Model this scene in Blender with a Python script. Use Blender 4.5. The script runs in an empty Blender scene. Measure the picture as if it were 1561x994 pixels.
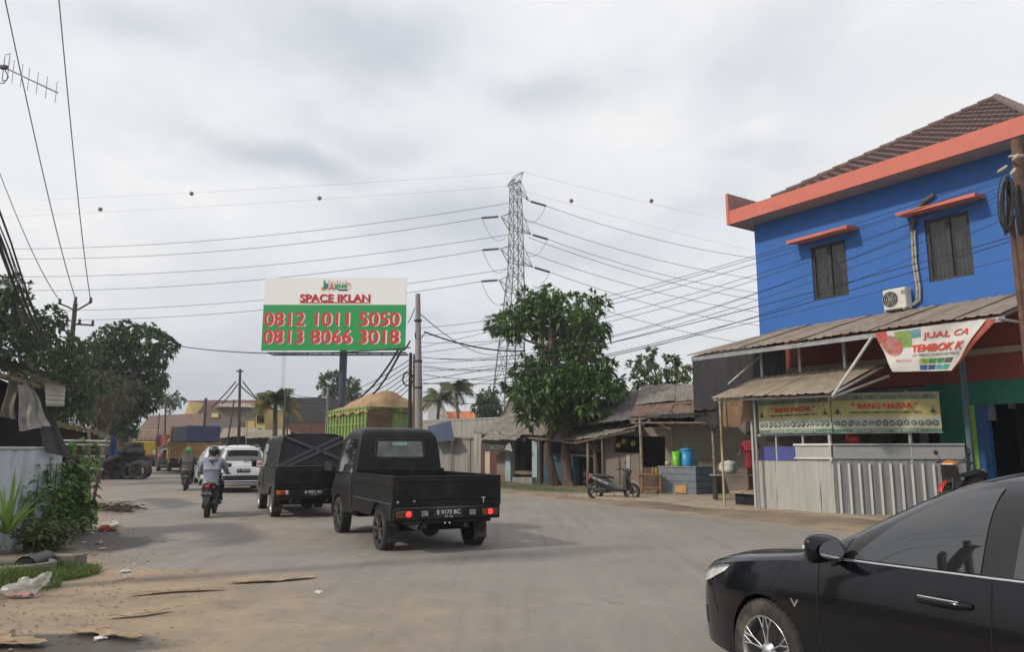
import bpy, bmesh, math, random
import numpy as np
from mathutils import Vector, Matrix, noise
from mathutils.bvhtree import BVHTree
R = random.Random(7)
sc = bpy.context.scene
col = sc.collection
rad = math.radians

# ------------------------------------------------------------------ camera
F_PX, HC, YH = 1150.0, 1.58, 686.0            # focal length in photo pixels, eye height, horizon row
PITCH = math.atan((YH - 497) / F_PX)
cam = bpy.data.cameras.new('camera')
cam.sensor_width = 36; cam.lens = 36 * F_PX / 1561
cam.clip_start = 0.05; cam.clip_end = 6000
camo = bpy.data.objects.new('camera', cam); col.objects.link(camo)
camo.location = (0, 0, HC); camo.rotation_euler = (math.pi / 2 + PITCH, 0, 0)
sc.camera = camo

# ------------------------------------------------------------------ sun, sky, exposure
SUN = Vector((-0.90, -0.42, 0.0)).normalized() * math.cos(rad(38)); SUN.z = math.sin(rad(38))
sl = bpy.data.lights.new('sun', 'SUN'); sl.energy = 2.6; sl.angle = rad(4.0); sl.color = (1, .90, .76)
so = bpy.data.objects.new('sun', sl); col.objects.link(so)
so.rotation_euler = (-SUN).to_track_quat('-Z', 'Y').to_euler()
sc.view_settings.view_transform = 'Standard'; sc.view_settings.look = 'None'
sc.view_settings.exposure = 0.0; sc.view_settings.gamma = 1.0

def rnd(a, b): return R.uniform(a, b)

def link(nt, a, b): nt.links.new(a, b)

def world():
    w = bpy.data.worlds.new('World'); sc.world = w; w.use_nodes = True
    nt = w.node_tree; N = nt.nodes; N.clear()
    out = N.new('ShaderNodeOutputWorld'); bg = N.new('ShaderNodeBackground'); bg.inputs[1].default_value = .1
    sky = N.new('ShaderNodeTexSky'); sky.sky_type = 'NISHITA'; sky.sun_disc = False
    sky.sun_elevation = rad(38); sky.sun_rotation = math.atan2(SUN.x, SUN.y)
    sky.dust_density = 3.0; sky.air_density = 1.2
    tc = N.new('ShaderNodeTexCoord')
    sep = N.new('ShaderNodeSeparateXYZ'); link(nt, tc.outputs['Generated'], sep.inputs[0])
    def M(op, a, b=None, c=None, clamp=False):
        m = N.new('ShaderNodeMath'); m.operation = op; m.use_clamp = clamp
        for i, v in enumerate((a, b, c)):
            if v is None: continue
            if isinstance(v, (int, float)): m.inputs[i].default_value = v
            else: link(nt, v, m.inputs[i])
        return m.outputs[0]
    z = M('MAXIMUM', sep.outputs[2], 0.0); zz = M('ADD', z, .22)
    cx = M('DIVIDE', sep.outputs[0], zz); cy = M('DIVIDE', sep.outputs[1], zz)
    cmb = N.new('ShaderNodeCombineXYZ'); link(nt, cx, cmb.inputs[0]); link(nt, cy, cmb.inputs[1])
    def noise_(scale, detail, rough, off, dist=0.0, src=None):
        mp = N.new('ShaderNodeMapping'); mp.inputs['Location'].default_value = off
        link(nt, src or cmb.outputs[0], mp.inputs[0])
        n = N.new('ShaderNodeTexNoise'); n.inputs['Scale'].default_value = scale; n.inputs['Detail'].default_value = detail
        n.inputs['Roughness'].default_value = rough; n.inputs['Distortion'].default_value = dist
        link(nt, mp.outputs[0], n.inputs[0]); return n.outputs[0]
    def ramp(v, stops, interp='EASE'):
        r = N.new('ShaderNodeValToRGB'); link(nt, v, r.inputs[0]); cr = r.color_ramp; cr.interpolation = interp
        while len(cr.elements) < len(stops): cr.elements.new(.5)
        for e, (p, c) in zip(cr.elements, stops):
            e.position = p; e.color = (c if isinstance(c, tuple) else (c, c, c)) + (1,)
        return r.outputs[0]
    big = noise_(.85, 7, .55, (3.1, 1.7, 0), .3)
    fine = noise_(2.0, 6, .52, (7.3, 2.2, 0), .4)
    # soft grey cloud bellies: blobs given by their direction in the sky, edges broken by noise
    warp = N.new('ShaderNodeVectorMath'); warp.operation = 'MULTIPLY_ADD'
    nz = N.new('ShaderNodeTexNoise'); nz.inputs['Scale'].default_value = 5.0; nz.inputs['Detail'].default_value = 6
    link(nt, tc.outputs['Generated'], nz.inputs[0]); link(nt, nz.outputs['Color'], warp.inputs[0])
    warp.inputs[1].default_value = (.16, .16, .14); link(nt, tc.outputs['Generated'], warp.inputs[2])
    acc = None
    def dirv(px, py):
        v = py - 497; c, s = math.cos(PITCH), math.sin(PITCH)
        return Vector((px - 780.5, F_PX * c + v * s, F_PX * s - v * c)).normalized() + Vector((.08, .08, .07))
    blobs = [(240, 45, 70, 26, .5), (560, 70, 115, 45, .7), (420, 252, 120, 22, .8), (560, 215, 90, 26, .5), (880, 150, 105, 24, .62), (700, 330, 150, 38, .8),
             (900, 375, 110, 30, .6), (330, 470, 330, 60, .25), (250, 575, 360, 70, .9), (820, 345, 60, 16, .5),
             (1250, 130, 120, 60, .25), (650, 640, 600, 60, .3), (1180, 260, 60, 50, .25)]
    for (px, py, sx, sy, amp) in blobs:
        c0 = dirv(px, py); hx = Vector((c0.y, -c0.x, 0)).normalized(); up = Vector((0, 0, 1))
        sub = N.new('ShaderNodeVectorMath'); sub.operation = 'SUBTRACT'; link(nt, warp.outputs[0], sub.inputs[0]); sub.inputs[1].default_value = c0
        def dot(v, s):
            q = N.new('ShaderNodeVectorMath'); q.operation = 'DOT_PRODUCT'; link(nt, sub.outputs[0], q.inputs[0]); q.inputs[1].default_value = v * (F_PX / s)
            return M('POWER', M('ABSOLUTE', q.outputs['Value']), 2.0)
        r2 = M('ADD', dot(hx, sx), dot(up, sy))
        g = M('MULTIPLY', M('EXPONENT', M('MULTIPLY', r2, -.7)), amp)
        acc = g if acc is None else M('MAXIMUM', acc, g)
    dark = M('MULTIPLY', acc, M('ADD', M('MULTIPLY', fine, 1.1), .45), clamp=True)
    mixn = M('ADD', M('MULTIPLY', big, .62), M('MULTIPLY', noise_(3.6, 10, .58, (1.3, 9.2, 0), .25), .38))
    base = ramp(mixn, [(.36, (7.8, 8.15, 8.7)), (.50, (8.9, 9.05, 9.35)), (.62, (10.0, 9.9, 9.8))])
    belly = N.new('ShaderNodeMix'); belly.data_type = 'RGBA'
    link(nt, dark, belly.inputs[0]); link(nt, base, belly.inputs[6]); belly.inputs[7].default_value = (5.7, 6.15, 6.9, 1)
    # bright cumulus heads
    heads = None
    for (px, py, sx, sy, amp) in [(1430, 190, 150, 60, .75), (1290, 255, 100, 50, .6), (890, 110, 90, 26, .6), (1040, 200, 110, 60, .5), (520, 120, 130, 40, .5), (1010, 350, 60, 60, .4), (850, 430, 200, 50, .35)]:
        c0 = dirv(px, py); hx = Vector((c0.y, -c0.x, 0)).normalized(); up = Vector((0, 0, 1))
        sub = N.new('ShaderNodeVectorMath'); sub.operation = 'SUBTRACT'; link(nt, warp.outputs[0], sub.inputs[0]); sub.inputs[1].default_value = c0
        def dot2(v, s):
            q = N.new('ShaderNodeVectorMath'); q.operation = 'DOT_PRODUCT'; link(nt, sub.outputs[0], q.inputs[0]); q.inputs[1].default_value = v * (F_PX / s)
            return M('POWER', M('ABSOLUTE', q.outputs['Value']), 2.0)
        g = M('MULTIPLY', M('EXPONENT', M('MULTIPLY', M('ADD', dot2(hx, sx), dot2(up, sy)), -1.0)), amp)
        heads = g if heads is None else M('MAXIMUM', heads, g)
    hf = M('MULTIPLY', M('SUBTRACT', M('ADD', heads, M('MULTIPLY', fine, 1.0)), .85), 1.3, clamp=True)
    hm = N.new('ShaderNodeMix'); hm.data_type = 'RGBA'
    link(nt, hf, hm.inputs[0]); link(nt, belly.outputs[2], hm.inputs[6]); hm.inputs[7].default_value = (9.2, 9.0, 8.7, 1)
    # thin veil: the blue sky shows a little through gaps
    gap = ramp(fine, [(.28, .86), (.52, 1.0)])
    mix = N.new('ShaderNodeMix'); mix.data_type = 'RGBA'
    link(nt, gap, mix.inputs[0]); link(nt, sky.outputs[0], mix.inputs[6]); link(nt, hm.outputs[2], mix.inputs[7])
    link(nt, mix.outputs[2], bg.inputs[0]); link(nt, bg.outputs[0], out.inputs[0])
world()

# ------------------------------------------------------------------ photo measurement -> place
_c, _s = math.cos(PITCH), math.sin(PITCH)
def ray(x, y):
    v = y - 497
    return Vector((x - 780.5, F_PX * _c + v * _s, F_PX * _s - v * _c))
def G(x, y, z=0.0):
    r = ray(x, y); t = (z - HC) / r.z
    return Vector((r.x * t, r.y * t, z))
def D(x, y, Y):
    r = ray(x, y); t = Y / r.y
    return Vector((r.x * t, Y, HC + r.z * t))
A34 = rad(34)
DV = Vector((-math.sin(A34), math.cos(A34), 0)); NV = Vector((math.cos(A34), math.sin(A34), 0))
def UW(u, w, z=0.0): return DV * u + NV * w + Vector((0, 0, z))
def FP(x, y, w):
    r = ray(x, y); t = w / r.dot(NV); p = r * t
    return Vector((p.x, p.y, HC + p.z))
def FU(x, y, w):
    p = FP(x, y, w); return p.dot(DV), p.z

# ------------------------------------------------------------------ materials
_mats = {}
def mat(name, color, rough=.7, metal=0.0, var=.12, scale=3.0, bump=0.0, bscale=40.0, color2=None, spec=.5, dirt=None, dirt_amt=0.0, dirt_scale=1.5,
        streak=False, coat=0.0, trans=0.0, emit=None, estr=0.0, ior=None, attr=None, alpha=None):
    if name in _mats: return _mats[name]
    m = bpy.data.materials.new(name); m.use_nodes = True; nt = m.node_tree; N = nt.nodes
    b = N['Principled BSDF']
    b.inputs['Roughness'].default_value = rough; b.inputs['Metallic'].default_value = metal
    b.inputs['Specular IOR Level'].default_value = spec
    if ior: b.inputs['IOR'].default_value = ior
    if coat: b.inputs['Coat Weight'].default_value = coat; b.inputs['Coat Roughness'].default_value = .03
    if trans: b.inputs['Transmission Weight'].default_value = trans
    if alpha is not None: b.inputs['Alpha'].default_value = alpha
    tc = N.new('ShaderNodeTexCoord')
    n = N.new('ShaderNodeTexNoise'); n.inputs['Scale'].default_value = scale; n.inputs['Detail'].default_value = 6; n.inputs['Roughness'].default_value = .6
    mp = N.new('ShaderNodeMapping'); link(nt, tc.outputs['Object'], mp.inputs[0]); link(nt, mp.outputs[0], n.inputs[0])
    if streak: mp.inputs['Scale'].default_value = (1, 1, .12)
    c2 = color2 or tuple(max(0, c * (1 - var * 2)) for c in color)
    c1 = color if color2 else tuple(min(1, c * (1 + var)) for c in color)
    rp = N.new('ShaderNodeValToRGB'); rp.color_ramp.elements[0].position = .3; rp.color_ramp.elements[1].position = .7
    rp.color_ramp.elements[0].color = (*c2, 1); rp.color_ramp.elements[1].color = (*c1, 1)
    link(nt, n.outputs[0], rp.inputs[0]); cur = rp.outputs[0]
    if dirt:
        n2 = N.new('ShaderNodeTexNoise'); n2.inputs['Scale'].default_value = dirt_scale; n2.inputs['Detail'].default_value = 9; n2.inputs['Roughness'].default_value = .68
        mp2 = N.new('ShaderNodeMapping'); mp2.inputs['Location'].default_value = (5, 3, 1); link(nt, tc.outputs['Object'], mp2.inputs[0]); link(nt, mp2.outputs[0], n2.inputs[0])
        if streak: mp2.inputs['Scale'].default_value = (2.2, 2.2, .18)
        r2 = N.new('ShaderNodeValToRGB'); r2.color_ramp.elements[0].position = .62 - dirt_amt * .35; r2.color_ramp.elements[1].position = .80 - dirt_amt * .2
        link(nt, n2.outputs[0], r2.inputs[0])
        mx = N.new('ShaderNodeMix'); mx.data_type = 'RGBA'; link(nt, r2.outputs[0], mx.inputs[0]); link(nt, cur, mx.inputs[6]); mx.inputs[7].default_value = (*dirt, 1)
        cur = mx.outputs[2]
    if attr:   # per-piece tint stored on the mesh
        at = N.new('ShaderNodeAttribute'); at.attribute_name = attr
        mm = N.new('ShaderNodeMix'); mm.data_type = 'RGBA'; mm.blend_type = 'MULTIPLY'; mm.inputs[0].default_value = 1
        link(nt, cur, mm.inputs[6]); link(nt, at.outputs['Color'], mm.inputs[7]); cur = mm.outputs[2]
    link(nt, cur, b.inputs['Base Color'])
    if bump:
        n3 = N.new('ShaderNodeTexNoise'); n3.inputs['Scale'].default_value = bscale; n3.inputs['Detail'].default_value = 5
        link(nt, tc.outputs['Object'], n3.inputs[0])
        bp = N.new('ShaderNodeBump'); bp.inputs['Strength'].default_value = bump; bp.inputs['Distance'].default_value = .02
        link(nt, n3.outputs[0], bp.inputs['Height']); link(nt, bp.outputs[0], b.inputs['Normal'])
    if emit:
        b.inputs['Emission Color'].default_value = (*emit, 1); b.inputs['Emission Strength'].default_value = estr
    _mats[name] = m; return m

def leaf_mat(name, c1, c2, scale=.8):
    if name in _mats: return _mats[name]
    m = bpy.data.materials.new(name); m.use_nodes = True; nt = m.node_tree; N = nt.nodes; b = N['Principled BSDF']
    b.inputs['Roughness'].default_value = .45; b.inputs['Specular IOR Level'].default_value = .4
    at = N.new('ShaderNodeAttribute'); at.attribute_name = 'tint'
    tc = N.new('ShaderNodeTexCoord'); n = N.new('ShaderNodeTexNoise'); n.inputs['Scale'].default_value = scale; n.inputs['Detail'].default_value = 3
    link(nt, tc.outputs['Object'], n.inputs[0])
    ad = N.new('ShaderNodeMath'); ad.operation = 'MULTIPLY_ADD'; ad.inputs[1].default_value = .6; link(nt, at.outputs['Fac'], ad.inputs[0]); link(nt, n.outputs[0], ad.inputs[2])
    rp = N.new('ShaderNodeValToRGB'); rp.color_ramp.elements[0].position = .35; rp.color_ramp.elements[1].position = 1.0
    rp.color_ramp.elements[0].color = (*c1, 1); rp.color_ramp.elements[1].color = (*c2, 1); link(nt, ad.outputs[0], rp.inputs[0])
    link(nt, rp.outputs[0], b.inputs['Base Color'])
    tr = N.new('ShaderNodeBsdfTranslucent'); link(nt, rp.outputs[0], tr.inputs[0])
    ms = N.new('ShaderNodeMixShader'); ms.inputs[0].default_value = .28
    link(nt, b.outputs[0], ms.inputs[1]); link(nt, tr.outputs[0], ms.inputs[2]); link(nt, ms.outputs[0], N['Material Output'].inputs[0])
    _mats[name] = m; return m

# ------------------------------------------------------------------ mesh building
class MB:
    def __init__(s): s.v = []; s.f = []; s.sm = []
    def add(s, vs, fs, smooth=False):
        o = len(s.v); s.v += [tuple(v) for v in vs]; s.f += [tuple(i + o for i in f) for f in fs]; s.sm += [smooth] * len(fs); return s
    def box(s, c, size, rot=None):
        hx, hy, hz = size[0] / 2, size[1] / 2, size[2] / 2; c = Vector(c)
        vs = [Vector((x * hx, y * hy, z * hz)) for z in (-1, 1) for y in (-1, 1) for x in (-1, 1)]
        if rot is not None: vs = [rot @ v for v in vs]
        return s.add([v + c for v in vs], [(0, 2, 3, 1), (4, 5, 7, 6), (0, 1, 5, 4), (2, 6, 7, 3), (0, 4, 6, 2), (1, 3, 7, 5)])
    def bbox(s, c, size, b=.01, rot=None):      # chamfered box
        c = Vector(c); h = [k / 2 for k in size]; b = min(b, min(h) * .9); vs = []; idx = {}
        for sx in (-1, 1):
            for sy in (-1, 1):
                for sz in (-1, 1):
                    for ax in range(3):
                        p = [sx * (h[0] - b), sy * (h[1] - b), sz * (h[2] - b)]; p[ax] = (sx, sy, sz)[ax] * h[ax]
                        idx[(sx, sy, sz, ax)] = len(vs); vs.append(Vector(p))
        if rot is not None: vs = [rot @ v for v in vs]
        vs = [v + c for v in vs]; fs = []
        q = lambda *k: fs.append(tuple(idx[t] for t in k))
        for g in (-1, 1):
            q((g, -1, -1, 0), (g, 1, -1, 0), (g, 1, 1, 0), (g, -1, 1, 0))
            q((-1, g, -1, 1), (1, g, -1, 1), (1, g, 1, 1), (-1, g, 1, 1))
            q((-1, -1, g, 2), (1, -1, g, 2), (1, 1, g, 2), (-1, 1, g, 2))
            for e in (-1, 1):
                q((-1, g, e, 1), (1, g, e, 1), (1, g, e, 2), (-1, g, e, 2))
                q((g, -1, e, 0), (g, 1, e, 0), (g, 1, e, 2), (g, -1, e, 2))
                q((g, e, -1, 0), (g, e, 1, 0), (g, e, 1, 1), (g, e, -1, 1))
                for k in (-1, 1): q((g, e, k, 0), (g, e, k, 1), (g, e, k, 2))
        return s.add(vs, fs)
    def uw(s, u0, u1, w0, w1, z0, z1):
        P = [UW(u, w, z) for z in (z0, z1) for w in (w0, w1) for u in (u0, u1)]
        return s.add(P, [(0, 2, 3, 1), (4, 5, 7, 6), (0, 1, 5, 4), (2, 6, 7, 3), (0, 4, 6, 2), (1, 3, 7, 5)])
    def quad(s, a, b, c, d): return s.add([a, b, c, d], [(0, 1, 2, 3)])
    def slab(s, pts, off):                      # polygon given thickness by vector off
        n = len(pts); off = Vector(off); P = [Vector(p) for p in pts] + [Vector(p) + off for p in pts]
        return s.add(P, [tuple(range(n))[::-1], tuple(range(n, 2 * n))] + [(i, (i + 1) % n, n + (i + 1) % n, n + i) for i in range(n)])
    def tube(s, pts, r, n=8, cap=True, smooth=True, closed=False):
        pts = [Vector(p) for p in pts]; m = len(pts); rs = r if isinstance(r, (list, tuple)) else [r] * m
        vs = []; up = None
        for i, p in enumerate(pts):
            if closed: t = pts[(i + 1) % m] - pts[i - 1]
            else: t = (pts[min(i + 1, m - 1)] - pts[max(i - 1, 0)])
            t = t.normalized() if t.length > 1e-9 else Vector((0, 0, 1))
            if up is None:
                up = Vector((0, 0, 1)) if abs(t.z) < .9 else Vector((1, 0, 0))
            a = t.cross(up); a = a.normalized() if a.length > 1e-6 else t.orthogonal().normalized(); bb = a.cross(t).normalized(); up = bb
            for k in range(n):
                g = 2 * math.pi * k / n; vs.append(p + (a * math.cos(g) + bb * math.sin(g)) * rs[i])
        fs = []
        for i in range(m if closed else m - 1):
            j = (i + 1) % m
            for k in range(n): fs.append((i * n + k, i * n + (k + 1) % n, j * n + (k + 1) % n, j * n + k))
        s.add(vs, fs, smooth)
        if cap and not closed:
            s.add(vs[:n], [tuple(range(n))[::-1]]); s.add(vs[-n:], [tuple(range(n))])
        return s
    def lathe(s, prof, c=(0, 0, 0), axis='Z', n=24, smooth=True, closed=False):   # prof: (r, h)
        c = Vector(c); vs = []
        for (r, h) in prof:
            for k in range(n):
                g = 2 * math.pi * k / n; x, y = r * math.cos(g), r * math.sin(g)
                p = {'Z': (x, y, h), 'Y': (x, h, y), 'X': (h, x, y)}[axis]; vs.append(c + Vector(p))
        m = len(prof); fs = []
        for i in range(m if closed else m - 1):
            j = (i + 1) % m
            for k in range(n): fs.append((i * n + k, i * n + (k + 1) % n, j * n + (k + 1) % n, j * n + k))
        return s.add(vs, fs, smooth)
    def grid(s, fn, nu, nv, smooth=True):
        vs = [fn(i / nu, j / nv) for i in range(nu + 1) for j in range(nv + 1)]
        fs = [(i * (nv + 1) + j, (i + 1) * (nv + 1) + j, (i + 1) * (nv + 1) + j + 1, i * (nv + 1) + j + 1) for i in range(nu) for j in range(nv)]
        return s.add(vs, fs, smooth)
    def corr(s, a, b, c, d, waves, amp=.03, nv=4, sag=0.0, rib=False, wob=0.0):   # a->b along the eave (waves), a->d up the slope
        a, b, c, d = map(Vector, (a, b, c, d)); nr = (b - a).cross(d - a).normalized()
        seed = rnd(0, 99)
        def fn(i, j):
            p = (a * (1 - i) + b * i) * (1 - j) + (d * (1 - i) + c * i) * j
            ph = i * waves
            h = (max(0, math.cos(ph * 2 * math.pi) * 2 - 1) if rib else math.cos(ph * 2 * math.pi)) * amp
            if wob: h += wob * noise.noise(Vector((i * 5 + seed, j * 4, seed)))
            return p + nr * h - Vector((0, 0, sag * 4 * j * (1 - j)))
        return s.grid(fn, int(waves * (8 if rib else 6)), nv, smooth=not rib)

_M = {}
def wm(o):
    if o is None: return Matrix()
    return _M[o.name]
def reg(o, parent=None, loc=(0, 0, 0), rotz=0.0):
    o.location = loc; o.rotation_euler = (0, 0, rotz)
    _M[o.name] = wm(parent) @ Matrix.Translation(Vector(loc)) @ Matrix.Rotation(rotz, 4, 'Z')
def tag(o, label=None, cat=None, group=None, kind=None):
    if label: o['label'] = label
    if cat: o['category'] = cat
    if group: o['group'] = group
    if kind: o['kind'] = kind
    return o
def thing(name, label, cat, loc=(0, 0, 0), rotz=0.0, group=None):
    o = bpy.data.objects.new(name, None); col.objects.link(o); o.empty_display_size = .2
    reg(o, None, loc, rotz); return tag(o, label, cat, group)
def mesh_of(mb, name='m'):
    me = bpy.data.meshes.new(name); me.from_pydata(mb.v, [], mb.f)
    if any(mb.sm): me.polygons.foreach_set('use_smooth', mb.sm)
    return me
def obj(name, mb, m, parent=None, world=True, label=None, kind=None, smooth_angle=None):
    if isinstance(mb, MB):
        inv = wm(parent).inverted() if (world and parent is not None) else None
        if inv is not None: mb.v = [tuple(inv @ Vector(v)) for v in mb.v]
        me = mesh_of(mb, name)
    else: me = mb
    if m is not None:
        if isinstance(m, (list, tuple)):
            for k in m: me.materials.append(k)
        elif not me.materials: me.materials.append(m)
    o = bpy.data.objects.new(name, me); col.objects.link(o)
    if parent is not None: o.parent = parent
    _M[o.name] = wm(parent).copy()
    if label: o['label'] = label
    if kind: o['kind'] = kind
    if smooth_angle:
        me.polygons.foreach_set('use_smooth', [True] * len(me.polygons)); me.set_sharp_from_angle(angle=rad(smooth_angle))
    return o
def L(name, mb, m, parent, **k): return obj(name, mb, m, parent, world=False, **k)
def solo(name, mb, m, label, cat, group=None, loc=None):
    o = obj(name, mb, m); tag(o, label, cat, group)
    return o
def struct(name, mb, m, parent=None):
    o = obj(name, mb, m, parent)
    if parent is None: o['kind'] = 'structure'
    return o
def copy_tree(o, parent=None, loc=None, rotz=None):
    c = o.copy(); col.objects.link(c); c.parent = parent
    for k in list(o.children): copy_tree(k, c)
    if loc is not None:
        c.location = loc
    if rotz is not None: c.rotation_euler = (0, 0, rotz)
    if parent is None: _M[c.name] = Matrix.Translation(c.location) @ Matrix.Rotation(c.rotation_euler.z, 4, 'Z')
    return c
def bake(me_or_obj):
    dg = bpy.context.evaluated_depsgraph_get(); ev = me_or_obj.evaluated_get(dg)
    me = bpy.data.meshes.new_from_object(ev); old = me_or_obj.data
    bpy.data.objects.remove(me_or_obj); return me
def skin(verts, edges, radii, root=0, sub=1, name='skin'):
    me = bpy.data.meshes.new(name); me.from_pydata([tuple(v) for v in verts], edges, [])
    o = bpy.data.objects.new(name, me); col.objects.link(o)
    o.modifiers.new('s', 'SKIN')
    if not me.skin_vertices: me.attributes  # layer is made by the modifier
    for i, sv in enumerate(me.skin_vertices[0].data):
        r = radii[i]; sv.radius = r if isinstance(r, (tuple, list)) else (r, r); sv.use_root = (i == root)
    o.modifiers['s'].use_smooth_shade = True
    m2 = o.modifiers.new('ss', 'SUBSURF'); m2.levels = sub; m2.render_levels = sub
    return bake(o)
def text_mesh(txt, size, extrude=.004, bold=0.0, align='CENTER', sx=1.0):
    cu = bpy.data.curves.new('t', 'FONT'); cu.body = txt; cu.size = size; cu.extrude = extrude; cu.offset = bold
    cu.align_x = align; cu.align_y = 'CENTER'; cu.resolution_u = 3
    o = bpy.data.objects.new('t', cu); col.objects.link(o); o.scale = (sx, 1, 1)
    dg = bpy.context.evaluated_depsgraph_get(); me = bpy.data.meshes.new_from_object(o.evaluated_get(dg))
    bpy.data.objects.remove(o)
    if sx != 1: me.transform(Matrix.Diagonal((sx, 1, 1, 1)))
    return me
def text(name, txt, size, m, parent, origin, xdir, ydir=(0, 0, 1), width=None, height=None, **k):
    """lettering laid on a plane at world origin; xdir reading direction, ydir up; fitted to width / height"""
    if 'bold' in k and size < 1: k['bold'] = k['bold'] * 1.0; size = 1
    me = text_mesh(txt, size, **k)
    xs = [v.co.x for v in me.vertices]; ys = [v.co.y for v in me.vertices]
    if width and xs: me.transform(Matrix.Translation((-(max(xs) + min(xs)) / 2, 0, 0))); me.transform(Matrix.Diagonal((width / (max(xs) - min(xs)), 1, 1, 1)))
    if height and ys: me.transform(Matrix.Translation((0, -(max(ys) + min(ys)) / 2, 0))); me.transform(Matrix.Diagonal((1, height / (max(ys) - min(ys)), 1, 1)))
    X = Vector(xdir).normalized(); Y = Vector(ydir).normalized(); Z = X.cross(Y).normalized()
    T = Matrix(((X.x, Y.x, Z.x, origin[0]), (X.y, Y.y, Z.y, origin[1]), (X.z, Y.z, Z.z, origin[2]), (0, 0, 0, 1)))
    me.transform(wm(parent).inverted() @ T)
    return obj(name, me, m, parent)
def quadtext(name, txt, m, parent, fn, off=.004, h=.8, bold=.0):
    """print laid on a warped sheet: fn(s,t) gives the sheet point"""
    me = text_mesh(txt, 1.0, extrude=0.0, bold=bold)
    return me

# shared materials
WOOD = mat('weathered_wood', (.20, .15, .11), .85, var=.3, scale=8, bump=.3, streak=True)
STEEL = mat('galvanised_steel', (.42, .43, .44), .45, metal=.7, var=.12, scale=6, dirt=(.25, .17, .11), dirt_amt=.2)
DARKSTEEL = mat('dark_steel', (.05, .05, .055), .5, metal=.4, var=.2)
RUBBER = mat('tyre_rubber', (.028, .027, .026), .85, var=.2, scale=20, bump=.3, bscale=60, dirt=(.13, .11, .09), dirt_amt=.25, dirt_scale=4)
BLACKPL = mat('black_plastic', (.02, .02, .021), .45, var=.2, scale=10)
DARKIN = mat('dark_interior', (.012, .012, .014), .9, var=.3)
GLASSD = mat('tinted_glass', (.012, .014, .017), .04, spec=1.0, var=.1, ior=1.75)
CABLE = mat('cable_black', (.02, .02, .022), .7, var=.2)
CONC = mat('concrete', (.33, .32, .30), .9, var=.12, scale=4, bump=.3, bscale=30, dirt=(.14, .13, .11), dirt_amt=.35, dirt_scale=2, streak=True)
CHROME = mat('chrome', (.75, .76, .78), .12, metal=1.0, var=.03)
TAILRED = mat('red_lamp', (.45, .015, .01), .2, var=.1, coat=.5)
TAILLIT = mat('red_lamp_lit', (.6, .01, .01), .3, emit=(1, .02, .015), estr=3.0)
AMBER = mat('amber_lamp', (.55, .14, .02), .25, coat=.5)
CLEARL = mat('clear_lamp', (.65, .66, .68), .12, var=.2, scale=30, coat=.8)
PLATE = mat('plate_black', (.012, .012, .013), .5)
WHITEP = mat('white_print', (.62, .62, .60), .6, var=.05)
# ------------------------------------------------------------------ ground and road
LEFT = [(-60, -9), (0, -3.2), (4, -4.0), (8, -5.0), (11, -6.3), (16, -8.9), (26, -14.4), (33.6, -18.6), (44, -24.6), (50, -28), (75, -46), (100, -72), (130, -110)]
RIGHT = [(-60, 20), (0, 14.5), (8, 10.0), (14.9, 6.7), (20.4, 3.9), (26, 1.0), (28.4, -.4), (31, -3.2), (37, -7.5), (48, -15), (60, -24), (82, -40), (112, -64), (130, -84)]
LY, LX = zip(*LEFT); RY, RX = zip(*RIGHT)
def edges(Y): return float(np.interp(Y, LY, LX)), float(np.interp(Y, RY, RX))
def off_road(X, Y):
    a, b = edges(Y); return max(a - X, X - b) if Y < 128 else 5
def gz(X, Y):
    o = off_road(X, Y) + .35 * noise.noise(Vector((X * .9, Y * .9, 0)))
    k = min(1, max(0, (o + .25) / .6))
    n = noise.noise(Vector((X * .35, Y * .35, 2))) * .05 + noise.noise(Vector((X * 1.7, Y * 1.7, 5))) * .018
    return -.03 + k * (.075 + n)
def axis(lo, hi, near, step0, grow):
    a = [0.0]; s = step0
    while a[-1] < hi: a.append(a[-1] + s); s = s * grow if a[-1] > near else s
    b = [0.0]; s = step0
    while b[-1] > lo: b.append(b[-1] - s); s = s * grow if b[-1] < -near else s
    return sorted(set(b + a))
xs = axis(-3000, 3000, 13, .3, 1.09); ys = axis(-300, 4500, 26, .3, 1.07)
mb = MB(); mb.v = [(x, y, gz(x, y) if abs(x) < 90 and -20 < y < 128 else 0.02) for x in xs for y in ys]
ny = len(ys); mb.f = [(i * ny + j, (i + 1) * ny + j, (i + 1) * ny + j + 1, i * ny + j + 1) for i in range(len(xs) - 1) for j in range(ny - 1)]; mb.sm = [True] * len(mb.f)
def fattr(me, name, fn):
    a = me.attributes.new(name, 'FLOAT', 'POINT'); a.data.foreach_set('value', [fn(*v.co) for v in me.vertices])
def blob(x, y, cx, cy, rx, ry, ang=0):
    c, s = math.cos(ang), math.sin(ang); dx, dy = x - cx, y - cy
    return math.exp(-(((dx * c + dy * s) / rx) ** 2 + ((-dx * s + dy * c) / ry) ** 2))
def wetf(x, y, z): return blob(x, y, -3.9, 6.35, 1.3, .5, .1) * 1.25
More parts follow.
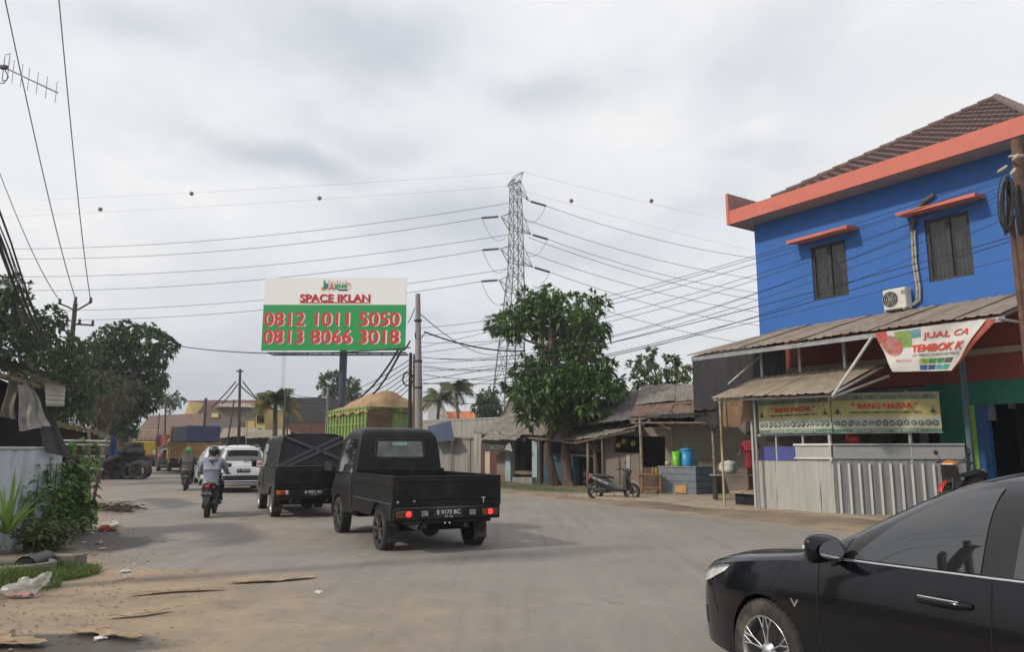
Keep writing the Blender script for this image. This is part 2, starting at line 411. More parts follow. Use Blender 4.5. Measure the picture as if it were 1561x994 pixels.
def ground_mat(name, road):
    m = bpy.data.materials.new(name); m.use_nodes = True; nt = m.node_tree; N = nt.nodes; b = N['Principled BSDF']
    tc = N.new('ShaderNodeTexCoord')
    def no(scale, det, rough=.6, sc3=None, rot=0):
        mp = N.new('ShaderNodeMapping'); mp.vector_type = 'POINT'
        if sc3: mp.inputs['Scale'].default_value = sc3
        mp.inputs['Rotation'].default_value = (0, 0, rot)
        n = N.new('ShaderNodeTexNoise'); n.inputs['Scale'].default_value = scale; n.inputs['Detail'].default_value = det; n.inputs['Roughness'].default_value = rough
        link(nt, tc.outputs['Object'], mp.inputs[0]); link(nt, mp.outputs[0], n.inputs[0]); return n.outputs[0]
    def ramp(v, a, c1, bb, c2):
        r = N.new('ShaderNodeValToRGB'); r.color_ramp.elements[0].position = a; r.color_ramp.elements[1].position = bb
        r.color_ramp.elements[0].color = (*c1, 1) if isinstance(c1, tuple) else (c1, c1, c1, 1)
        r.color_ramp.elements[1].color = (*c2, 1) if isinstance(c2, tuple) else (c2, c2, c2, 1)
        link(nt, v, r.inputs[0]); return r.outputs[0]
    def mix(f, a, bb, mode='MIX'):
        x = N.new('ShaderNodeMix'); x.data_type = 'RGBA'; x.blend_type = mode
        for i, v in ((0, f), (6, a), (7, bb)):
            if isinstance(v, tuple): x.inputs[i].default_value = (*v, 1)
            elif isinstance(v, (int, float)): x.inputs[i].default_value = v
            else: link(nt, v, x.inputs[i])
        return x.outputs[2]
    def mth(op, a, bb, cl=False):
        x = N.new('ShaderNodeMath'); x.operation = op; x.use_clamp = cl
        for i, v in enumerate((a, bb)):
            if isinstance(v, (int, float)): x.inputs[i].default_value = v
            else: link(nt, v, x.inputs[i])
        return x.outputs[0]
    def attr(n):
        a = N.new('ShaderNodeAttribute'); a.attribute_name = n; return a.outputs['Fac']
    big, mid, fine = no(.35, 5), no(1.6, 7, .65), no(16, 6, .7)
    grit = no(90, 3, .7)
    sand = ramp(mid, .3, (.255, .195, .138), .72, (.37, .287, .20))
    sand = mix(ramp(fine, .55, 0.0, .75, .45), sand, (.15, .12, .095)); sand = mix(ramp(no(.75, 9, .7), .48, 0.0, .70, .6), sand, (.175, .14, .108))
    if road:
        asp = ramp(big, .3, (.205, .190, .174), .7, (.275, .254, .230))
        streak = no(1.1, 7, .65, (2.6, .10, 1), rad(30)); track = no(3.2, 5, .55, (1.5, .05, 1), rad(24))
        asp = mix(ramp(track, .52, 0.0, .66, .28), asp, (.15, .142, .135))
        asp = mix(ramp(streak, .45, 0.0, .68, .38), asp, (.185, .177, .170))
        asp = mix(ramp(no(2.2, 6, .6, (1.6, .16, 1), rad(27)), .55, 0.0, .75, .30), asp, (.35, .31, .262))
        asp = mix(ramp(fine, .58, 0.0, .8, .35), asp, (.15, .145, .14))
        d = mth('ADD', attr('dust'), mth('MULTIPLY', mth('SUBTRACT', mid, .5), 1.3))
        d = mth('ADD', d, mth('MULTIPLY', mth('SUBTRACT', fine, .5), .7))
        cur = mix(ramp(d, .22, 0.0, .95, 1.0), asp, sand)
        cur = mix(ramp(no(.9, 9, .72, (1.4, .5, 1), rad(28)), .50, 0.0, .72, .42), cur, (.155, .135, .115))
        # dark patches and cracks
        pt = mth('ADD', attr('patch'), mth('MULTIPLY', mth('SUBTRACT', mid, .5), .55))
        cur = mix(ramp(pt, .46, 0.0, .54, .85), cur, (.105, .10, .097))
        vo = N.new('ShaderNodeTexVoronoi'); vo.feature = 'DISTANCE_TO_EDGE'; vo.inputs['Scale'].default_value = .42
        wp = N.new('ShaderNodeVectorMath'); wp.operation = 'MULTIPLY_ADD'; nn = N.new('ShaderNodeTexNoise'); nn.inputs['Scale'].default_value = 1.4; nn.inputs['Detail'].default_value = 6
        link(nt, tc.outputs['Object'], nn.inputs[0]); link(nt, nn.outputs['Color'], wp.inputs[0]); wp.inputs[1].default_value = (1.6, 1.6, 0); link(nt, tc.outputs['Object'], wp.inputs[2])
        link(nt, wp.outputs[0], vo.inputs['Vector'])
        crack = mth('MULTIPLY', ramp(vo.outputs['Distance'], .0, 1.0, .016, 0.0), ramp(big, .46, 0.0, .62, .38))
        cur = mix(crack, cur, (.07, .066, .062))
    else:
        soil = ramp(mid, .3, (.11, .09, .072), .7, (.20, .16, .125))
        cur = mix(ramp(big, .38, 0.0, .62, .8), soil, sand)
        cur = mix(ramp(mth('ADD', attr('grass'), mth('MULTIPLY', mth('SUBTRACT', mid, .5), .8)), .4, 0.0, .7, 1.0), cur, (.085, .10, .045))
        d = None
    w = mth('ADD', attr('wet'), mth('MULTIPLY', mth('SUBTRACT', mid, .5), .7))
    wm_ = ramp(w, .42, 0.0, .62, 1.0)
    cur = mix(wm_, cur, (.075, .062, .05))
    cur = mix(ramp(grit, .62, 0.0, .72, .35), cur, (.34, .30, .25)); cur = mix(ramp(grit, .28, .4, .36, 0.0), cur, (.09, .08, .07))
    link(nt, cur, b.inputs['Base Color'])
    link(nt, mix(wm_, (.88, .88, .88), (.34, .34, .34)), b.inputs['Roughness'])
    b.inputs['Specular IOR Level'].default_value = .25
    bp = N.new('ShaderNodeBump'); bp.inputs['Strength'].default_value = .55; bp.inputs['Distance'].default_value = .03
    hgt = mth('ADD', mth('MULTIPLY', fine, .7), mth('ADD', mth('MULTIPLY', grit, .22), mth('MULTIPLY', mid, .6)))
    link(nt, hgt, bp.inputs['Height']); link(nt, bp.outputs[0], b.inputs['Normal'])
    return m
g = struct('ground', mb, ground_mat('dirt_ground', False))
def grassf(x, y, z):
    p = x * NV.x + y * NV.y; u = x * DV.x + y * DV.y
    v = blob(x, y, -6.6, 8.9, 1.2, 1.0) * 1.1
    if x > -1 and u > 22: v = max(v, max(0, 1 - abs(p - 17.9) / 1.7) * .9)
    if x < -7.5 - (y - 9) * .45: v = max(v, .75)
    if y > 45 and off_road(x, y) > 4: v = max(v, .7)
    return v
fattr(g.data, 'grass', grassf); fattr(g.data, 'wet', wetf)
mb = MB(); rows = [k * .3 - 20 for k in range(0, 190)] + [37 + k * 1.2 for k in range(1, 76)]; NX = 46
for Y in rows:
    a, b_ = edges(Y)
    for k in range(NX + 1):
        t = k / NX; x = a - .4 + (b_ - a + .8) * t; mb.v.append((x, Y, .004 + .03 * math.sin(t * math.pi)))
for i in range(len(rows) - 1):
    for k in range(NX): mb.f.append((i * (NX + 1) + k, i * (NX + 1) + k + 1, (i + 1) * (NX + 1) + k + 1, (i + 1) * (NX + 1) + k)); mb.sm.append(True)
road = struct('road', mb, ground_mat('dusty_asphalt', True))
def dustf(x, y, z):
    a, b_ = edges(y); l = x - a; r = b_ - x
    v = max(0, 1 - max(0, l - (1.6 if y < 10.5 else .2)) / (3.0 if y < 10.5 else 1.6)) * 1.0
    v = max(v, (1 - r / 1.2) * .9 if r < 1.2 else 0)
    v = max(v, blob(x, y, -4.6, 15.5, 1.0, 4.0, .45) * .75, blob(x, y, -1.6, 7.2, 2.2, 2.5, .3) * .62, blob(x, y, -11.5, 27, 1.4, 6, .5) * .6, .06)
    if y > 10.5: v *= .8
    return v
def patchf(x, y, z): return max(blob(x, y, -7.6, 14.2, .7, 3.2, .5) * .75, blob(x, y, -6.2, 10.6, .6, 1.3, .4) * .7, blob(x, y, -.75, 6.9, .16, .95, .35), blob(x, y, .25, 5.9, .5, .25, .3) * .8, blob(x, y, -6.6, 13.2, 1.1, 2.2, .5) * .62)
fattr(road.data, 'dust', dustf); fattr(road.data, 'wet', wetf); fattr(road.data, 'patch', patchf)
# ------------------------------------------------------------------ blue two-storey building
BW = 19.0
BLUE = mat('blue_render', (.028, .130, .43), .75, var=.05, scale=1.2, bump=.12, bscale=25, dirt=(.020, .09, .32), dirt_amt=.2, dirt_scale=.8)
SALMON = mat('salmon_paint', (.56, .155, .115), .7, var=.04, scale=2)
SOFFIT = mat('grey_soffit', (.30, .28, .27), .85, var=.08)
TILE = mat('brown_roof_tile', (.155, .095, .09), .62, var=.28, scale=7, bump=.25, bscale=30)
FRAME = mat('dark_window_frame', (.028, .025, .024), .6, var=.2)
CURT = mat('curtain_cloth', (.24, .25, .26), .9, var=.2, scale=4)
def M3(x, y, z):   # columns
    return Matrix(((x.x, y.x, z.x), (x.y, y.y, z.y), (x.z, y.z, z.z)))
ROT = M3(DV, NV, Vector((0, 0, 1)))
u1 = 14.64; u0 = 4.5; wb = BW + 8.5; ztop = 8.60
bl = thing('blue_building', 'bright blue two-storey building with salmon eaves and brown tiled hip roof', 'building', UW(8, BW + 4))
# front wall with real window openings (w = BW), built from strips round the holes
wins = [(11.64, 12.72, 5.78, 7.36), (8.40, 9.46, 5.72, 7.33)]
mb = MB(); T = .2
cur = u1
for (a, b_, z0, z1) in wins:
    mb.uw(b_, cur, BW, BW + T, 3.4, ztop); mb.uw(a, b_, BW, BW + T, 3.4, z0); mb.uw(a, b_, BW, BW + T, z1, ztop); cur = a
mb.uw(u0, cur, BW, BW + T, 3.4, ztop)
mb.uw(u1 - T, u1, BW + T, wb, 0, ztop); mb.uw(u0, u0 + T, BW + T, wb, 0, ztop); mb.uw(u0 + T, u1 - T, wb - T, wb, 0, ztop)
mb.uw(u0 + T, u1 - T, BW + T, wb - T, 3.4, 3.6); mb.uw(u0 + T, u1 - T, BW + T, wb - T, ztop - .1, ztop)
obj('wall', mb, BLUE, bl)
# ground floor front: red-brown wall, green band, doorway with lime and blue jambs
GF = mat('brick_red_paint', (.24, .055, .04), .8, var=.1, scale=1.5)
TEAL = mat('teal_green_paint', (.02, .17, .12), .7, var=.08); LIME = mat('lime_paint', (.22, .42, .05), .6, var=.05); JBLUE = mat('blue_jamb_paint', (.018, .085, .24), .5, var=.05)
CREAM = mat('shade_toned_cream', (.21, .18, .15), .9, var=.08, scale=1.2, bump=.15, bscale=12, dirt=(.11, .09, .07), dirt_amt=.35, dirt_scale=1.3)  # darkened all over: tree and porch shade put into the wall colour
GREYBL = mat('grey_blue_wall', (.13, .165, .19), .85, var=.12, scale=2)
dz1 = 2.62
mb = MB(); mb.uw(u0, u1, BW - .03, BW - .001, dz1 + .55, 4.98); obj('lower_wall', mb, GF, bl)
mb = MB(); mb.uw(u0, u1 - .3, BW - .10, BW - .034, 3.78, 3.92); obj('wall_ledge', mb, mat('ledge_beige', (.35, .30, .25), .8), bl)
mb = MB(); mb.uw(8.3, u1, BW + .03, BW + .12, 2.25, 3.15); mb.uw(9.9, 10.05, BW + .02, BW + .14, 1.0, 2.25); mb.uw(9.25, 9.38, BW + .02, BW + .14, 1.0, 2.25); mb.uw(12.0, 12.15, BW + .02, BW + .14, 1.0, 2.25)
obj('window_surround', mb, GREYBL, bl); mb = MB(); mb.uw(9.38, u1, BW + .5, BW + .54, 1.0, 2.25); obj('maroon_blind', mb, mat('maroon_cloth', (.07, .018, .025), .9, var=.2), bl)
du1, _ = FU(1488, 650, BW); 
mb = MB(); mb.uw(u0, du1 + 1.1, BW - .02, BW + T, dz1, dz1 + .55); mb.uw(du1 + .16, du1 + .85, BW - .02, BW + T, 1.55, dz1); obj('band', mb, TEAL, bl)
mb = MB(); mb.uw(du1 + .16, du1 + .85, BW, BW + T, 0, 1.55); obj('pier', mb, mat('pink_stone', (.36, .27, .27), .8, var=.35, scale=9, bump=.4, bscale=12), bl)
mb = MB(); mb.uw(du1, du1 + .16, BW - .03, BW + T, 0, dz1); obj('door_jamb', mb, LIME, bl)
mb = MB(); mb.uw(du1 - .26, du1, BW - .01, BW + T, 0, dz1); obj('door_jamb', mb, JBLUE, bl)
mb = MB(); mb.uw(u0, du1 - 2.6, BW, BW + T, 0, dz1); mb.uw(du1 + .85, u1, BW + .05, BW + T, 0, 1.0); obj('front_wall', mb, GREYBL, bl)
mb = MB(); mb.uw(du1 + .85, u1, BW + 2.5, BW + 2.6, 0, 3.2); mb.uw(du1 - 2.6, du1 - .1, BW + 1.8, BW + 1.9, 0, 3.2); obj('inner_wall', mb, DARKIN, bl)
q = UW(7.0, BW - .0, 0); pa = FP(1541, 609, BW + .7)
mb = MB(); mb.box(pa, (.02, .32, .42), ROT.to_4x4().to_3x3()); obj('notice', mb, mat('paper', (.5, .46, .38), .9), bl)
# windows
for wi, (a, b_, z0, z1) in enumerate(wins):
    mb = MB(); wf = BW + .05; t = .075
    mb.uw(a, a + t, wf, wf + .1, z0, z1); mb.uw(b_ - t, b_, wf, wf + .1, z0, z1); mb.uw(a + t, b_ - t, wf, wf + .1, z0, z0 + t); mb.uw(a + t, b_ - t, wf, wf + .1, z1 - t, z1)
    m_ = (a + b_) / 2; mb.uw(m_ - .05, m_ + .05, wf - .01, wf + .1, z0 + t, z1 - t)
    fr = obj('window', mb, FRAME, bl)
    for (p, q_) in ((a + t, m_ - .05), (m_ + .05, b_ - t)):
        g_ = MB(); g_.uw(p, q_, wf + .03, wf + .036, z0 + t, z1 - t); 
        gm = mat('clear_pane', (.02, .025, .03), .02, var=.01, alpha=.38, spec=1.0); obj('pane', g_, gm, fr)
    # gathered curtains behind the glass
    for side in (0, 1):
        pt = ((m_ + .02, b_ - .06), (a + .06, m_ - .02))[side]
        def cf(s, t_, pt=pt, side=side, z0=z0, z1=z1, wi=wi):
            k = (.45 + .55 * (2 * abs(t_ - .35)) ** 1.4) if wi == 0 else .95
            c = pt[1] if side == 0 else pt[0]; far = pt[0] if side == 0 else pt[1]
            u = c + (far - c) * s * min(1, k)
            return UW(u, BW + .24 + .035 * math.sin(s * 26 + t_ * 1.3), z0 + .04 + (z1 - z0 - .08) * t_)
        c_ = MB(); c_.grid(cf, 40, 10); obj('curtain', c_, CURT, fr)
    mb = MB(); mb.uw(a + .01, b_ - .01, BW + .42, BW + .44, z0 - .1, z1 + .1); obj('dark_room', mb, DARKIN, fr)
    # salmon canopy slab over the window
    eu = .42; mb = MB(); aw = UW(0, 0, 0)
    p = [UW(a - .42, BW - .003, z1 + .18), UW(b_ + eu, BW - .003, z1 + .18), UW(b_ + eu, BW - .55, z1 + .12), UW(a - .42, BW - .55, z1 + .12)]
    mb.slab(p, (0, 0, .085)); obj('window_canopy', mb, SALMON, bl)
# eaves: salmon fascia with inner gutter, grey soffit
EO = .75; fu1 = u1 + .42
zf0 = 8.50; fh = .34
mb = MB(); mb.uw(u0 - .8, fu1 - .08, BW - EO, BW - EO + .08, zf0, zf0 + .43); obj('fascia', mb, SALMON, bl)
mb = MB(); mb.uw(fu1 - .08, fu1, BW - EO - .003, wb + .7, zf0 - .003, zf0 + 1.0); obj('end_parapet', mb, mat('salmon_grey_parapet', (.33, .17, .15), .8, var=.15), bl)
mb = MB(); mb.uw(fu1 - .085, fu1 + .005, BW - EO - .02, BW - EO - .004, zf0 - .005, zf0 + 1.0); obj('parapet_edge', mb, SALMON, bl)
mb = MB(); mb.uw(u0 - .8, fu1 - .08, BW - EO + .08, BW - .002, zf0 + .01, zf0 + .09); mb.uw(u1 + .003, fu1 - .08, BW, wb, zf0 + .012, zf0 + .092); obj('soffit', mb, SOFFIT, bl)
# hip roof of tile courses
ridge_u, ridge_z = FU(1519, 150, BW + 3.4)
ez = zf0 + .40; eu1 = fu1 - 1.62; eu0 = 6.6
ew = BW - EO + .12; rw = BW + 3.4
rise = ridge_z - ez; slope_len = math.hypot(rise, rw - ew)
mb = MB()
E0, E1 = UW(eu0, ew, ez), UW(eu1, ew, ez); A0, A1 = UW(ridge_u, rw, ridge_z), UW(ridge_u, rw, ridge_z)
B1 = UW(eu1, 2 * rw - ew, ez); B0 = UW(eu0, 2 * rw - ew, ez)
dn = Vector((0, 0, -.07))
mb.add([E0 + dn, E1 + dn, A1 + dn, B1 + dn, B0 + dn], [(0, 1, 2), (1, 3, 2), (3, 4, 2), (4, 0, 2)]); roof = obj('roof', mb, TILE, bl)
# tiles on the street slope
upv = (UW(0, rw, ridge_z) - UW(0, ew, ez)).normalized(); nrm = DV.cross(upv).normalized(); nrm = nrm if nrm.z > 0 else -nrm
rows_ = 17; tw = .33; course = slope_len / rows_; tiles = []
def tile_mesh(w_, l_):
    b2 = MB(); n = 3; pr = [0, .022, .028, .0]
    lo = [(-w_ / 2 + w_ * i / n, 0, .035 + pr[i]) for i in range(n + 1)]; hi = [(-w_ / 2 + w_ * i / n, l_ * 1.12, pr[i] * .8) for i in range(n + 1)]
    base = [(x, y, -.02) for (x, y, z) in lo]
    b2.add(lo + hi, [(i, i + 1, n + 2 + i, n + 1 + i) for i in range(n)]); b2.add(lo + base, [(i + n + 1, i + n + 2, i + 1, i) for i in range(n)])
    b2.add([lo[0], hi[0], base[0]], [(0, 1, 2)]); b2.add([lo[-1], base[-1], hi[-1]], [(0, 1, 2)]); return b2
tme = mesh_of(tile_mesh(tw, course), 'roof_tile'); tme.materials.append(TILE)
tR = M3(DV * -1, upv, (DV * -1).cross(upv)).to_4x4()
cand = []
for r_ in range(rows_):
    f_ = (r_ + .02) / rows_; zc = ez + rise * f_; wc = ew + (rw - ew) * f_
    ua = eu0 + (ridge_u - eu0) * f_; ub = eu1 + (ridge_u - eu1) * f_
    k = 0; u = ub - .12 - (tw / 2 if r_ % 2 else 0)
    while u > ua + .1:
        P = UW(u, wc, zc); cand.append((P.length, P, r_)); u -= tw; k += 1
cand.sort(key=lambda c: abs(c[1].x / c[1].y - .6)); 
near = [c for c in cand if c[1].x / c[1].y < .70]; rest = near[290:] + [c for c in cand if c[1].x / c[1].y >= .70]
inv = wm(roof).inverted()
for (dd, P, r_) in near[:290]:
    o = bpy.data.objects.new('roof_tile', tme); col.objects.link(o); o.parent = roof
    o.matrix_local = inv @ (Matrix.Translation(P + nrm * rnd(0, .008)) @ tR @ Matrix.Rotation(rnd(-.012, .012), 4, 'Z'))
mb = MB(); tb = tile_mesh(tw, course)
for (dd, P, r_) in rest:
    T_ = Matrix.Translation(P) @ tR; mb.add([T_ @ Vector(v) for v in tb.v], tb.f)
if rest: obj('roof_tiles_beyond', mb, TILE, roof, kind='stuff')
mb = MB()
for a_, b2 in ((E1, A1), (A0, E0)):
    n_ = 14
    for i in range(n_):
        p = a_.lerp(b2, i / n_); q2 = a_.lerp(b2, (i + 1.1) / n_); mb.tube([p + nrm * .04, q2 + nrm * .025], [.11, .09], 8)
obj('ridge_cap', mb, TILE, roof)
# air conditioner on the wall and its pipe
def ac():
    a = thing('air_conditioner', 'white outdoor air conditioner unit on the blue wall above the metal canopy', 'air conditioner', FP(1368, 475, BW - .28))
    WH = mat('aged_white_metal', (.60, .59, .55), .5, var=.05, dirt=(.3, .26, .2), dirt_amt=.2)
    ua, z_ = FU(1347, 470, BW - .35); ub, _ = FU(1382, 470, BW - .35)
    zt, zb = 5.66, 5.12
    mb = MB(); c = UW((ua + ub) / 2, BW - .2, (zt + zb) / 2); mb.bbox(c, (abs(ua - ub), .30, zt - zb), .02, ROT); obj('casing', mb, WH, a)
    cc = UW((ua + ub) / 2 + .10, BW - .352, (zt + zb) / 2)
    mb = MB()
    for rr in (.20, .15, .10, .05): 
        mb.tube([cc + DV * rr * math.cos(t) + Vector((0, 0, rr * math.sin(t))) - NV * .01 for t in [k * math.pi / 10 for k in range(20)]], .006, 5, closed=True)
    for k in range(6): 
        t = k * math.pi / 3; mb.tube([cc - NV * .012, cc - NV * .012 + DV * .2 * math.cos(t) + Vector((0, 0, .2 * math.sin(t)))], .005, 5)
    obj('fan_grille', mb, mat('grille_white', (.5, .5, .48), .5), a)
    mb = MB(); n = 20; ring = [cc - NV * .002 + DV * .2 * math.cos(k * 2 * math.pi / n) + Vector((0, 0, .2 * math.sin(k * 2 * math.pi / n))) for k in range(n)]; mb.add(ring, [tuple(range(n))])
    obj('fan_opening', mb, DARKIN, a)
    mb = MB(); mb.uw(ub - .03, ub + .1, BW - .36, BW - .352, zb + .36, zb + .46); obj('badge', mb, mat('badge_grey', (.25, .25, .27), .5), a)
    mb = MB(); mb.uw(ua - .06, ua - .02, BW - .35, BW, zb - .04, zb - .003); mb.uw(ub + .05, ub + .09, BW - .35, BW, zb - .04, zb - .003); obj('bracket', mb, STEEL, a)
    pipe = [FP(x, y, BW - .07) for x, y in ((1424, 296), (1405, 310), (1393, 330), (1390, 352), (1392, 400), (1398, 440), (1398, 458), (1388, 466), (1381, 468))]
    for i, dx in enumerate((0, .07)):
        mb = MB(); mb.tube([p - DV * dx for p in pipe[3 if i else 2:]], .03, 8); obj('pipe', mb, mat('lagged_pipe', (.40, .38, .33), .8, var=.3, scale=12), a)
    mb = MB(); mb.tube(pipe[:4], .06, 8); obj('drain_elbow', mb, mat('dark_pvc', (.08, .09, .10), .6), a)
    return a
ac()

# ------------------------------------------------------------------ metal canopy along the building
SHEET = mat('brown_zinc_sheet', (.30, .25, .195), .75, metal=.0, var=.12, scale=2.5, bump=.1, dirt=(.17, .13, .10), dirt_amt=.35, dirt_scale=2)
CAN_W, CAN_Z = 15.75, 4.17
def canopy_pt(u, t):      # t 0 eave .. 1 wall
    return UW(u, CAN_W + (BW - .02 - CAN_W) * t, CAN_Z + (5.10 - CAN_Z) * t)
cn = thing('metal_canopy', 'long brown corrugated metal canopy above the food stall on steel posts', 'canopy', UW(10, 17))
uE, _ = FU(1046, 538, CAN_W); uR = 6.55
edges_u = list(np.linspace(uE, uR, 10))
for i in range(9):
    a_, b2 = edges_u[i], edges_u[i + 1]; k = 0.0 if i else -.0
    ta = canopy_pt(a_, 1) if i else UW(a_ - .9, BW - .02, 5.08); tb_ = canopy_pt(b2, 1)
    if i == 0: ta = canopy_pt(a_, 0).lerp(canopy_pt(a_ - 1.2, 1), .97)
    mb = MB(); off = Vector((0, 0, .012 * (i % 2)))
    mb.corr(canopy_pt(a_, 0) + off, canopy_pt(b2 - .03, 0) + off, tb_ + off - DV * .03, ta + off, 4, .028, 4, rib=True, wob=.015)
    obj('roof_sheet', mb, SHEET, cn)
mb = MB(); mb.uw(uR, uE - .1, CAN_W + .08, CAN_W + .13, CAN_Z - .15, CAN_Z - .04); obj('eave_beam', mb, STEEL, cn)
mb = MB(); mb.tube([canopy_pt(uE - .15, .03) - Vector((0, 0, .08)), canopy_pt(uE - 1.3, .97) - Vector((0, 0, .08))], .035, 4, smooth=False); mb.tube([canopy_pt(uR + .1, .03) - Vector((0, 0, .08)), canopy_pt(uR + .1, .97) - Vector((0, 0, .08))], .035, 4, smooth=False)
obj('rafter', mb, STEEL, cn)
for (x, y0_) in ((1161, 555), (1219, 548), (1287, 543)):
    u, z = FU(x, y0_, 16.8); mb = MB(); mb.uw(u - .035, u + .035, 16.78, 16.85, 3.50, 4.42); obj('post', mb, STEEL, cn)
u, z = FU(1420, 640, CAN_W + 2.0)
for u in (FU(1471, 600, BW - .6)[0],): mb = MB(); mb.uw(u - .05, u + .05, BW - .65, BW - .55, 0, 4.9); obj('post', mb, mat('teal_post', (.09, .15, .18), .6), cn)
# lower awning sheet over the booth, held by slanting stays
aw = thing('booth_awning', 'smaller corrugated brown awning slung below the canopy over the white booth', 'awning', UW(12, 16))
AWW, AWZ = 15.6, 2.93
aL, _ = FU(1084, 600, AWW); aR, _ = FU(1268, 604, AWW)
bL, zbL = FU(1157, 561, 16.75); bR, zbR = FU(1345, 546, 16.75)
a_, b2, c_, d_ = UW(aL, AWW, AWZ), UW(aR, AWW, AWZ - .08), UW(bR, 16.75, 3.52), UW(bL, 16.75, 3.50)
for i in range(4):
    s0, s1 = i / 4, (i + 1) / 4 - .004; mb = MB(); off = Vector((0, 0, .012 * (i % 2)))
    mb.corr(a_.lerp(b2, s0) + off, a_.lerp(b2, s1) + off, d_.lerp(c_, s1) + off, d_.lerp(c_, s0) + off, 4, .026, 4, rib=True, wob=.02)
    obj('roof_sheet', mb, SHEET, aw)
mb = MB(); mb.tube([a_ + Vector((0, 0, -.05)) + NV * .1, b2 + Vector((0, 0, -.05)) + NV * .1], .03, 4, smooth=False); mb.tube([d_ - Vector((0, 0, .06)), c_ - Vector((0, 0, .06))], .03, 4, smooth=False); obj('purlin', mb, STEEL, aw)
mb = MB(); mb.tube([b2 + Vector((0, 0, -.04)), c_ - Vector((0, 0, .05))], .035, 4, smooth=False); mb.tube([b2 + Vector((0, 0, -.1)) , UW(bR - .1, 16.8, 3.25)], .03, 4, smooth=False); obj('rafter', mb, STEEL, aw)
p0, p1 = FP(1270, 603, AWW - .03), FP(1330, 513, CAN_W + .05)
mb = MB(); mb.tube([p0, p1], .035, 6); obj('stay', mb, mat('white_pipe', (.52, .51, .48), .5, var=.1, scale=5), aw)
mb = MB(); mb.tube([FP(1110, 586, AWW + .35), FP(1160, 542, 16.6)], .03, 6); obj('stay', mb, STEEL, aw)

# ------------------------------------------------------------------ zinc booth (food stall)
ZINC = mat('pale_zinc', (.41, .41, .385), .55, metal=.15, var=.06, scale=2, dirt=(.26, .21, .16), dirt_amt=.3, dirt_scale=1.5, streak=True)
ZSHADE = mat('shade_toned_zinc', (.20, .21, .215), .6, metal=.1, var=.06, scale=2)  # darker copy of the booth zinc, the side's shade put into its colour
bo = thing('food_stall_booth', 'pale zinc-clad food stall booth with white upright bars on its shaded side', 'food stall', UW(12, 17))
CW = 16.5; cU = 10.83; lU = 13.08
zc = 1.72
seg = [lU, 12.45, 11.80, 11.2, cU]
for i in range(4):
    top = 1.30 if i < 2 else 1.36
    mb = MB(); a1, a2 = UW(seg[i], CW + .006 * (i % 2), 0), UW(seg[i + 1] + .004, CW + .006 * (i % 2), 0)
    up = Vector((0, 0, 1.36 if i >= 2 else 1.30)); mb.corr(a1, a2, a2 + up, a1 + up, 5, .008, 6, wob=.02); obj('zinc_sheet', mb, ZINC, bo)
mb = MB()
mb.uw(cU, 11.82, CW - .03, CW + .02, 1.37, 1.68); obj('upper_panel', mb, ZINC, bo)
mb = MB(); mb.uw(cU - .03, 11.85, CW - .07, CW + .06, 1.68, 1.73); mb.uw(cU - .03, 11.85, CW - .06, CW - .035, 1.36, 1.395); obj('ledge', mb, mat('white_trim', (.62, .62, .59), .6, var=.05), bo)
# shaded side, runs back from the corner towards the building
sdv = (UW(8.65, 18.2) - UW(cU, CW)).normalized(); sdn = sdv.cross(Vector((0, 0, 1)))   # sdn points out, to the street
sl_ = 2.78
def SD(s, z, off=0.0): return UW(cU, CW, z) + sdv * s + sdn * off
def sdbox(mb, s0, s1, o0, o1, z0, z1):
    P = [SD(a, z, o) for z in (z0, z1) for o in (o0, o1) for a in (s0, s1)]
    return mb.add(P, [(0, 2, 3, 1), (4, 5, 7, 6), (0, 1, 5, 4), (2, 6, 7, 3), (0, 4, 6, 2), (1, 3, 7, 5)])
mb = MB(); a1, a2 = SD(.0, 0), SD(sl_, 0); up = Vector((0, 0, 1.36)); mb.corr(a1, a2, a2 + up, a1 + up, 16, .008, 3, wob=.006); obj('side_sheet', mb, ZSHADE, bo)
mb = MB(); sdbox(mb, .02, sl_, -.03, .02, 1.365, 1.68); sdbox(mb, .05, sl_, -.06, .06, 1.683, 1.725); sdbox(mb, .02, sl_, .022, .04, 1.37, 1.40); obj('side_panel', mb, mat('shade_toned_side_panel', (.27, .28, .285), .55, var=.05), bo)  # panel and ledge greyed here, shade of this side painted in
BARM = mat('white_bar', (.55, .55, .54), .5, var=.05)
for k in range(12):
    s_ = .09 + k * .222; mb = MB(); sdbox(mb, s_, s_ + .05, .012, .05, 0, 1.27 + rnd(-.008, .008)); obj('bar', mb, BARM, bo)
POSTM = mat('grey_post', (.42, .42, .41), .5, var=.08)
for (u, w) in ((cU + .03, CW - .02), (lU + .02, CW - .02), (9.5, 17.55)):
    mb = MB(); mb.uw(u - .03, u + .03, w - .03, w + .03, 1.3 if u < 11 else 0, 2.95); obj('corner_post', mb, POSTM, bo)
mb = MB(); mb.uw(12.38, 12.42, CW, CW + .04, 1.3, 1.98); mb.uw(11.6, 11.64, CW, CW + .04, 1.73, 1.98); mb.uw(cU, lU + .06, CW - .005, CW + .035, 1.93, 1.97); obj('counter_frame', mb, POSTM, bo)
mb = MB(); mb.uw(11.84, 12.85, CW + .01, CW + .05, 1.31, 1.66); obj('blue_panel', mb, mat('violet_blue_board', (.065, .075, .27), .6, var=.1), bo)
mb = MB(); mb.uw(cU + .05, lU - .05, CW + .25, CW + 2.2, 1.25, 1.29); obj('counter', mb, WOOD, bo)
mb = MB(); mb.uw(10.6, lU + 1.2, 18.6, 18.66, 0, 2.9); obj('back_wall', mb, mat('stall_back', (.10, .085, .08), .9, var=.3), bo)
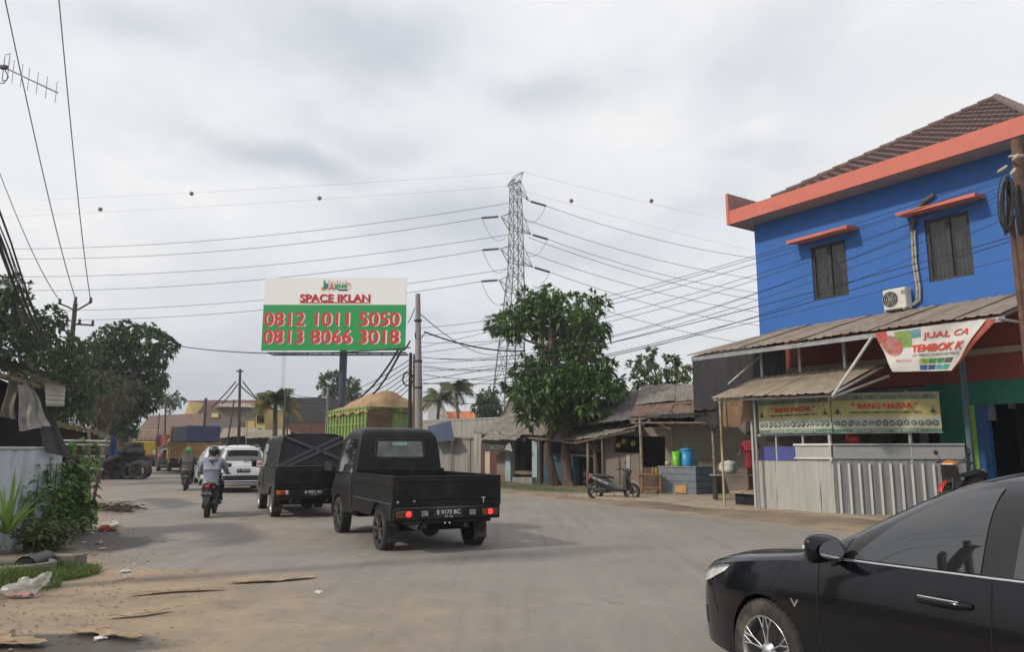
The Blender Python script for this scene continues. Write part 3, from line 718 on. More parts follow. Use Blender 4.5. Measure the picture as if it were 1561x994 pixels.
mb = MB(); c0 = SD(.5, 1.83, -.35); mb.lathe([(.02, -.15), (.13, -.13), (.17, 0), (.14, .12), (.0, .14)], c0, n=12); tag(obj('red_basin', mb, mat('red_plastic', (.42, .02, .03), .4)), 'red plastic basin on the stall counter seen under the side banner', 'basin')

# ------------------------------------------------------------------ banners
def banner_mat():
    m = bpy.data.materials.new('printed_banner'); m.use_nodes = True; nt = m.node_tree; N = nt.nodes; b = N['Principled BSDF']; b.inputs['Roughness'].default_value = .6
    uv = N.new('ShaderNodeUVMap'); sp = N.new('ShaderNodeSeparateXYZ'); link(nt, uv.outputs[0], sp.inputs[0])
    r = N.new('ShaderNodeValToRGB'); r.color_ramp.interpolation = 'CONSTANT'; cr = r.color_ramp
    st = [(0, (.10, .22, .16)), (.10, (.52, .50, .36)), (.14, (.50, .53, .46)), (.36, (.55, .54, .38)), (.41, (.52, .47, .20)), (.80, (.46, .47, .24))]
    while len(cr.elements) < len(st): cr.elements.new(.5)
    for e, (p, c) in zip(cr.elements, st): e.position = p; e.color = (*c, 1)
    link(nt, sp.outputs[1], r.inputs[0])
    # creases
    n = N.new('ShaderNodeTexNoise'); n.inputs['Scale'].default_value = 6; tc = N.new('ShaderNodeTexCoord'); link(nt, tc.outputs['Object'], n.inputs[0])
    mx = N.new('ShaderNodeMix'); mx.data_type = 'RGBA'; mx.blend_type = 'MULTIPLY'; mx.inputs[0].default_value = .35; link(nt, r.outputs[0], mx.inputs[6]); link(nt, n.outputs[0], mx.inputs[7])
    link(nt, mx.outputs[2], b.inputs['Base Color']); return m
BANM = banner_mat()
INK_TEAL = mat('teal_ink', (.05, .16, .20), .6); INK_RED = mat('red_ink', (.60, .035, .02), .6); INK_DK = mat('dark_ink', (.04, .05, .05), .6); INK_W = mat('white_ink', (.62, .63, .60), .6); INK_G = mat('green_ink', (.05, .22, .10), .6)
def banner(label, P0, xd, wid, hgt, ph, z0, z1, sag=.01):
    """printed food banner: P0 lower left corner seen from the front"""
    t = thing('stall_banner', label, 'banner', P0)
    X = Vector(xd).normalized(); nr = X.cross(Vector((0, 0, 1))).normalized()
    wave = lambda s, v: nr * (.012 * math.sin(s * 18 + ph) * (1 - v * .5) + .008 * math.sin(s * 43 + v * 5))
    mb = MB(); mb.grid(lambda s, v: P0 + X * wid * s + Vector((0, 0, hgt * v)) + wave(s, v), 40, 8)
    o = obj('sheet', mb, BANM, t); uvl = o.data.uv_layers.new(name='uv')
    idx = {}
    for i in range(41):
        for j in range(9): idx[i * 9 + j] = (i / 40, j / 8)
    for lp in o.data.loops: uvl.data[lp.index].uv = idx[lp.vertex_index]
    def tx(nm, s, y, h, w_, m, bold=0.01):
        text(nm, s, .1, m, t, P0 + X * wid * .5 + Vector((0, 0, hgt * y)) + nr * .026, X, width=wid * w_, height=hgt * h, extrude=.002, bold=bold, align='CENTER')
    tx('print_line', 'PECEL LELE SAMBAL RAMPAI DADAKAN PEDAS KHAS LAMPUNG', .90, .12, .96, INK_TEAL, .012)
    tx('print_title', '" BANG NAZAR "', .68, .135, .60, INK_RED, .03)
    tx('print_line', 'SAMBAL RAMPAI, SAMBAL DADAKAN, SAMBAL TERASI', .515, .06, .66, INK_DK, .006)
    tx('print_line', 'MENERIMA PESANAN   NASI BUNGKUS', .055, .05, .62, INK_W, .006)
    # row of plates and fishes, and the two little mosque-like crests
    mb = MB(); me2 = MB(); rr = random.Random(3)
    def flat(mbx, cx, cy, rx, ry, ang=0, n=12, k0=0):
        pts = []
        for k in range(n):
            g_ = 2 * math.pi * k / n; x, y = rx * math.cos(g_), ry * math.sin(g_); ca, sa = math.cos(ang), math.sin(ang)
            pts.append(P0 + X * (wid * cx + x * ca - y * sa) + Vector((0, 0, hgt * cy + x * sa + y * ca)) + nr * (.0225 + k0))
        mbx.add(pts, [tuple(range(n))])
    for k in range(15):
        cx = .05 + k * .064; a_ = rr.uniform(-.8, .8)
        flat(mb, cx, .25, rr.uniform(.018, .030) * wid, rr.uniform(.05, .085) * hgt, a_, n=rr.choice((5, 7, 12))); flat(me2, cx, .25, .013 * wid, .035 * hgt, a_, k0=.002)
    obj('food_pictures', mb, mat('print_dark', (.09, .11, .11), .6, var=.3, scale=20), t); obj('food_highlights', me2, mat('print_mid', (.38, .42, .40), .6, var=.3, scale=20), t)
    mb = MB()
    for cx in (.06, .935):
        for (dx, y, w_, h_) in ((0, .50, .045, .02), (0, .535, .035, .02), (0, .57, .02, .02), (0, .615, .005, .06)):
            flat(mb, cx + dx, y, w_ * wid, h_ * hgt, n=4)
    obj('emblem', mb, INK_DK, t)
    mb = MB(); mb.tube([P0 + Vector((0, 0, hgt)) - X * .02, P0 + X * (wid + .02) + Vector((0, 0, hgt))], .018, 6); mb.tube([P0 - X * .02, P0 + X * (wid + .02)], .014, 6); obj('batten', mb, STEEL, t)
    return t
bu0, bz0 = FU(1270, 664, CW - .09); bu1, _ = FU(1158, 664, CW - .09)
banner('sunlit yellow printed food banner hanging on the front of the zinc booth', UW(bu1, CW - .10, 1.99), -DV, bu1 - bu0 - .02, .86, 0, 0, 0)
banner('shaded wide yellow printed food banner on the booth side facing the dark car', SD(.03, 1.97, .07), sdv, 2.32, .93, 1, 0, 0)

# paint shop banner hanging from the canopy edge, its right end folded over
pb = thing('paint_shop_banner', 'white paint shop banner with red lettering, sagging and folded at its right end', 'banner', FP(1400, 510, 15.6))
W0 = CAN_W - .12
c00, c10, c01, c11 = FP(1334, 508, W0), FP(1520, 487, W0 - .25), FP(1362, 567, W0), FP(1452, 565, W0 - .1)
c10m = FP(1494, 488, W0 - .15)
PBW = mat('banner_white', (.58, .56, .54), .6, var=.05, scale=3)
wv = lambda s, v: -NV * (.03 * math.sin(s * 14 + v * 2) + .02 * math.sin(v * 9 + s * 4))
def pbf(s, v): return (c00.lerp(c10m, s)).lerp(c01.lerp(c11, s), v) + wv(s, v)
mb = MB(); mb.grid(pbf, 30, 12); obj('sheet', mb, PBW, pb)
mb = MB(); mb.grid(lambda s, v: (c10m.lerp(c10, s)).lerp(c11 + (c10 - c11) * 0.02 * s, v) + wv(1, v) - NV * .05 * math.sin(s * 3.1) , 12, 10); obj('folded_end', mb, mat('banner_fold_red', (.40, .035, .035), .6, color2=(.50, .20, .14), scale=2.2), pb)
mb = MB(); mb.grid(lambda s, v: c10m.lerp(c10, s * .5).lerp(c11, v) + wv(1, v) - NV * (.07 + .03 * math.sin(v * 5)), 6, 8); obj('fold_back', mb, PBW, pb)
def pbt(nm, s, ox, oy, w_, h_, m, bold, slant=0):
    me = text_mesh(s, 1, extrude=0, bold=bold); X_ = [v.co.x for v in me.vertices]; Y_ = [v.co.y for v in me.vertices]
    x0, x1, y0, y1 = min(X_), max(X_), min(Y_), max(Y_)
    for v in me.vertices:
        a = (v.co.x - x0) / (x1 - x0); b = (v.co.y - y0) / (y1 - y0)
        v.co = pbf(ox + a * w_, oy - b * h_) - NV * .012 * (1 + (m is not INK_W))
    inv_ = wm(pb).inverted(); me.transform(inv_); obj(nm, me, m, pb)
pbt('print_title', 'JUAL CA', .50, .30, .46, .17, INK_W, .045); pbt('print_title', 'JUAL CA', .50, .30, .46, .17, INK_RED, .012)
pbt('print_title', 'TEMBOK KI', .36, .56, .64, .17, INK_RED, .03)
pbt('print_line', 'CAT TEMBOK INTERIOR EKSTERIOR', .37, .66, .60, .05, INK_DK, .01)
pbt('print_line', 'MELAYANI', .13, .76, .22, .06, mat('pink_ink', (.55, .2, .2), .6), .01)
def patch(nm, s0, s1, v0, v1, m, k=.006):
    mb = MB(); mb.grid(lambda a, b: pbf(s0 + (s1 - s0) * a, v0 + (v1 - v0) * b) - NV * k, 6, 4); obj(nm, mb, m, pb)
patch('print_leaf', .20, .36, .03, .42, mat('green_splash', (.06, .25, .07), .6, color2=(.35, .42, .10), scale=9)); patch('print_leaf', .36, .47, .03, .22, mat('blue_splash', (.06, .20, .30), .6, color2=(.2, .35, .4), scale=9), .007)
patch('print_corner', .0, .13, .0, .28, mat('red_splash', (.45, .03, .03), .6, color2=(.4, .12, .1), scale=8))
mb = MB(); ce = (.13, .36); mb.add([pbf(ce[0] + .115 * math.cos(k * math.pi / 10) , ce[1] + .25 * math.sin(k * math.pi / 10)) - NV * .01 for k in range(20)], [tuple(range(20))]); obj('print_roundel', mb, mat('roundel_red', (.50, .05, .04), .6, color2=(.35, .30, .25), scale=10), pb)
for k, c in enumerate([(.30, .42, .08), (.10, .35, .08), (.06, .26, .12), (.10, .10, .09), (.05, .10, .32), (.04, .06, .16), (.08, .30, .38), (.06, .34, .2)]):
    patch('print_swatch', .47 + (k % 4) * .115, .575 + (k % 4) * .115, (.72, .86)[k // 4], (.83, .97)[k // 4], mat('swatch%d' % k, c, .6, var=.3, scale=12))
mb = MB(); mb.tube([c10 + Vector((0, 0, .02)), FP(1561, 492, BW - .9)], .03, 8); tag(obj('pipe_arm', mb, mat('white_pipe', (.5, .5, .48), .5)), 'white pipe arm reaching from the folded banner end to the building', 'pipe')
# hanging brown cloth at the left end, and the pole beside it
mb = MB(); q0, q1 = FP(1102, 603, 16.6), FP(1146, 603, 16.4); mb.grid(lambda s, v: q0.lerp(q1, s) - Vector((0, 0, (.86 - .26 * s + .1 * math.sin(s * 3)) * v)) - NV * (.06 * math.sin(s * 9 + v)), 24, 8)
tag(obj('hanging_cloth', mb, mat('brown_sacking', (.24, .15, .09), .95, var=.2, scale=5)), 'brown sackcloth hung under the awning between two thin poles', 'cloth')
for (x, y0_, lab, m, w) in ((1097, 602, 'thin pole with yellowed top at the left corner of the awning', mat('yellowed_pole', (.40, .33, .17), .6, var=.35, scale=1.5), 16.3), (1149, 604, 'grey steel pole right of the brown sackcloth', STEEL, 16.3)):
    p = FP(x, y0_, w); mb = MB(); mb.tube([(p.x, p.y, 0), (p.x, p.y, p.z)], .035, 8); tag(obj('awning_pole', mb, m), lab, 'pole')
# black sheet wall at the left end of the canopy
bw_ = thing('black_sheet_wall', 'tall black corrugated sheet wall under the left end of the canopy', 'wall', UW(15, 18))
BLK = mat('black_sheet', (.028, .027, .030), .7, var=.3, scale=3, streak=True)
p, q = FP(1058, 535, 17.6), FP(1118, 535, 16.9); 
P_ = [UW(*FU(1056, 560, 18.9)[:1], 18.9), UW(14.2, 17.9), UW(13.6, 17.6), UW(12.6, 17.4)]
for i in range(3):
    for (z0, z1) in ((2.35, 3.4), (3.38, 4.62)):
        mb = MB(); a_, b2 = P_[i], P_[i + 1]; mb.corr(a_ + Vector((0, 0, z0)), b2 + Vector((0, 0, z0)), b2 + Vector((0, 0, z1)), a_ + Vector((0, 0, z1)), 7, .012, 2); obj('sheet', mb, BLK, bw_)
# raised shop floor
mb = MB(); mb.uw(4.2, 8.5, 16.6, 19, .05, .32); struct('porch_floor', mb, CONC)
mb = MB(); mb.uw(3, 20.5, 16.1, 24, .0, .10); struct('shop_apron', mb, mat('cement_floor', (.34, .28, .21), .9, var=.15, scale=1.5, bump=.3, dirt=(.22, .17, .13), dirt_amt=.4))
# ------------------------------------------------------------------ low roadside sheds behind the tree
ASB = mat('asbestos_roof', (.21, .185, .16), .92, var=.14, scale=3, bump=.25, dirt=(.10, .085, .075), dirt_amt=.45, dirt_scale=1.2)
ASBD = mat('dark_asbestos_roof', (.13, .118, .11), .92, var=.2, scale=3, bump=.25, dirt=(.06, .055, .05), dirt_amt=.5)
RUST = mat('rusty_sheet', (.19, .095, .07), .85, var=.25, scale=3, bump=.15, dirt=(.10, .07, .055), dirt_amt=.5)
LTBL = mat('light_blue_paint', (.34, .45, .50), .8, var=.12, scale=3, dirt=(.25, .22, .18), dirt_amt=.35, streak=True)
DKBL = mat('dark_blue_wall', (.045, .10, .14), .8, var=.2)
MAROON = mat('maroon_paint', (.12, .045, .035), .7, var=.15)
def wall_px(mb, pts, w, th=.1):       # polygon measured on the plane w, given thickness
    mb.slab([FP(x, y, w) for x, y in pts], NV * th); return mb
def vpost(mb, x, y0, w, r=.06, lean=0.0, n=6, z0=0.0):
    p = FP(x, y0, w); mb.tube([(p.x + lean, p.y, z0), (p.x + lean * .5 + .01, p.y, p.z * .5), (p.x, p.y, p.z)], [r * 1.1, r, r * .9], n); return mb
def roof_sheets(name, parent, a, b, c, d, n, m, waves=8, amp=.025, sag=.03, nv=5, thick=True):
    amp *= .55
    a, b, c, d = map(Vector, (a, b, c, d))
    for i in range(n):
        s0, s1 = i / n, (i + 1) / n + .004; j = (.0, .03)[i % 2]; dz = Vector((0, 0, rnd(0, .03) + j)); e = rnd(-.02, .02)
        mb = MB(); mb.corr(a.lerp(b, s0) + dz, a.lerp(b, s1) + dz, d.lerp(c, s1) + dz, d.lerp(c, s0) + dz, waves, amp, nv, sag=sag, wob=.05)
        obj(name, mb, m, parent)

# far shed with a hipped grey roof and light blue posts ------------------------------------------------
sh = thing('grey_roof_shed', 'low shed with sagging grey asbestos roof and light blue posts behind the two-trunk tree', 'shed', UW(29, 23))
wf = 21.8
def zat(u, w, x, y): return FU(x, y, w)[1]
e0 = FP(722, 658, wf - .9); e1 = FP(868, 668, wf - .9); r1 = FP(905, 596, wf + 4.0); r0 = FP(806, 612, wf + 4.0)
roof_sheets('roof_sheet', sh, e0, e1, r1, r0, 4, ASB, 9)
mb = MB(); mb.slab([FP(722, 658, wf - .88), FP(800, 668, wf - .88), FP(800, 674, wf - .88), FP(722, 660, wf - .88)], NV * .05); obj('fascia_board', mb, WOOD, sh)
# small front lean-to
b0 = FP(733, 671, wf - 1.6); b1 = FP(786, 672, wf - 1.7); b2_ = FP(795, 664, wf - .9); b3 = FP(742, 662, wf - .9)
roof_sheets('leanto_sheet', sh, b0, b1, b2_, b3, 2, ASB, 6, .02)
mb = MB(); wall_px(mb, [(736, 676), (780, 672), (778, 689), (737, 689)], wf - 1.35, .04); sgn = obj('sign_board', mb, mat('faded_dark_sign', (.075, .07, .068), .8, var=.4, scale=8), sh)
P = FP(757, 682, wf - 1.38); text('sign_text', 'NASI UDUK', .2, mat('faded_print', (.22, .21, .20), .8), sh, P, -DV, width=1.2, height=.22, extrude=.003)
mb = MB(); mb.slab([FP(769, 685, wf - 1.42), FP(777, 672, wf - 1.42), FP(781, 689, wf - 1.42)], NV * .03); obj('torn_flap', mb, mat('pale_flap', (.38, .37, .35), .8), sh)
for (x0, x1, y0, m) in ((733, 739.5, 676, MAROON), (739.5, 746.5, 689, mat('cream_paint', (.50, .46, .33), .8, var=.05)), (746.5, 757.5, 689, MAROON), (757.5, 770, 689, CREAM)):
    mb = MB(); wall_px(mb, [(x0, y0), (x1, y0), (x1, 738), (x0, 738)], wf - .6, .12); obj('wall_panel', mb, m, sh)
for (x0, x1) in ((770, 778), (811, 818.5)):
    mb = MB(); wall_px(mb, [(x0, 672), (x1, 672), (x1, 740), (x0, 740)], wf - .75, .25); obj('pillar', mb, LTBL, sh)
mb = MB(); wall_px(mb, [(818, 688), (860, 694), (860, 741), (818, 740)], wf - .4, .1); obj('blue_wall', mb, DKBL, sh)
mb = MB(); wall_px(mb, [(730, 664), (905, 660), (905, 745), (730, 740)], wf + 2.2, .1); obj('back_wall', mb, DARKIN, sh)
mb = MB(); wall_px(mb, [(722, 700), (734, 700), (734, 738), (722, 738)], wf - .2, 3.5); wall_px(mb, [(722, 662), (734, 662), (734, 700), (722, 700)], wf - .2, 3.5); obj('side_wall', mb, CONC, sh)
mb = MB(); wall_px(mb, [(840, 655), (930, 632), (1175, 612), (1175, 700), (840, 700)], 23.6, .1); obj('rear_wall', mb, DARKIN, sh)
mb = MB(); wall_px(mb, [(781, 728), (811, 728), (811, 741), (781, 741)], wf - 1.0, .5); obj('doorstep', mb, CONC, sh)
mb = MB(); wall_px(mb, [(783, 718), (811, 719), (811, 724), (783, 723)], wf - .5, .6); obj('shelf', mb, WOOD, sh)

# middle shed: long front awning on rough posts, dark printed banner -------------------------------------
md = thing('long_awning_shed', 'low shed with long drooping grey awning and dark printed banner behind rough wooden posts', 'shed', UW(25, 22))
wm_f = 20.2
a0 = FP(800, 665, wm_f); a0 = UW(*[FU(796, 664, wm_f)[0], wm_f, FU(796, 664, wm_f)[1]])
p = [(822, 672), (880, 672), (925, 664), (970, 651)]
q = [(796, 664), (860, 657), (920, 648), (985, 643)]
for i in range(3):
    roof_sheets('awning_sheet', md, FP(*p[i], wm_f - .2), FP(*p[i + 1], wm_f - .2), FP(*q[i + 1], wm_f + 1.8), FP(*q[i], wm_f + 1.8), 1, ASB, 9, .025, sag=.05)
mb = MB(); mb.tube([FP(806, 668, wm_f - .1), FP(878, 676, wm_f - .1), FP(968, 656, wm_f - .1)], .05, 5); obj('eave_pole', mb, WOOD, md)
# upper roof behind
roof_sheets('roof_sheet', md, FP(858, 652, wm_f + 1.9), FP(960, 637, wm_f + 1.9), FP(925, 612, wm_f + 5), FP(880, 640, wm_f + 5), 2, ASB, 8)
mb = MB(); wall_px(mb, [(865, 676), (908, 674), (908, 694), (865, 692)], wm_f + 1.2, .03); obj('banner', mb, mat('dark_print_banner', (.05, .045, .05), .6, var=.4, scale=6), md)
text('banner_text', 'SEDIA AYAM GORENG', .2, mat('banner_print', (.28, .24, .24), .7), md, FP(886, 683, wm_f + 1.17), -DV, width=2.6, height=.32, extrude=.003, bold=.01)
mb = MB(); wall_px(mb, [(865, 692), (908, 695), (908, 697.5), (865, 694.5)], wm_f + 1.1, .06); obj('white_rail', mb, LTBL, md)
for (x0, x1, m) in ((861, 873, LTBL), (873, 878, DKBL)):
    mb = MB(); wall_px(mb, [(x0, 694), (x1, 694), (x1, 742), (x0, 742)], wm_f + 1.2, .2); obj('pillar', mb, m, md)
mb = MB(); wall_px(mb, [(876, 694), (926, 690), (926, 744), (876, 742)], wm_f + 1.6, .1); obj('display_front', mb, DARKIN, md)
mb = MB(); wall_px(mb, [(882, 708), (894, 708), (894, 738), (882, 738)], wm_f + 1.4, .06); obj('glass_case', mb, GLASSD, md)
for (x, y, r) in ((822, 673, .07), (896, 670, .07), (906, 668, .10), (918, 663, .05)):
    mb = MB(); vpost(mb, x, y, wm_f + (0 if x != 906 else .5), r, rnd(-.05, .05)); obj('post', mb, WOOD, md)
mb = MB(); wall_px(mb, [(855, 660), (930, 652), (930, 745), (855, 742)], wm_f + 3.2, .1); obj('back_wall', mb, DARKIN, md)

# near shed: big dark roof, cream wall with hatch, rusty porch ------------------------------------------
ns = thing('cream_wall_shed', 'cream walled roadside shed with dark patched roof and rusty sheet porch', 'shed', UW(20.5, 23))
wn = 20.9
roof_sheets('roof_sheet', ns, FP(868, 652, wn - .2), FP(962, 641, wn - .2), FP(955, 597, wn + 4.2), FP(930, 604, wn + 4.2), 2, ASBD, 8)
roof_sheets('roof_sheet', ns, FP(958, 642, wn - .2), FP(1062, 636, wn - .2), FP(1056, 588, wn + 4.2), FP(955, 597, wn + 4.2), 3, ASBD, 7)
roof_sheets('upper_sheet', ns, FP(968, 618, wn + 1.2), FP(1060, 610, wn + 1.0), FP(1058, 586, wn + 4.3), FP(978, 588, wn + 4.3), 3, ASB, 8)
mb = MB(); mb.slab([FP(966, 619, wn + 1.15), FP(1060, 611, wn + 1.0), FP(1060, 615, wn + 1.0), FP(966, 622, wn + 1.15)], NV * .06); obj('fascia_board', mb, WOOD, ns)
# porch of rusty sheets
pw = 19.0
roof_sheets('porch_sheet', ns, FP(955, 634, pw), FP(1094, 625, pw - .6), FP(1088, 616, pw + 1.6), FP(972, 621, pw + 1.8), 4, RUST, 8, .022, sag=.03)
mb = MB()
for (xa, ya, xb, yb) in ((958, 637, 1094, 629), (962, 645, 1090, 645)): mb.tube([FP(xa, ya, pw + .1), FP(xb, yb, pw - .3)], .035, 5)
obj('beam', mb, WOOD, ns)
for (xa, ya, xb, yb) in ((976, 652, 960, 638), (976, 652, 992, 640), (1085, 660, 1074, 646), (1085, 660, 1096, 650), (1024, 655, 1002, 646)):
    mb = MB(); mb.tube([FP(xa, ya, pw + .1), FP(xb, yb, pw + .1)], .04, 5); obj('brace', mb, WOOD, ns)
for (x, y, r, w) in ((975.5, 640, .055, pw), (1085, 634, .05, pw), (1024, 640, .05, pw + 1.7)):
    mb = MB(); vpost(mb, x, y, w, r, 0.02, 8); obj('post', mb, mat('worn_pole', (.26, .22, .19), .7, var=.3, scale=6), ns)
# wall with hatch opening: built round the hole
hw = wn + .1
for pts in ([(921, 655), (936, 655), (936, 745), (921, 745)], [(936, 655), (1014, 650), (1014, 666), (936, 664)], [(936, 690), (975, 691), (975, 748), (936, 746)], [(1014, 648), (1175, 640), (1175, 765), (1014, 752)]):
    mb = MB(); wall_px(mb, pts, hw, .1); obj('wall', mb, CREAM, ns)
mb = MB(); wall_px(mb, [(975, 712), (1014, 714), (1014, 750), (975, 748)], hw + .02, .1); obj('low_wall', mb, mat('brown_boards', (.10, .06, .045), .85, var=.3, streak=True), ns)
mb = MB(); wall_px(mb, [(930, 655), (1020, 650), (1020, 755), (930, 748)], hw + 1.6, .1); obj('back_wall', mb, DARKIN, ns)
mb = MB(); wall_px(mb, [(955, 694), (960, 694), (960, 744), (955, 744)], hw - .04, .05); obj('door_edge', mb, mat('pale_strip', (.38, .37, .34), .8), ns)
# hanging balls
BRASS = mat('tan_coconut', (.50, .33, .12), .5, var=.2, scale=12, bump=.2)
for (x, y, yt, lab) in ((943, 679, 664, 'lowest of the tan husked coconuts hanging in the shed hatch'), (951, 673, 664, 'highest tan husked coconut, hung in the middle of the shed hatch'), (965.5, 676.5, 664, 'tan husked coconut hanging apart on the right, beside the porch pole')):
    c = FP(x, y, hw - .15); t = thing('hanging_coconut', lab, 'coconut', c, 0, 'coconuts hung in the shed hatch')
    mb = MB(); mb.lathe([(.005, .13), (.05, .115), (.095, .06), (.105, 0), (.09, -.06), (.05, -.10), (.004, -.112)], c, n=14); obj('husk', mb, BRASS, t)
    mb = MB(); mb.tube([c + Vector((0, 0, .12)), FP(x, yt - 4, hw - .15)], .006, 5); obj('string', mb, CABLE, t)

# drinks counter with two containers ------------------------------------------------------------------
BTILE = mat('blue_grey_cloth', (.17, .205, .235), .7, var=.15, scale=5)
k0 = G(1005, 756); k1 = G(1062, 759); k2 = G(1093, 757); top = 1.03
ct = thing('drinks_counter', 'blue-grey covered drinks counter standing by the shed porch', 'counter', (k0 + k2) / 2)
mb = MB(); k3 = k0 + (k2 - k1)
def stack(zA, zB, sc_=1.0, shift=Vector((0, 0, 0))):
    c = (k0 + k1 + k2 + k3) / 4; return [c + (k - c) * sc_ + shift + Vector((0, 0, z)) for z in (zA, zB) for k in (k0, k1, k2, k3)]
F6 = [(3, 2, 1, 0), (4, 5, 6, 7), (0, 1, 5, 4), (1, 2, 6, 5), (2, 3, 7, 6), (3, 0, 4, 7)]
for i in range(4):
    mb = MB(); mb.add(stack(.08 + i * .225, .08 + (i + 1) * .225 - .012, 1.0 + .006 * (i % 2)), F6); obj('front_board', mb, BTILE, ct)
mb = MB(); mb.add(stack(.985, 1.02, 1.03), F6); obj('counter_top', mb, mat('grey_laminate', (.24, .26, .27), .5, var=.1), ct)
mb = MB(); 
for kk in (k0, k1, k2, k3): mb.tube([kk, kk + Vector((0, 0, .1))], .03, 6)
obj('foot', mb, STEEL, ct); ct.children[-1]['kind'] = 'stuff'
fx = (k1 - k0).normalized(); fn_ = fx.cross(Vector((0, 0, 1)))
mb = MB(); c = k0.lerp(k1, .60) + Vector((0, 0, .26)) + fn_ * .02; mb.box(c, (.46, .02, .26), Matrix.Rotation(math.atan2(fx.y, fx.x), 3, 'Z')); obj('orange_sticker', mb, mat('tan_cardboard', (.50, .29, .11), .8), ct)
kc = (k0 + k1 + k2 + k3) / 4
def container(name, label, c, r, h, m, taper=.9, lid=None):
    t = thing(name, label, 'drink container', c)
    mb = MB(); mb.lathe([(.001, 0), (r * taper, 0), (r * (taper + .02), .02), (r, h), (r * .96, h), (.001, h - .01)], c, n=28); obj('body', mb, m, t)
    if lid: mb = MB(); mb.lathe([(.001, h + .06), (r * .55, h + .055), (r * .98, h + .02), (r * 1.05, h + .015), (r * 1.05, h - .04), (r * .97, h - .04)], c, n=28); mb.lathe([(.02, h + .06), (.05, h + .06), (.055, h + .085), (.001, h + .09)], c, n=12); obj('lid', mb, lid, t)
    else: mb = MB(); mb.tube([c + Vector((r * .5, 0, h - .01)), c + Vector((r * .55, 0, h + .06))], .02, 6); obj('ladle_end', mb, m, t)
    return t
GRN = mat('lime_plastic', (.16, .55, .03), .35, var=.03); SKY = mat('sky_blue_plastic', (.035, .30, .62), .35, var=.04)
s1 = 25.5
def ctop(x): 
    p = FP(x, 720, 1); r = ray(x, 716); t = kc.y / r.y; return Vector((r.x * t, kc.y - .05, 1.022))
container('lime_container', 'lime green open plastic drink container on the blue-grey counter', ctop(1031), .15, .50, GRN, .85)
container('blue_container', 'taller sky blue lidded drink container on the blue-grey counter', ctop(1047), .22, .56, SKY, .88, SKY)
container('green_cup', 'small green plastic cup at the right end of the blue-grey counter', ctop(1062) + Vector((0, .1, 0)), .07, .16, mat('green_plastic', (.05, .38, .10), .4), .8)
cc = ctop(1018); t = thing('fruit_on_counter', 'pale coconut fruit resting at the left end of the drinks counter', 'fruit', cc)
mb = MB(); mb.lathe([(.004, 0), (.08, .02), (.11, .09), (.08, .16), (.004, .18)], cc, n=12); obj('shell', mb, mat('pale_coconut', (.50, .42, .28), .7, var=.25, scale=10), t)
# wooden stool / small table by the counter
tb = thing('wooden_table', 'small orange-brown wooden table with bottles beside the drinks counter', 'table', G(991, 757))
OW = mat('orange_wood', (.36, .18, .07), .6, var=.2, scale=6)
c = G(991, 757); w_ = .36
for dx in (-.32, .32):
    for dy in (-.2, .2): mb = MB(); mb.box(c + Vector((dx, dy, .36)), (.05, .05, .72)); obj('leg', mb, OW, tb)
mb = MB(); mb.bbox(c + Vector((0, 0, .74)), (.80, .52, .04), .008); obj('table_top', mb, OW, tb)
mb = MB(); mb.box(c + Vector((0, -.2, .30)), (.60, .03, .05)); obj('rail', mb, OW, tb); mb = MB(); mb.box(c + Vector((0, -.05, .22)), (.62, .40, .02)); obj('shelf', mb, WOOD, tb)
for i, (dx, m, lab) in enumerate(((.12, mat('orange_bottle', (.55, .22, .04), .3), 'orange bottle standing on the small wooden table'), (.24, mat('yellow_bottle', (.55, .42, .06), .3), 'yellow bottle standing on the small wooden table'))):
    b_ = MB(); b_.lathe([(.001, 0), (.035, 0), (.035, .14), (.015, .19), (.015, .23), (.001, .23)], c + Vector((dx, 0, .762)), n=10); tag(obj('bottle', b_, m), lab, 'bottle', 'bottles on the small table')
# bench and bundle behind the thin pole
bc = FP(1117, 725, 18.6); bc.z = 0
bn = thing('dark_bench', 'dark table with a tied white bundle on it under the brown sackcloth', 'table', bc)
mb = MB(); mb.bbox(bc + Vector((0, 0, .82)), (1.3, .5, .05), .01); obj('table_top', mb, mat('grey_top', (.22, .24, .27), .5), bn)
for dx in (-.55, .55):
    mb = MB(); mb.box(bc + Vector((dx, 0, .40)), (.05, .4, .80)); obj('leg', mb, DARKSTEEL, bn)
b_ = MB()
def sack(s, v):
    a = s * 2 * math.pi; r = (.26 + .05 * math.sin(a * 3) + .03 * math.sin(v * 9)) * math.sin(max(.02, v) * math.pi) ** .5
    return bc + Vector((-.1 + r * 1.1 * math.cos(a), r * .8 * math.sin(a), .85 + v * .42))
b_.grid(sack, 20, 9); tag(obj('white_bundle', b_, mat('white_cloth', (.50, .50, .47), .9, var=.15, scale=8, bump=.4, bscale=14)), 'lumpy white cloth bundle on the dark table', 'bundle')

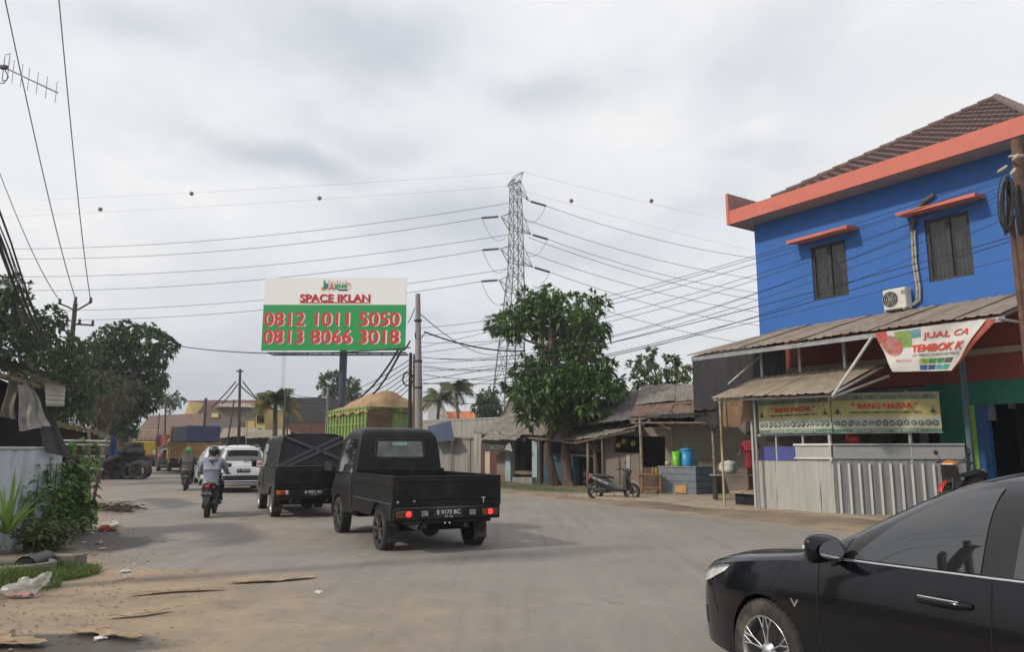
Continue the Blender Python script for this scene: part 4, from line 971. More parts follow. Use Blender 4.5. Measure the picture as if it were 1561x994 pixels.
# wall, zinc fence and blue tarp to the left of the sheds --------------------------------------------------
cw = thing('concrete_wall', 'stained grey concrete wall left of the sheds, seen over the black pickup', 'wall', UW(36, 23))
mb = MB(); wall_px(mb, [(640, 644), (688, 640), (760, 640), (760, 672), (640, 672)], 24.0, .2); wall_px(mb, [(640, 672), (760, 672), (760, 735), (640, 735)], 24.0, .2); obj('wall', mb, CONC, cw)
mb = MB(); wall_px(mb, [(640, 644), (760, 639), (760, 636), (640, 641)], 23.97, .3); obj('coping', mb, CONC, cw)
zf = thing('zinc_fence', 'upright grey zinc sheet fence beside the maroon panel of the shed', 'fence', UW(34, 22))
ZF = mat('weathered_zinc', (.27, .27, .26), .7, var=.12, scale=2, streak=True, dirt=(.15, .13, .11), dirt_amt=.3)
xs_ = [655, 668, 680, 691, 703, 716, 727, 736]
for i in range(7):
    a_, b2 = FP(xs_[i], 735, 22.1), FP(xs_[i + 1] + .6, 735, 22.1); zt = FP(700, 669, 22.1).z + rnd(-.04, .04) - (.0 if i > 2 else .12)
    a_.z = b2.z = 0; up = Vector((0, 0, zt)); o_ = NV * (.02 * (i % 2)); mb = MB(); mb.corr(a_ + o_, b2 + o_, b2 + up + o_, a_ + up + o_, 5, .02, 2); obj('zinc_sheet', mb, ZF, zf)
mb = MB(); mb.tube([FP(672, 668, 22), FP(745, 668, 22)], .04, 5); obj('top_rail', mb, WOOD, zf)
bt = thing('blue_tarp_stall', 'blue tarpaulin stall roof just right of the black pickup cab', 'stall', FP(676, 735, 21))
mb = MB(); mb.grid(lambda s, v: FP(652, 650, 22.0).lerp(FP(686, 642, 22.0), s).lerp(FP(654, 676, 21.2).lerp(FP(691, 671, 21.2), s), v) + NV * .08 * math.sin(s * 8), 12, 6); obj('tarp', mb, mat('blue_tarp', (.009, .022, .075), .5, var=.15), bt)
mb = MB()
for x in (662, 689): vpost(mb, x, 671, 21.1, .04)
obj('post', mb, WOOD, bt); bt.children[-1]['kind'] = 'stuff'
# ------------------------------------------------------------------ vehicles
def pchip(xs, ys):
    xs = list(xs); ys = list(ys); n = len(xs); h = [xs[i + 1] - xs[i] for i in range(n - 1)]; dl = [(ys[i + 1] - ys[i]) / h[i] for i in range(n - 1)]
    m = [dl[0]] + [0 if dl[i - 1] * dl[i] <= 0 else 2 * dl[i - 1] * dl[i] / (dl[i - 1] + dl[i]) for i in range(1, n - 1)] + [dl[-1]]
    def f(x):
        if x <= xs[0]: return ys[0]
        if x >= xs[-1]: return ys[-1]
        i = next(k for k in range(n - 1) if x <= xs[k + 1]); t = (x - xs[i]) / h[i]
        return (1 + 2 * t) * (1 - t) ** 2 * ys[i] + t * (1 - t) ** 2 * h[i] * m[i] + t * t * (3 - 2 * t) * ys[i + 1] + t * t * (t - 1) * h[i] * m[i + 1]
    return f
def tab(t): return pchip([a for a, b in t], [b for a, b in t])
class Car:
    """body lofted from section curves; x runs from nose (0) to tail, near side is -y"""
    def __init__(s, Lg, zr, zs, w, zb, tum=.30, wheels=(), wr=.33, ww=.22, nx=110, wellgap=.05, pow_=3.6, crease=.72):
        s.L = Lg; s.zr, s.zs, s.w, s.zb = map(tab, (zr, zs, w, zb)); s.tum = tum; s.wheels = wheels; s.wr = wr
        mb = MB(); K = None; xs_ = []
        for i in range(nx + 1):
            t = i / nx; xs_.append(Lg * (.5 - .5 * math.cos(math.pi * t)) * .35 + Lg * t * .65)
        rings = []
        for x in xs_:
            zr_, zs_, w_, zb_ = s.zr(x), s.zs(x), s.w(x), s.zb(x); pts = [(0, zb_), (w_ * .5, zb_), (w_ * .9, zb_), (w_ * .965, zb_ + .035)]
            for k in range(8):
                v = (k + 1) / 8; z = zb_ + .035 + (zs_ - zb_ - .035) * v
                side = .972 + .028 * math.sin(min(1, v / .8) * math.pi / 2) - (.012 if v > crease else 0) - .035 * max(0, (v - crease) / (1 - crease)) ** 1.5
                pts.append((w_ * side, z))
            wb_ = pts[-1][0] - .012; h = max(.004, zr_ - zs_)
            p_ = 2.3 + (pow_ - 2.3) * min(1, h / .3)
            for k in range(12):
                a = (k + 1) / 12 * math.pi / 2; cc, ss = max(0, math.cos(a)) ** (2 / p_), math.sin(a) ** (2 / p_)
                pts.append(((wb_ - s.tum * h * ss * min(1, h / .12)) * cc if k < 11 else 0.0, zs_ + .004 + h * ss))
            rings.append([(x, -y, z) for y, z in pts] + [(x, y, z) for y, z in pts[-2:0:-1]])
        n = len(rings[0]); vs = [p for r_ in rings for p in r_]
        fs = [(i * n + k, i * n + (k + 1) % n, (i + 1) * n + (k + 1) % n, (i + 1) * n + k) for i in range(nx) for k in range(n)]
        mb.add(vs, fs, True); mb.add(rings[0], [tuple(range(n))[::-1]]); mb.add(rings[-1], [tuple(range(n))])
        me = mesh_of(mb); bm = bmesh.new(); bm.from_mesh(me); bmesh.ops.remove_doubles(bm, verts=bm.verts, dist=1e-5); bmesh.ops.recalc_face_normals(bm, faces=bm.faces); bm.to_mesh(me)
        s.full = BVHTree.FromBMesh(bm); bm.free()
        if wheels:
            o = bpy.data.objects.new('b', me); col.objects.link(o); cut = []
            c = MB()
            for wx in wheels:
                for sy in (-1, 1):
                    wv = s.w(wx); c.lathe([(.0001, -.3), (wr + wellgap, -.3), (wr + wellgap, .12), (.0001, .12)], (wx, sy * (wv + .0), wr), 'Y', 36) if sy > 0 else c.lathe([(.0001, -.12), (wr + wellgap, -.12), (wr + wellgap, .3), (.0001, .3)], (wx, -wv, wr), 'Y', 36)
            cm = mesh_of(c); bm = bmesh.new(); bm.from_mesh(cm); bmesh.ops.remove_doubles(bm, verts=bm.verts, dist=1e-4); bmesh.ops.recalc_face_normals(bm, faces=bm.faces); bm.to_mesh(cm); bm.free()
            co = bpy.data.objects.new('c', cm); col.objects.link(co)
            md_ = o.modifiers.new('b', 'BOOLEAN'); md_.operation = 'DIFFERENCE'; md_.object = co; md_.solver = 'EXACT'
            me = bake(o); bpy.data.objects.remove(co)
        me.polygons.foreach_set('use_smooth', [True] * len(me.polygons)); me.set_sharp_from_angle(angle=rad(32)); s.mesh = me
    def hit(s, a, b, axis, off):
        if axis in ('-y', '+y'):
            sg = -1 if axis == '-y' else 1; r = s.full.ray_cast(Vector((a, sg * 3, b)), Vector((0, -sg, 0)))
            if r[0] is None: return Vector((a, sg * .5, b))
        elif axis == '+x': r = s.full.ray_cast(Vector((9, a, b)), Vector((-1, 0, 0)))
        elif axis == '-x': r = s.full.ray_cast(Vector((-3, a, b)), Vector((1, 0, 0)))
        else: r = s.full.ray_cast(Vector((a, b, 4)), Vector((0, 0, -1)))
        if r[0] is None: return Vector((a, b, 1)) if axis == 'z' else Vector((s.L if axis == '+x' else 0, a, b))
        n = r[1]
        if axis == '+x' and n.x < 0 or axis == '-x' and n.x > 0 or axis == '-y' and n.y > 0 or axis == '+y' and n.y < 0: n = -n
        return r[0] + n * off
    def decal(s, fn, axis, nu, nv, off=.004):
        mb = MB(); mb.grid(lambda a, b: s.hit(*fn(a, b), axis, off), nu, nv); return mb
    def win(s, bot, top, axis, off=.004, nu=26, nv=8):      # between two polylines
        bx = [p[0] for p in bot]; tx_ = [p[0] for p in top]
        def lerp(pl, t):
            d = [0]; 
            for i in range(1, len(pl)): d.append(d[-1] + math.dist(pl[i], pl[i - 1]))
            q = t * d[-1]; i = next((k for k in range(1, len(pl)) if q <= d[k] + 1e-9), len(pl) - 1); f = (q - d[i - 1]) / max(1e-9, d[i] - d[i - 1])
            return (pl[i - 1][0] + (pl[i][0] - pl[i - 1][0]) * f, pl[i - 1][1] + (pl[i][1] - pl[i - 1][1]) * f)
        def fn(u, v):
            a, b = lerp(bot, u), lerp(top, u); return (a[0] + (b[0] - a[0]) * v, a[1] + (b[1] - a[1]) * v)
        return s.decal(fn, axis, nu, nv, off)
    def line(s, pts, axis, r=.004, off=.003, n=6, sub=8):
        out = []
        for i in range(len(pts) - 1):
            for k in range(sub): t = k / sub; out.append(s.hit(pts[i][0] * (1 - t) + pts[i + 1][0] * t, pts[i][1] * (1 - t) + pts[i + 1][1] * t, axis, off))
        out.append(s.hit(*pts[-1], axis, off)); mb = MB(); mb.tube(out, r, n); return mb

def tyre(mb, r, w, c=(0, 0, 0)):
    h = w / 2; k = r * .68
    return mb.lathe([(k, -h * .9), (k * 1.04, -h), (r * .9, -h * 1.02), (r * .965, -h * .92), (r * .992, -h * .72), (r, -h * .3), (r, h * .3), (r * .992, h * .72), (r * .965, h * .92), (r * .9, h * 1.02), (k * 1.04, h), (k, h * .9)], c, 'Y', 40, closed=True)
def wheel(parent, c, r, w, side, rim='simple', rimmat=None, hub=None):
    """side -1: outer face towards -y"""
    e = bpy.data.objects.new('wheel', None); col.objects.link(e); e.parent = parent; e.location = c; _M[e.name] = wm(parent) @ Matrix.Translation(Vector(c))
    mb = MB(); tyre(mb, r, w); 
    for k in range(44):      # tread blocks
        a = k * 2 * math.pi / 44
        for yy in (-w * .28, 0, w * .28): mb.box((math.cos(a) * r * .999, yy, math.sin(a) * r * .999), (.012, w * .2, r * .10), Matrix.Rotation(-a, 3, 'Y'))
    L('tyre', mb, RUBBER, e)
    rr = r * .70; f = side * w * .36; mr = rimmat or STEEL
    mb = MB(); mb.lathe([(rr, side * w * .47), (rr * .985, side * w * .50), (rr * .93, side * w * .44), (rr * .90, side * w * .25), (rr * .90, -side * w * .4)], (0, 0, 0), 'Y', 40)
    if rim == 'alloy':
        for k in range(5):
            a0_ = k * 2 * math.pi / 5 + .3
            for dd in (-.17, .17):
                a = a0_ + dd; p0_ = Vector((math.cos(a0_ + dd * .55) * rr * .20, f + side * .012, math.sin(a0_ + dd * .55) * rr * .20)); p1_ = Vector((math.cos(a) * rr * .62, f + side * .018, math.sin(a) * rr * .62))
                mb.tube([p0_, p1_], [.008, .006], 6)
                for d2 in (-.13, .10): 
                    b_ = a + d2 * (1 if dd > 0 else -1); mb.tube([p1_, Vector((math.cos(b_) * rr * .95, side * w * .46, math.sin(b_) * rr * .95))], [.006, .007], 6)
        mb.lathe([(.0, f + side * .03), (.035, f + side * .028), (.05, f + side * .01), (.06, f)], (0, 0, 0), 'Y', 20)
    elif rim == 'spoke5':
        for k in range(8):
            a = k * 2 * math.pi / 8; mb.tube([Vector((0, f, 0)), Vector((math.cos(a) * rr * .93, side * w * .45, math.sin(a) * rr * .93))], [.035, .026], 6)
    else:
        mb.lathe([(rr * .9, side * w * .30), (rr * .7, side * w * .36), (rr * .45, side * w * .22), (rr * .3, side * w * .30), (.0, side * w * .32)], (0, 0, 0), 'Y', 24)
    L('rim', mb, mr, e)
    mb = MB(); mb.lathe([(rr * .9, side * w * .1), (.0, side * w * .1)], (0, 0, 0), 'Y', 28); L('brake_disc', mb, DARKSTEEL if rim != 'simple' else RUBBER, e)
    return e
def plate(parent, c, xdir, txt, sub='', w=.43, h=.135, mm=PLATE):
    """number plate: c centre (local), xdir reading direction (local)"""
    X = Vector(xdir).normalized(); Z = X.cross(Vector((0, 0, 1))); W_ = wm(parent); Rm = W_.to_3x3()
    R3_ = M3(X, -Z, Vector((0, 0, 1)))
    mb = MB(); mb.bbox(c, (w, .012, h), .004, R3_); p = L('number_plate', mb, mm, parent)
    C = W_ @ (Vector(c) + Z * .0075 + Vector((0, 0, .018))); text('plate_text', txt, 1, WHITEP, p, C, Rm @ X, width=w * .84, height=h * .48, extrude=.0008, bold=.015)
    if sub: C = W_ @ (Vector(c) + Z * .0075 - Vector((0, 0, .043))); text('plate_date', sub, 1, WHITEP, p, C, Rm @ X, width=w * .28, height=h * .17, extrude=.0008, bold=.01)
    return p

# ---- black sedan, near right
PAINT = mat('black_car_paint', (.003, .0034, .006), .16, var=.05, spec=.25, coat=.38)
sedan = Car(4.62,
    [(0, .62), (.03, .70), (.10, .765), (.25, .82), (.6, .895), (1.12, .965), (1.28, 1.01), (1.7, 1.235), (2.05, 1.405), (2.4, 1.48), (2.8, 1.495), (3.3, 1.44), (3.75, 1.26), (4.1, 1.12), (4.4, 1.075), (4.56, 1.02), (4.62, .86)],
    [(0, .57), (.1, .68), (.3, .755), (.7, .835), (1.2, .905), (1.5, .93), (2.5, .965), (3.4, 1.0), (4.2, 1.015), (4.5, .96), (4.62, .8)],
    [(0, .50), (.04, .62), (.14, .73), (.3, .80), (.55, .852), (.93, .880), (1.5, .8875), (3.6, .8875), (4.1, .86), (4.45, .79), (4.62, .64)],
    [(0, .27), (.15, .18), (.5, .17), (4.0, .19), (4.4, .24), (4.62, .38)], tum=.40, wheels=(.93, 3.63), wr=.312, wellgap=.035, nx=130)
sd = thing('black_car', 'glossy black sedan cut off by the right edge of the picture', 'car', (2.05, 6.27, 0), -1.165)
L('body', sedan.mesh, PAINT, sd)
TRIMB = mat('gloss_black_trim', (.008, .008, .009), .12, spec=.6)
SEAM = mat('panel_gap', (.002, .002, .002), .9)
CARGL = mat('tinted_car_glass', (.012, .014, .017), .02, spec=.8, var=.05, ior=1.7)
for ax in ('-y', '+y'):
    # black surround then glass set proud of it
    L('window_surround', sedan.win([(1.22, .955), (1.6, .955), (2.5, .985), (3.3, 1.01), (3.85, 1.04)], [(1.24, .935), (1.72, 1.21), (2.15, 1.40), (2.6, 1.44), (3.1, 1.425), (3.5, 1.31), (3.86, 1.05)], ax, .003, 60, 12), TRIMB, sd)
    for pts in (([(1.62, .967), (2.40, .992)], [(1.64, .98), (1.85, 1.175), (2.10, 1.325), (2.20, 1.355), (2.38, 1.388)]), ([(2.56, .996), (3.28, 1.02)], [(2.55, 1.405), (2.9, 1.40), (3.22, 1.32)]), ([(3.34, 1.025), (3.62, 1.045)], [(3.33, 1.275), (3.40, 1.24), (3.62, 1.06)])):
        L('side_window', sedan.win(pts[0], pts[1], ax, .007, 30, 14), CARGL, sd)
    L('quarter_pane', sedan.win([(1.34, .965), (1.56, .967)], [(1.36, .970), (1.58, 1.075)], ax, .006, 10, 5), TRIMB, sd)
    L('chrome_strip', sedan.line([(1.42, .952), (1.6, .956), (2.48, .982), (3.7, 1.03)], ax, .007, .004), CHROME, sd)
    L('door_gap', sedan.line([(2.46, .98), (2.46, .60), (2.42, .28)], ax, .005, -.001), SEAM, sd)
    L('door_gap', sedan.line([(1.40, .93), (1.40, .60), (1.44, .30), (1.6, .22)], ax, .005, -.001), SEAM, sd)
    L('door_gap', sedan.line([(3.30, .99), (3.28, .75), (3.05, .50), (3.0, .26)], ax, .005, -.001), SEAM, sd)
    L('fender_gap', sedan.line([(.25, .70), (.36, .56), (.40, .45)], ax, .005, -.001), SEAM, sd)
    sg = -1 if ax == '-y' else 1
    for hx in (2.22, 3.08):
        p0_ = sedan.hit(hx - .14, .835, ax, .0); p1_ = sedan.hit(hx + .14, .84, ax, .0)
        mb = MB(); mb.tube([p0_ + Vector((0, sg * .002, 0)), p0_ + Vector((.03, sg * .038, .003)), p1_ + Vector((-.03, sg * .038, .003)), p1_ + Vector((0, sg * .002, 0))], [.014, .019, .019, .014], 8)
        L('door_handle', mb, PAINT, sd); mb = MB(); mb.tube([p0_ + Vector((.03, sg * .046, .020)), p1_ + Vector((-.03, sg * .046, .018))], .005, 6); L('handle_chrome', mb, CHROME, sd)
        mb = MB(); cc = sedan.hit(hx, .825, ax, .002); mb.add([cc + Vector((.085 * math.cos(k * math.pi / 12), 0, .04 * math.sin(k * math.pi / 12) - .002)) for k in range(24)], [tuple(range(24))]); L('handle_recess', mb, SEAM, sd)
    # mirror
    m0 = sedan.hit(1.55, .955, ax, 0) + Vector((0, sg * .12, .065))
    mb = MB(); mb.grid(lambda a, b: m0 + Vector((.075 * math.cos(b * 2 * math.pi) * math.sin(a * math.pi) * (1.15 - .3 * a) - .02 * math.sin(a * math.pi), sg * .125 * -math.cos(a * math.pi), .082 * math.sin(b * 2 * math.pi) * math.sin(a * math.pi) ** .45 * (.80 + .35 * a))), 16, 20)
    mi = L('wing_mirror', mb, PAINT, sd)
    mb = MB(); mb.tube([m0 + Vector((0, -sg * .10, -.05)), sedan.hit(1.50, .93, ax, 0) + Vector((0, -sg * .02, .0))], [.03, .035], 8); L('mirror_arm', mb, TRIMB, mi)
    mb = MB(); mb.tube([m0 + Vector((-.075, sg * .02, .012)), m0 + Vector((-.068, sg * .07, .012)), m0 + Vector((-.035, sg * .118, .012))], [.010, .012, .010], 8); L('indicator', mb, mat('mirror_lamp', (.80, .80, .80), .15, coat=.5), mi)
    mb = MB(); n_ = 16; mb.add([m0 + Vector((.062, sg * .10 * math.cos(k * 2 * math.pi / n_), .052 * math.sin(k * 2 * math.pi / n_))) for k in range(n_)], [tuple(range(n_))]); L('mirror_glass', mb, CHROME, mi)
    # head lamp wraps round the corner
    L('headlight', sedan.win([(.10, .600), (.28, .655), (.50, .745)], [(.10, .672), (.30, .735), (.56, .790)], ax, .006, 20, 6), CLEARL, sd)
    L('headlight_eyebrow', sedan.line([(.12, .672), (.30, .736), (.55, .788)], ax, .005, .010), CHROME, sd)
    L('fog_recess', sedan.win([(.09, .33), (.2, .33)], [(.09, .44), (.2, .46)], ax, .004, 8, 4), TRIMB, sd)
for wx in (.93, 3.63):
    for sg in (-1, 1): wheel(sd, (wx, sg * (.8875 - .115), .312), .312, .215, sg, 'alloy', mat('machined_alloy', (.55, .55, .56), .25, metal=.9, var=.1))
    mb = MB(); mb.box((wx, 0, .33), (.5, 1.1, .3)); L('wheel_well', mb, SEAM, sd)
L('windscreen', sedan.decal(lambda a, b: (1.32 + .70 * a, (-.62 + .10 * a) + (1.24 - .2 * a) * b), 'z', 16, 16, .004), CARGL, sd)
L('rear_windscreen', sedan.decal(lambda a, b: (3.42 + .50 * a, (-.52 - .06 * a) + (1.04 + .12 * a) * b), 'z', 10, 12, .004), CARGL, sd)
L('bonnet_crease', sedan.line([(.30, -.52), (.8, -.60), (1.20, -.66)], 'z', .004, .001), PAINT, sd)
for y_ in (-.70, .70): L('bonnet_gap', sedan.line([(.42, y_ * .97), (.8, y_ * 1.0), (1.22, y_ * 1.01)], 'z', .0035, -.001), SEAM, sd)
for sg in (-1, 1): L('wiper', sedan.line([(1.30, sg * .1 - .3), (1.36, sg * .1 + .3)], 'z', .008, .012), TRIMB, sd)
L('grille', sedan.decal(lambda a, b: (-.42 + .84 * a, .30 + .22 * b), '-x', 12, 4, .004), TRIMB, sd)
C = wm(sd) @ sedan.hit(.62 + .68, .62, '-y', .006); text('badge_text', 'V', 1, CHROME, sd, wm(sd) @ sedan.hit(1.22, .66, '-y', .004), wm(sd).to_3x3() @ Vector((1, 0, 0)), width=.07, height=.045, extrude=.002, bold=.02)

# ---- pickups (x forward from the tailgate, y to the left)
def pickup(name, label, loc, rotz, s, plate_txt, cover, matbody, lit, rimm, has_stickers):
    t = thing(name, label, 'pickup truck', loc, rotz)
    t.scale = (s, s, s); _M[t.name] = _M[t.name] @ Matrix.Diagonal((s, s, s, 1))
    W_ = .84; zb, zt = .50, 1.12; Lb = 2.28
    # load bed: floor, sides with ribs, tailgate
    mb = MB(); mb.bbox((Lb / 2, 0, .62), (Lb, 2 * W_ - .04, .06), .01); L('bed_floor', mb, matbody, t)
    for sg in (-1, 1):
        mb = MB(); prof = [(W_ - .035, zb + .02), (W_, zb), (W_ + .004, .72), (W_ - .01, .735), (W_ - .01, .96), (W_ + .006, .975), (W_ + .006, zt - .04), (W_ + .012, zt - .03), (W_ + .012, zt), (W_ - .04, zt), (W_ - .04, .62)]
        n = len(prof); ax_, ar = .72, .40
        # arch cut: bottom edge lifted over the wheel
        cols = [0.0] + [ax_ + ar * math.cos(math.pi - k * math.pi / 12) for k in range(13)] + [Lb]
        def bz(x): d = abs(x - ax_); return math.sqrt(max(0, ar * ar - d * d)) + .32 if d < ar else 0
        vs = []
        for x in cols:
            for (y, z) in prof: vs.append((x, sg * y, max(z, min(bz(x), .74)) if z < .72 else z))
        fs = [(i * n + k, (i + 1) * n + k, (i + 1) * n + (k + 1) % n, i * n + (k + 1) % n) for i in range(len(cols) - 1) for k in range(n)]
        mb.add(vs, fs); mb.add(vs[:n], [tuple(range(n))]); mb.add(vs[-n:], [tuple(range(n))]); L('bed_side', mb, matbody, t)
        mb = MB(); mb.box((Lb - .0, sg * (W_ + .012), .80), (.03, .012, .5)); L('bed_hinge', mb, DARKSTEEL, t)
    mb = MB(); mb.bbox((-.015, 0, (zt + .66) / 2 + .01), (.045, 2 * W_ + .01, zt - .68), .012)
    for z in (.80, 1.05): mb.bbox((-.045, 0, z), (.014, 2 * W_ - .1, .035), .005)
    L('tailgate', mb, matbody, t)
    mb = MB(); mb.bbox((-.01, 0, .575), (.07, 2 * W_ - .02, .17), .02); mb.bbox((.0, 0, .47), (.05, 2 * W_ - .3, .06), .015); L('rear_panel', mb, matbody, t)
    mb = MB(); mb.bbox((Lb - .02, 0, .95), (.05, 2 * W_ - .1, .45), .01)
    for k in range(7): mb.bbox((Lb - .05, -.60 + k * .2, 1.02), (.03, .05, .26), .008)
    L('headboard', mb, matbody, t)
    mb = MB()
    for sg in (-1, 1): mb.box((2.0, sg * .32, .42), (3.9, .07, .10))
    mb.box((.72, 0, .33), (.1, 1.3, .1)); mb.lathe([(.0, -.13), (.12, -.11), (.15, 0), (.12, .11), (.0, .13)], (.72, 0, .33), 'X', 16); mb.box((1.6, .1, .38), (1.2, .6, .18))
    L('chassis', mb, DARKSTEEL, t)
    mb = MB(); mb.tube([(.9, .42, .42), (.2, .44, .40), (-.08, .44, .40)], .045, 12, cap=False); mb.tube([(.9, .42, .42), (.5, .44, .40)], .07, 10); L('exhaust_pipe', mb, STEEL, t)
    # cab
    cb = Car(1.95, [(0, 1.10), (.06, 1.60), (.12, 1.80), (.25, 1.86), (.7, 1.885), (1.1, 1.83), (1.3, 1.66), (1.7, 1.14), (1.88, .98), (1.95, .80)],
             [(0, 1.02), (.08, 1.05), (1.2, 1.05), (1.5, .98), (1.8, .88), (1.95, .70)], [(0, .795), (.03, .815), (.12, .825), (1.5, .82), (1.75, .78), (1.95, .62)], [(0, .42), (1.6, .36), (1.95, .42)],
             tum=.10, wheels=(1.1,), wr=.33, wellgap=.05, nx=50, pow_=10, crease=.8)
    for v in cb.mesh.vertices: v.co.x += Lb - .0
    L('cab', cb.mesh, matbody, t)
    def shift(mb): mb.v = [(x + Lb, y, z) for x, y, z in mb.v]; return mb
    RG = mat('smoky_cab_glass', (.10, .11, .105), .08, spec=.8, var=.4, scale=3)
    L('rear_window', shift(cb.decal(lambda a, b: (-.42 + .84 * a, 1.40 + .28 * b), '-x', 12, 6, .008)) if False else shift(cb.decal(lambda a, b: ((.42 - .84 * a) * (1 - .06 * b), 1.37 + .27 * b), '-x', 16, 8, .008)), RG if not cover else GLASSD, t)
    mb = MB(); ring = [(-.45, 1.34), (.45, 1.34), (.43, 1.67), (-.43, 1.67)]
    pts = []
    for i in range(4):
        for k in range(6): a = ring[i]; b = ring[(i + 1) % 4]; f = k / 6; pts.append(cb.hit(a[0] + (b[0] - a[0]) * f, a[1] + (b[1] - a[1]) * f, '-x', .006))
    mb.tube(pts, .013, 5, closed=True); L('window_seal', shift(mb), RUBBER, t)
    if has_stickers: L('window_sticker', shift(cb.decal(lambda a, b: (.14 - .26 * a, 1.565 + .055 * b), '-x', 3, 2, .011)), mat('pale_green_sticker', (.22, .38, .33), .5), t)
    for ax in ('-y', '+y'):
        L('side_window', shift(cb.win([(.22, 1.10), (1.28, 1.10)], [(.24, 1.66), (.9, 1.70), (1.02, 1.55), (1.30, 1.14)], ax, .006, 20, 8)), GLASSD, t)
        L('door_gap', shift(cb.line([(.16, 1.70), (.14, 1.05), (.16, .62)], ax, .005, .001)), SEAM, t)
        sg = 1 if ax == '+y' else -1
        mb = MB(); mb.tube([cb.hit(.24, 1.0, ax, .01), cb.hit(.24, 1.0, ax, .03) + Vector((.02, 0, 0)), cb.hit(.38, 1.0, ax, .03)], .012, 6); L('door_handle', shift(mb), BLACKPL, t)
        mp_ = Vector((Lb + 1.36, sg * .95, 1.18)); mb = MB(); mb.bbox(mp_, (.06, .13, .18), .025); mi = L('wing_mirror', mb, BLACKPL, t)
        mb = MB(); mb.tube([mp_ + Vector((0, -sg * .05, -.08)), (Lb + 1.36, sg * .78, 1.08)], .015, 6); L('mirror_arm', mb, BLACKPL, mi)
        mb = MB(); mb.box(mp_ + Vector((-.037, 0, 0)), (.004, .10, .14)); L('mirror_glass', mb, GLASSD, mi)
        L('headlight', shift(cb.win([(1.62, .66), (1.88, .62)], [(1.62, .82), (1.88, .76)], ax, .008, 8, 4)), CLEARL, t)
    L('windscreen', shift(cb.decal(lambda a, b: (1.16 + .52 * a, -.62 + 1.24 * b), 'z', 8, 10, .005)), GLASSD, t)
    # lamps
    for sg in (1, -1):
        y0_ = sg * .66
        if lit:
            mb = MB(); mb.bbox((-.05, y0_, .585), (.03, .26, .095), .008); L('tail_lamp', mb, mat('dark_red_lens', (.07, .012, .01), .3, coat=.5), t)
            mb = MB(); mb.bbox((-.067, y0_ + .075 * (1 if sg > 0 else 1), .585), (.008, .09, .08), .004); L('indicator', mb, mat('dull_amber', (.13, .04, .015), .35), t)
            mb = MB(); mb.lathe([(.0, -.076), (.03, -.074), (.042, -.064)], (0, y0_ - (.055 if sg > 0 else .0), .588), 'X', 14); L('lit_lamp', mb, TAILLIT, t)
        else:
            for k, (dy, mm, wd) in enumerate(((.09, AMBER, .09), (.0, TAILRED, .11), (-.085, CLEARL, .06))):
                mb = MB(); mb.bbox((-.055, y0_ + dy * (1 if sg > 0 else -1), .60), (.03, wd, .085), .006); L('tail_lamp', mb, mm, t)
    plate(t, (-.062 if lit else -.07, 0, .585), (0, -1, 0), plate_txt, '09 26', w=.45)
    if has_stickers:
        for dy in (.36, -.38): mb = MB(); mb.box((-.049, dy, .59), (.006, .10, .075)); L('reflector', mb, mat('aged_reflector', (.28, .28, .27), .5, var=.4, scale=30), t)
        for dy, dz in ((.76, .755), (.52, .765)): mb = MB(); mb.lathe([(.0, -.055), (.014, -.054), (.018, -.045)], (0, dy, dz), 'X', 10); L('bolt', mb, STEEL, t)
        text('tailgate_letter', 'T', 1, WHITEP, t, wm(t) @ Vector((-.056, -.55, .76)), wm(t).to_3x3() @ Vector((0, -1, 0)), width=.06, height=.085, extrude=.001, bold=.02)
        for dy in (-.02, .05): mb = MB(); mb.lathe([(.0, -.05), (.015, -.048)], (0, dy, .445), 'X', 8); L('plate_bolt', mb, CHROME, t)
    for wx in (.72, Lb + 1.1):
        for sg in (-1, 1): wheel(t, (wx, sg * (.84 - .125 if wx < 1 else .82 - .10), .325), .325, .19 if wx > 1 else .2, sg, 'spoke5' if not cover else 'simple', rimm)
        mb = MB(); mb.box((wx, 0, .42), (.6, 1.0, .22)); L('wheel_well', mb, SEAM, t)
    for sg in (-1, 1):
        mb = MB(); mb.grid(lambda a, b: Vector((.42 - .04 * a, sg * (.80 - .2 * b), .42 - .26 * a)), 4, 3); L('mud_flap', mb, RUBBER, t)
    if cover:    # tarpaulin canopy over the bed, pulled on with crossed straps
        TP = mat('black_tarp', (.009, .010, .013), .5, var=.2, scale=3, bump=.5, bscale=6, spec=.25)
        z0 = zt + .005
        def hoop(x, a):   # a 0..1 from left foot over the top to the right foot
            k = [(.80, z0), (.745, 1.50), (.675, 1.83), (.5, 1.885), (0, 1.90), (-.5, 1.885), (-.675, 1.83), (-.745, 1.50), (-.80, z0)]
            q = a * 8; i = min(7, int(q)); f = q - i; y = k[i][0] * (1 - f) + k[i + 1][0] * f; z = k[i][1] * (1 - f) + k[i + 1][1] * f
            lean = .30 * max(0, (z - z0) / .8) ** 1.0 * max(0, 1 - x / 1.2)
            return Vector((x + lean, y + .01 * math.sin(z * 20 + x * 4), z - .03 * math.sin(x * 5) ** 2 * (1 if 2 < q < 6 else 0)))
        mb = MB(); mb.grid(lambda a, b: hoop(.02 + (Lb - .04) * a, b), 14, 32); L('tarp_canopy', mb, TP, t)
        mb = MB(); top_ = [hoop(.02, k / 32) for k in range(33)]
        mb.grid(lambda a, b: (lambda p: Vector((.02 + (p.x - .02) * b + .012 * math.sin(a * 22 + b * 7), p.y, z0 + (p.z - z0) * b)))(hoop(.02, a)), 32, 10); L('tarp_rear_flap', mb, TP, t)
        STRP = mat('strap_grey', (.022, .024, .03), .5, var=.1)
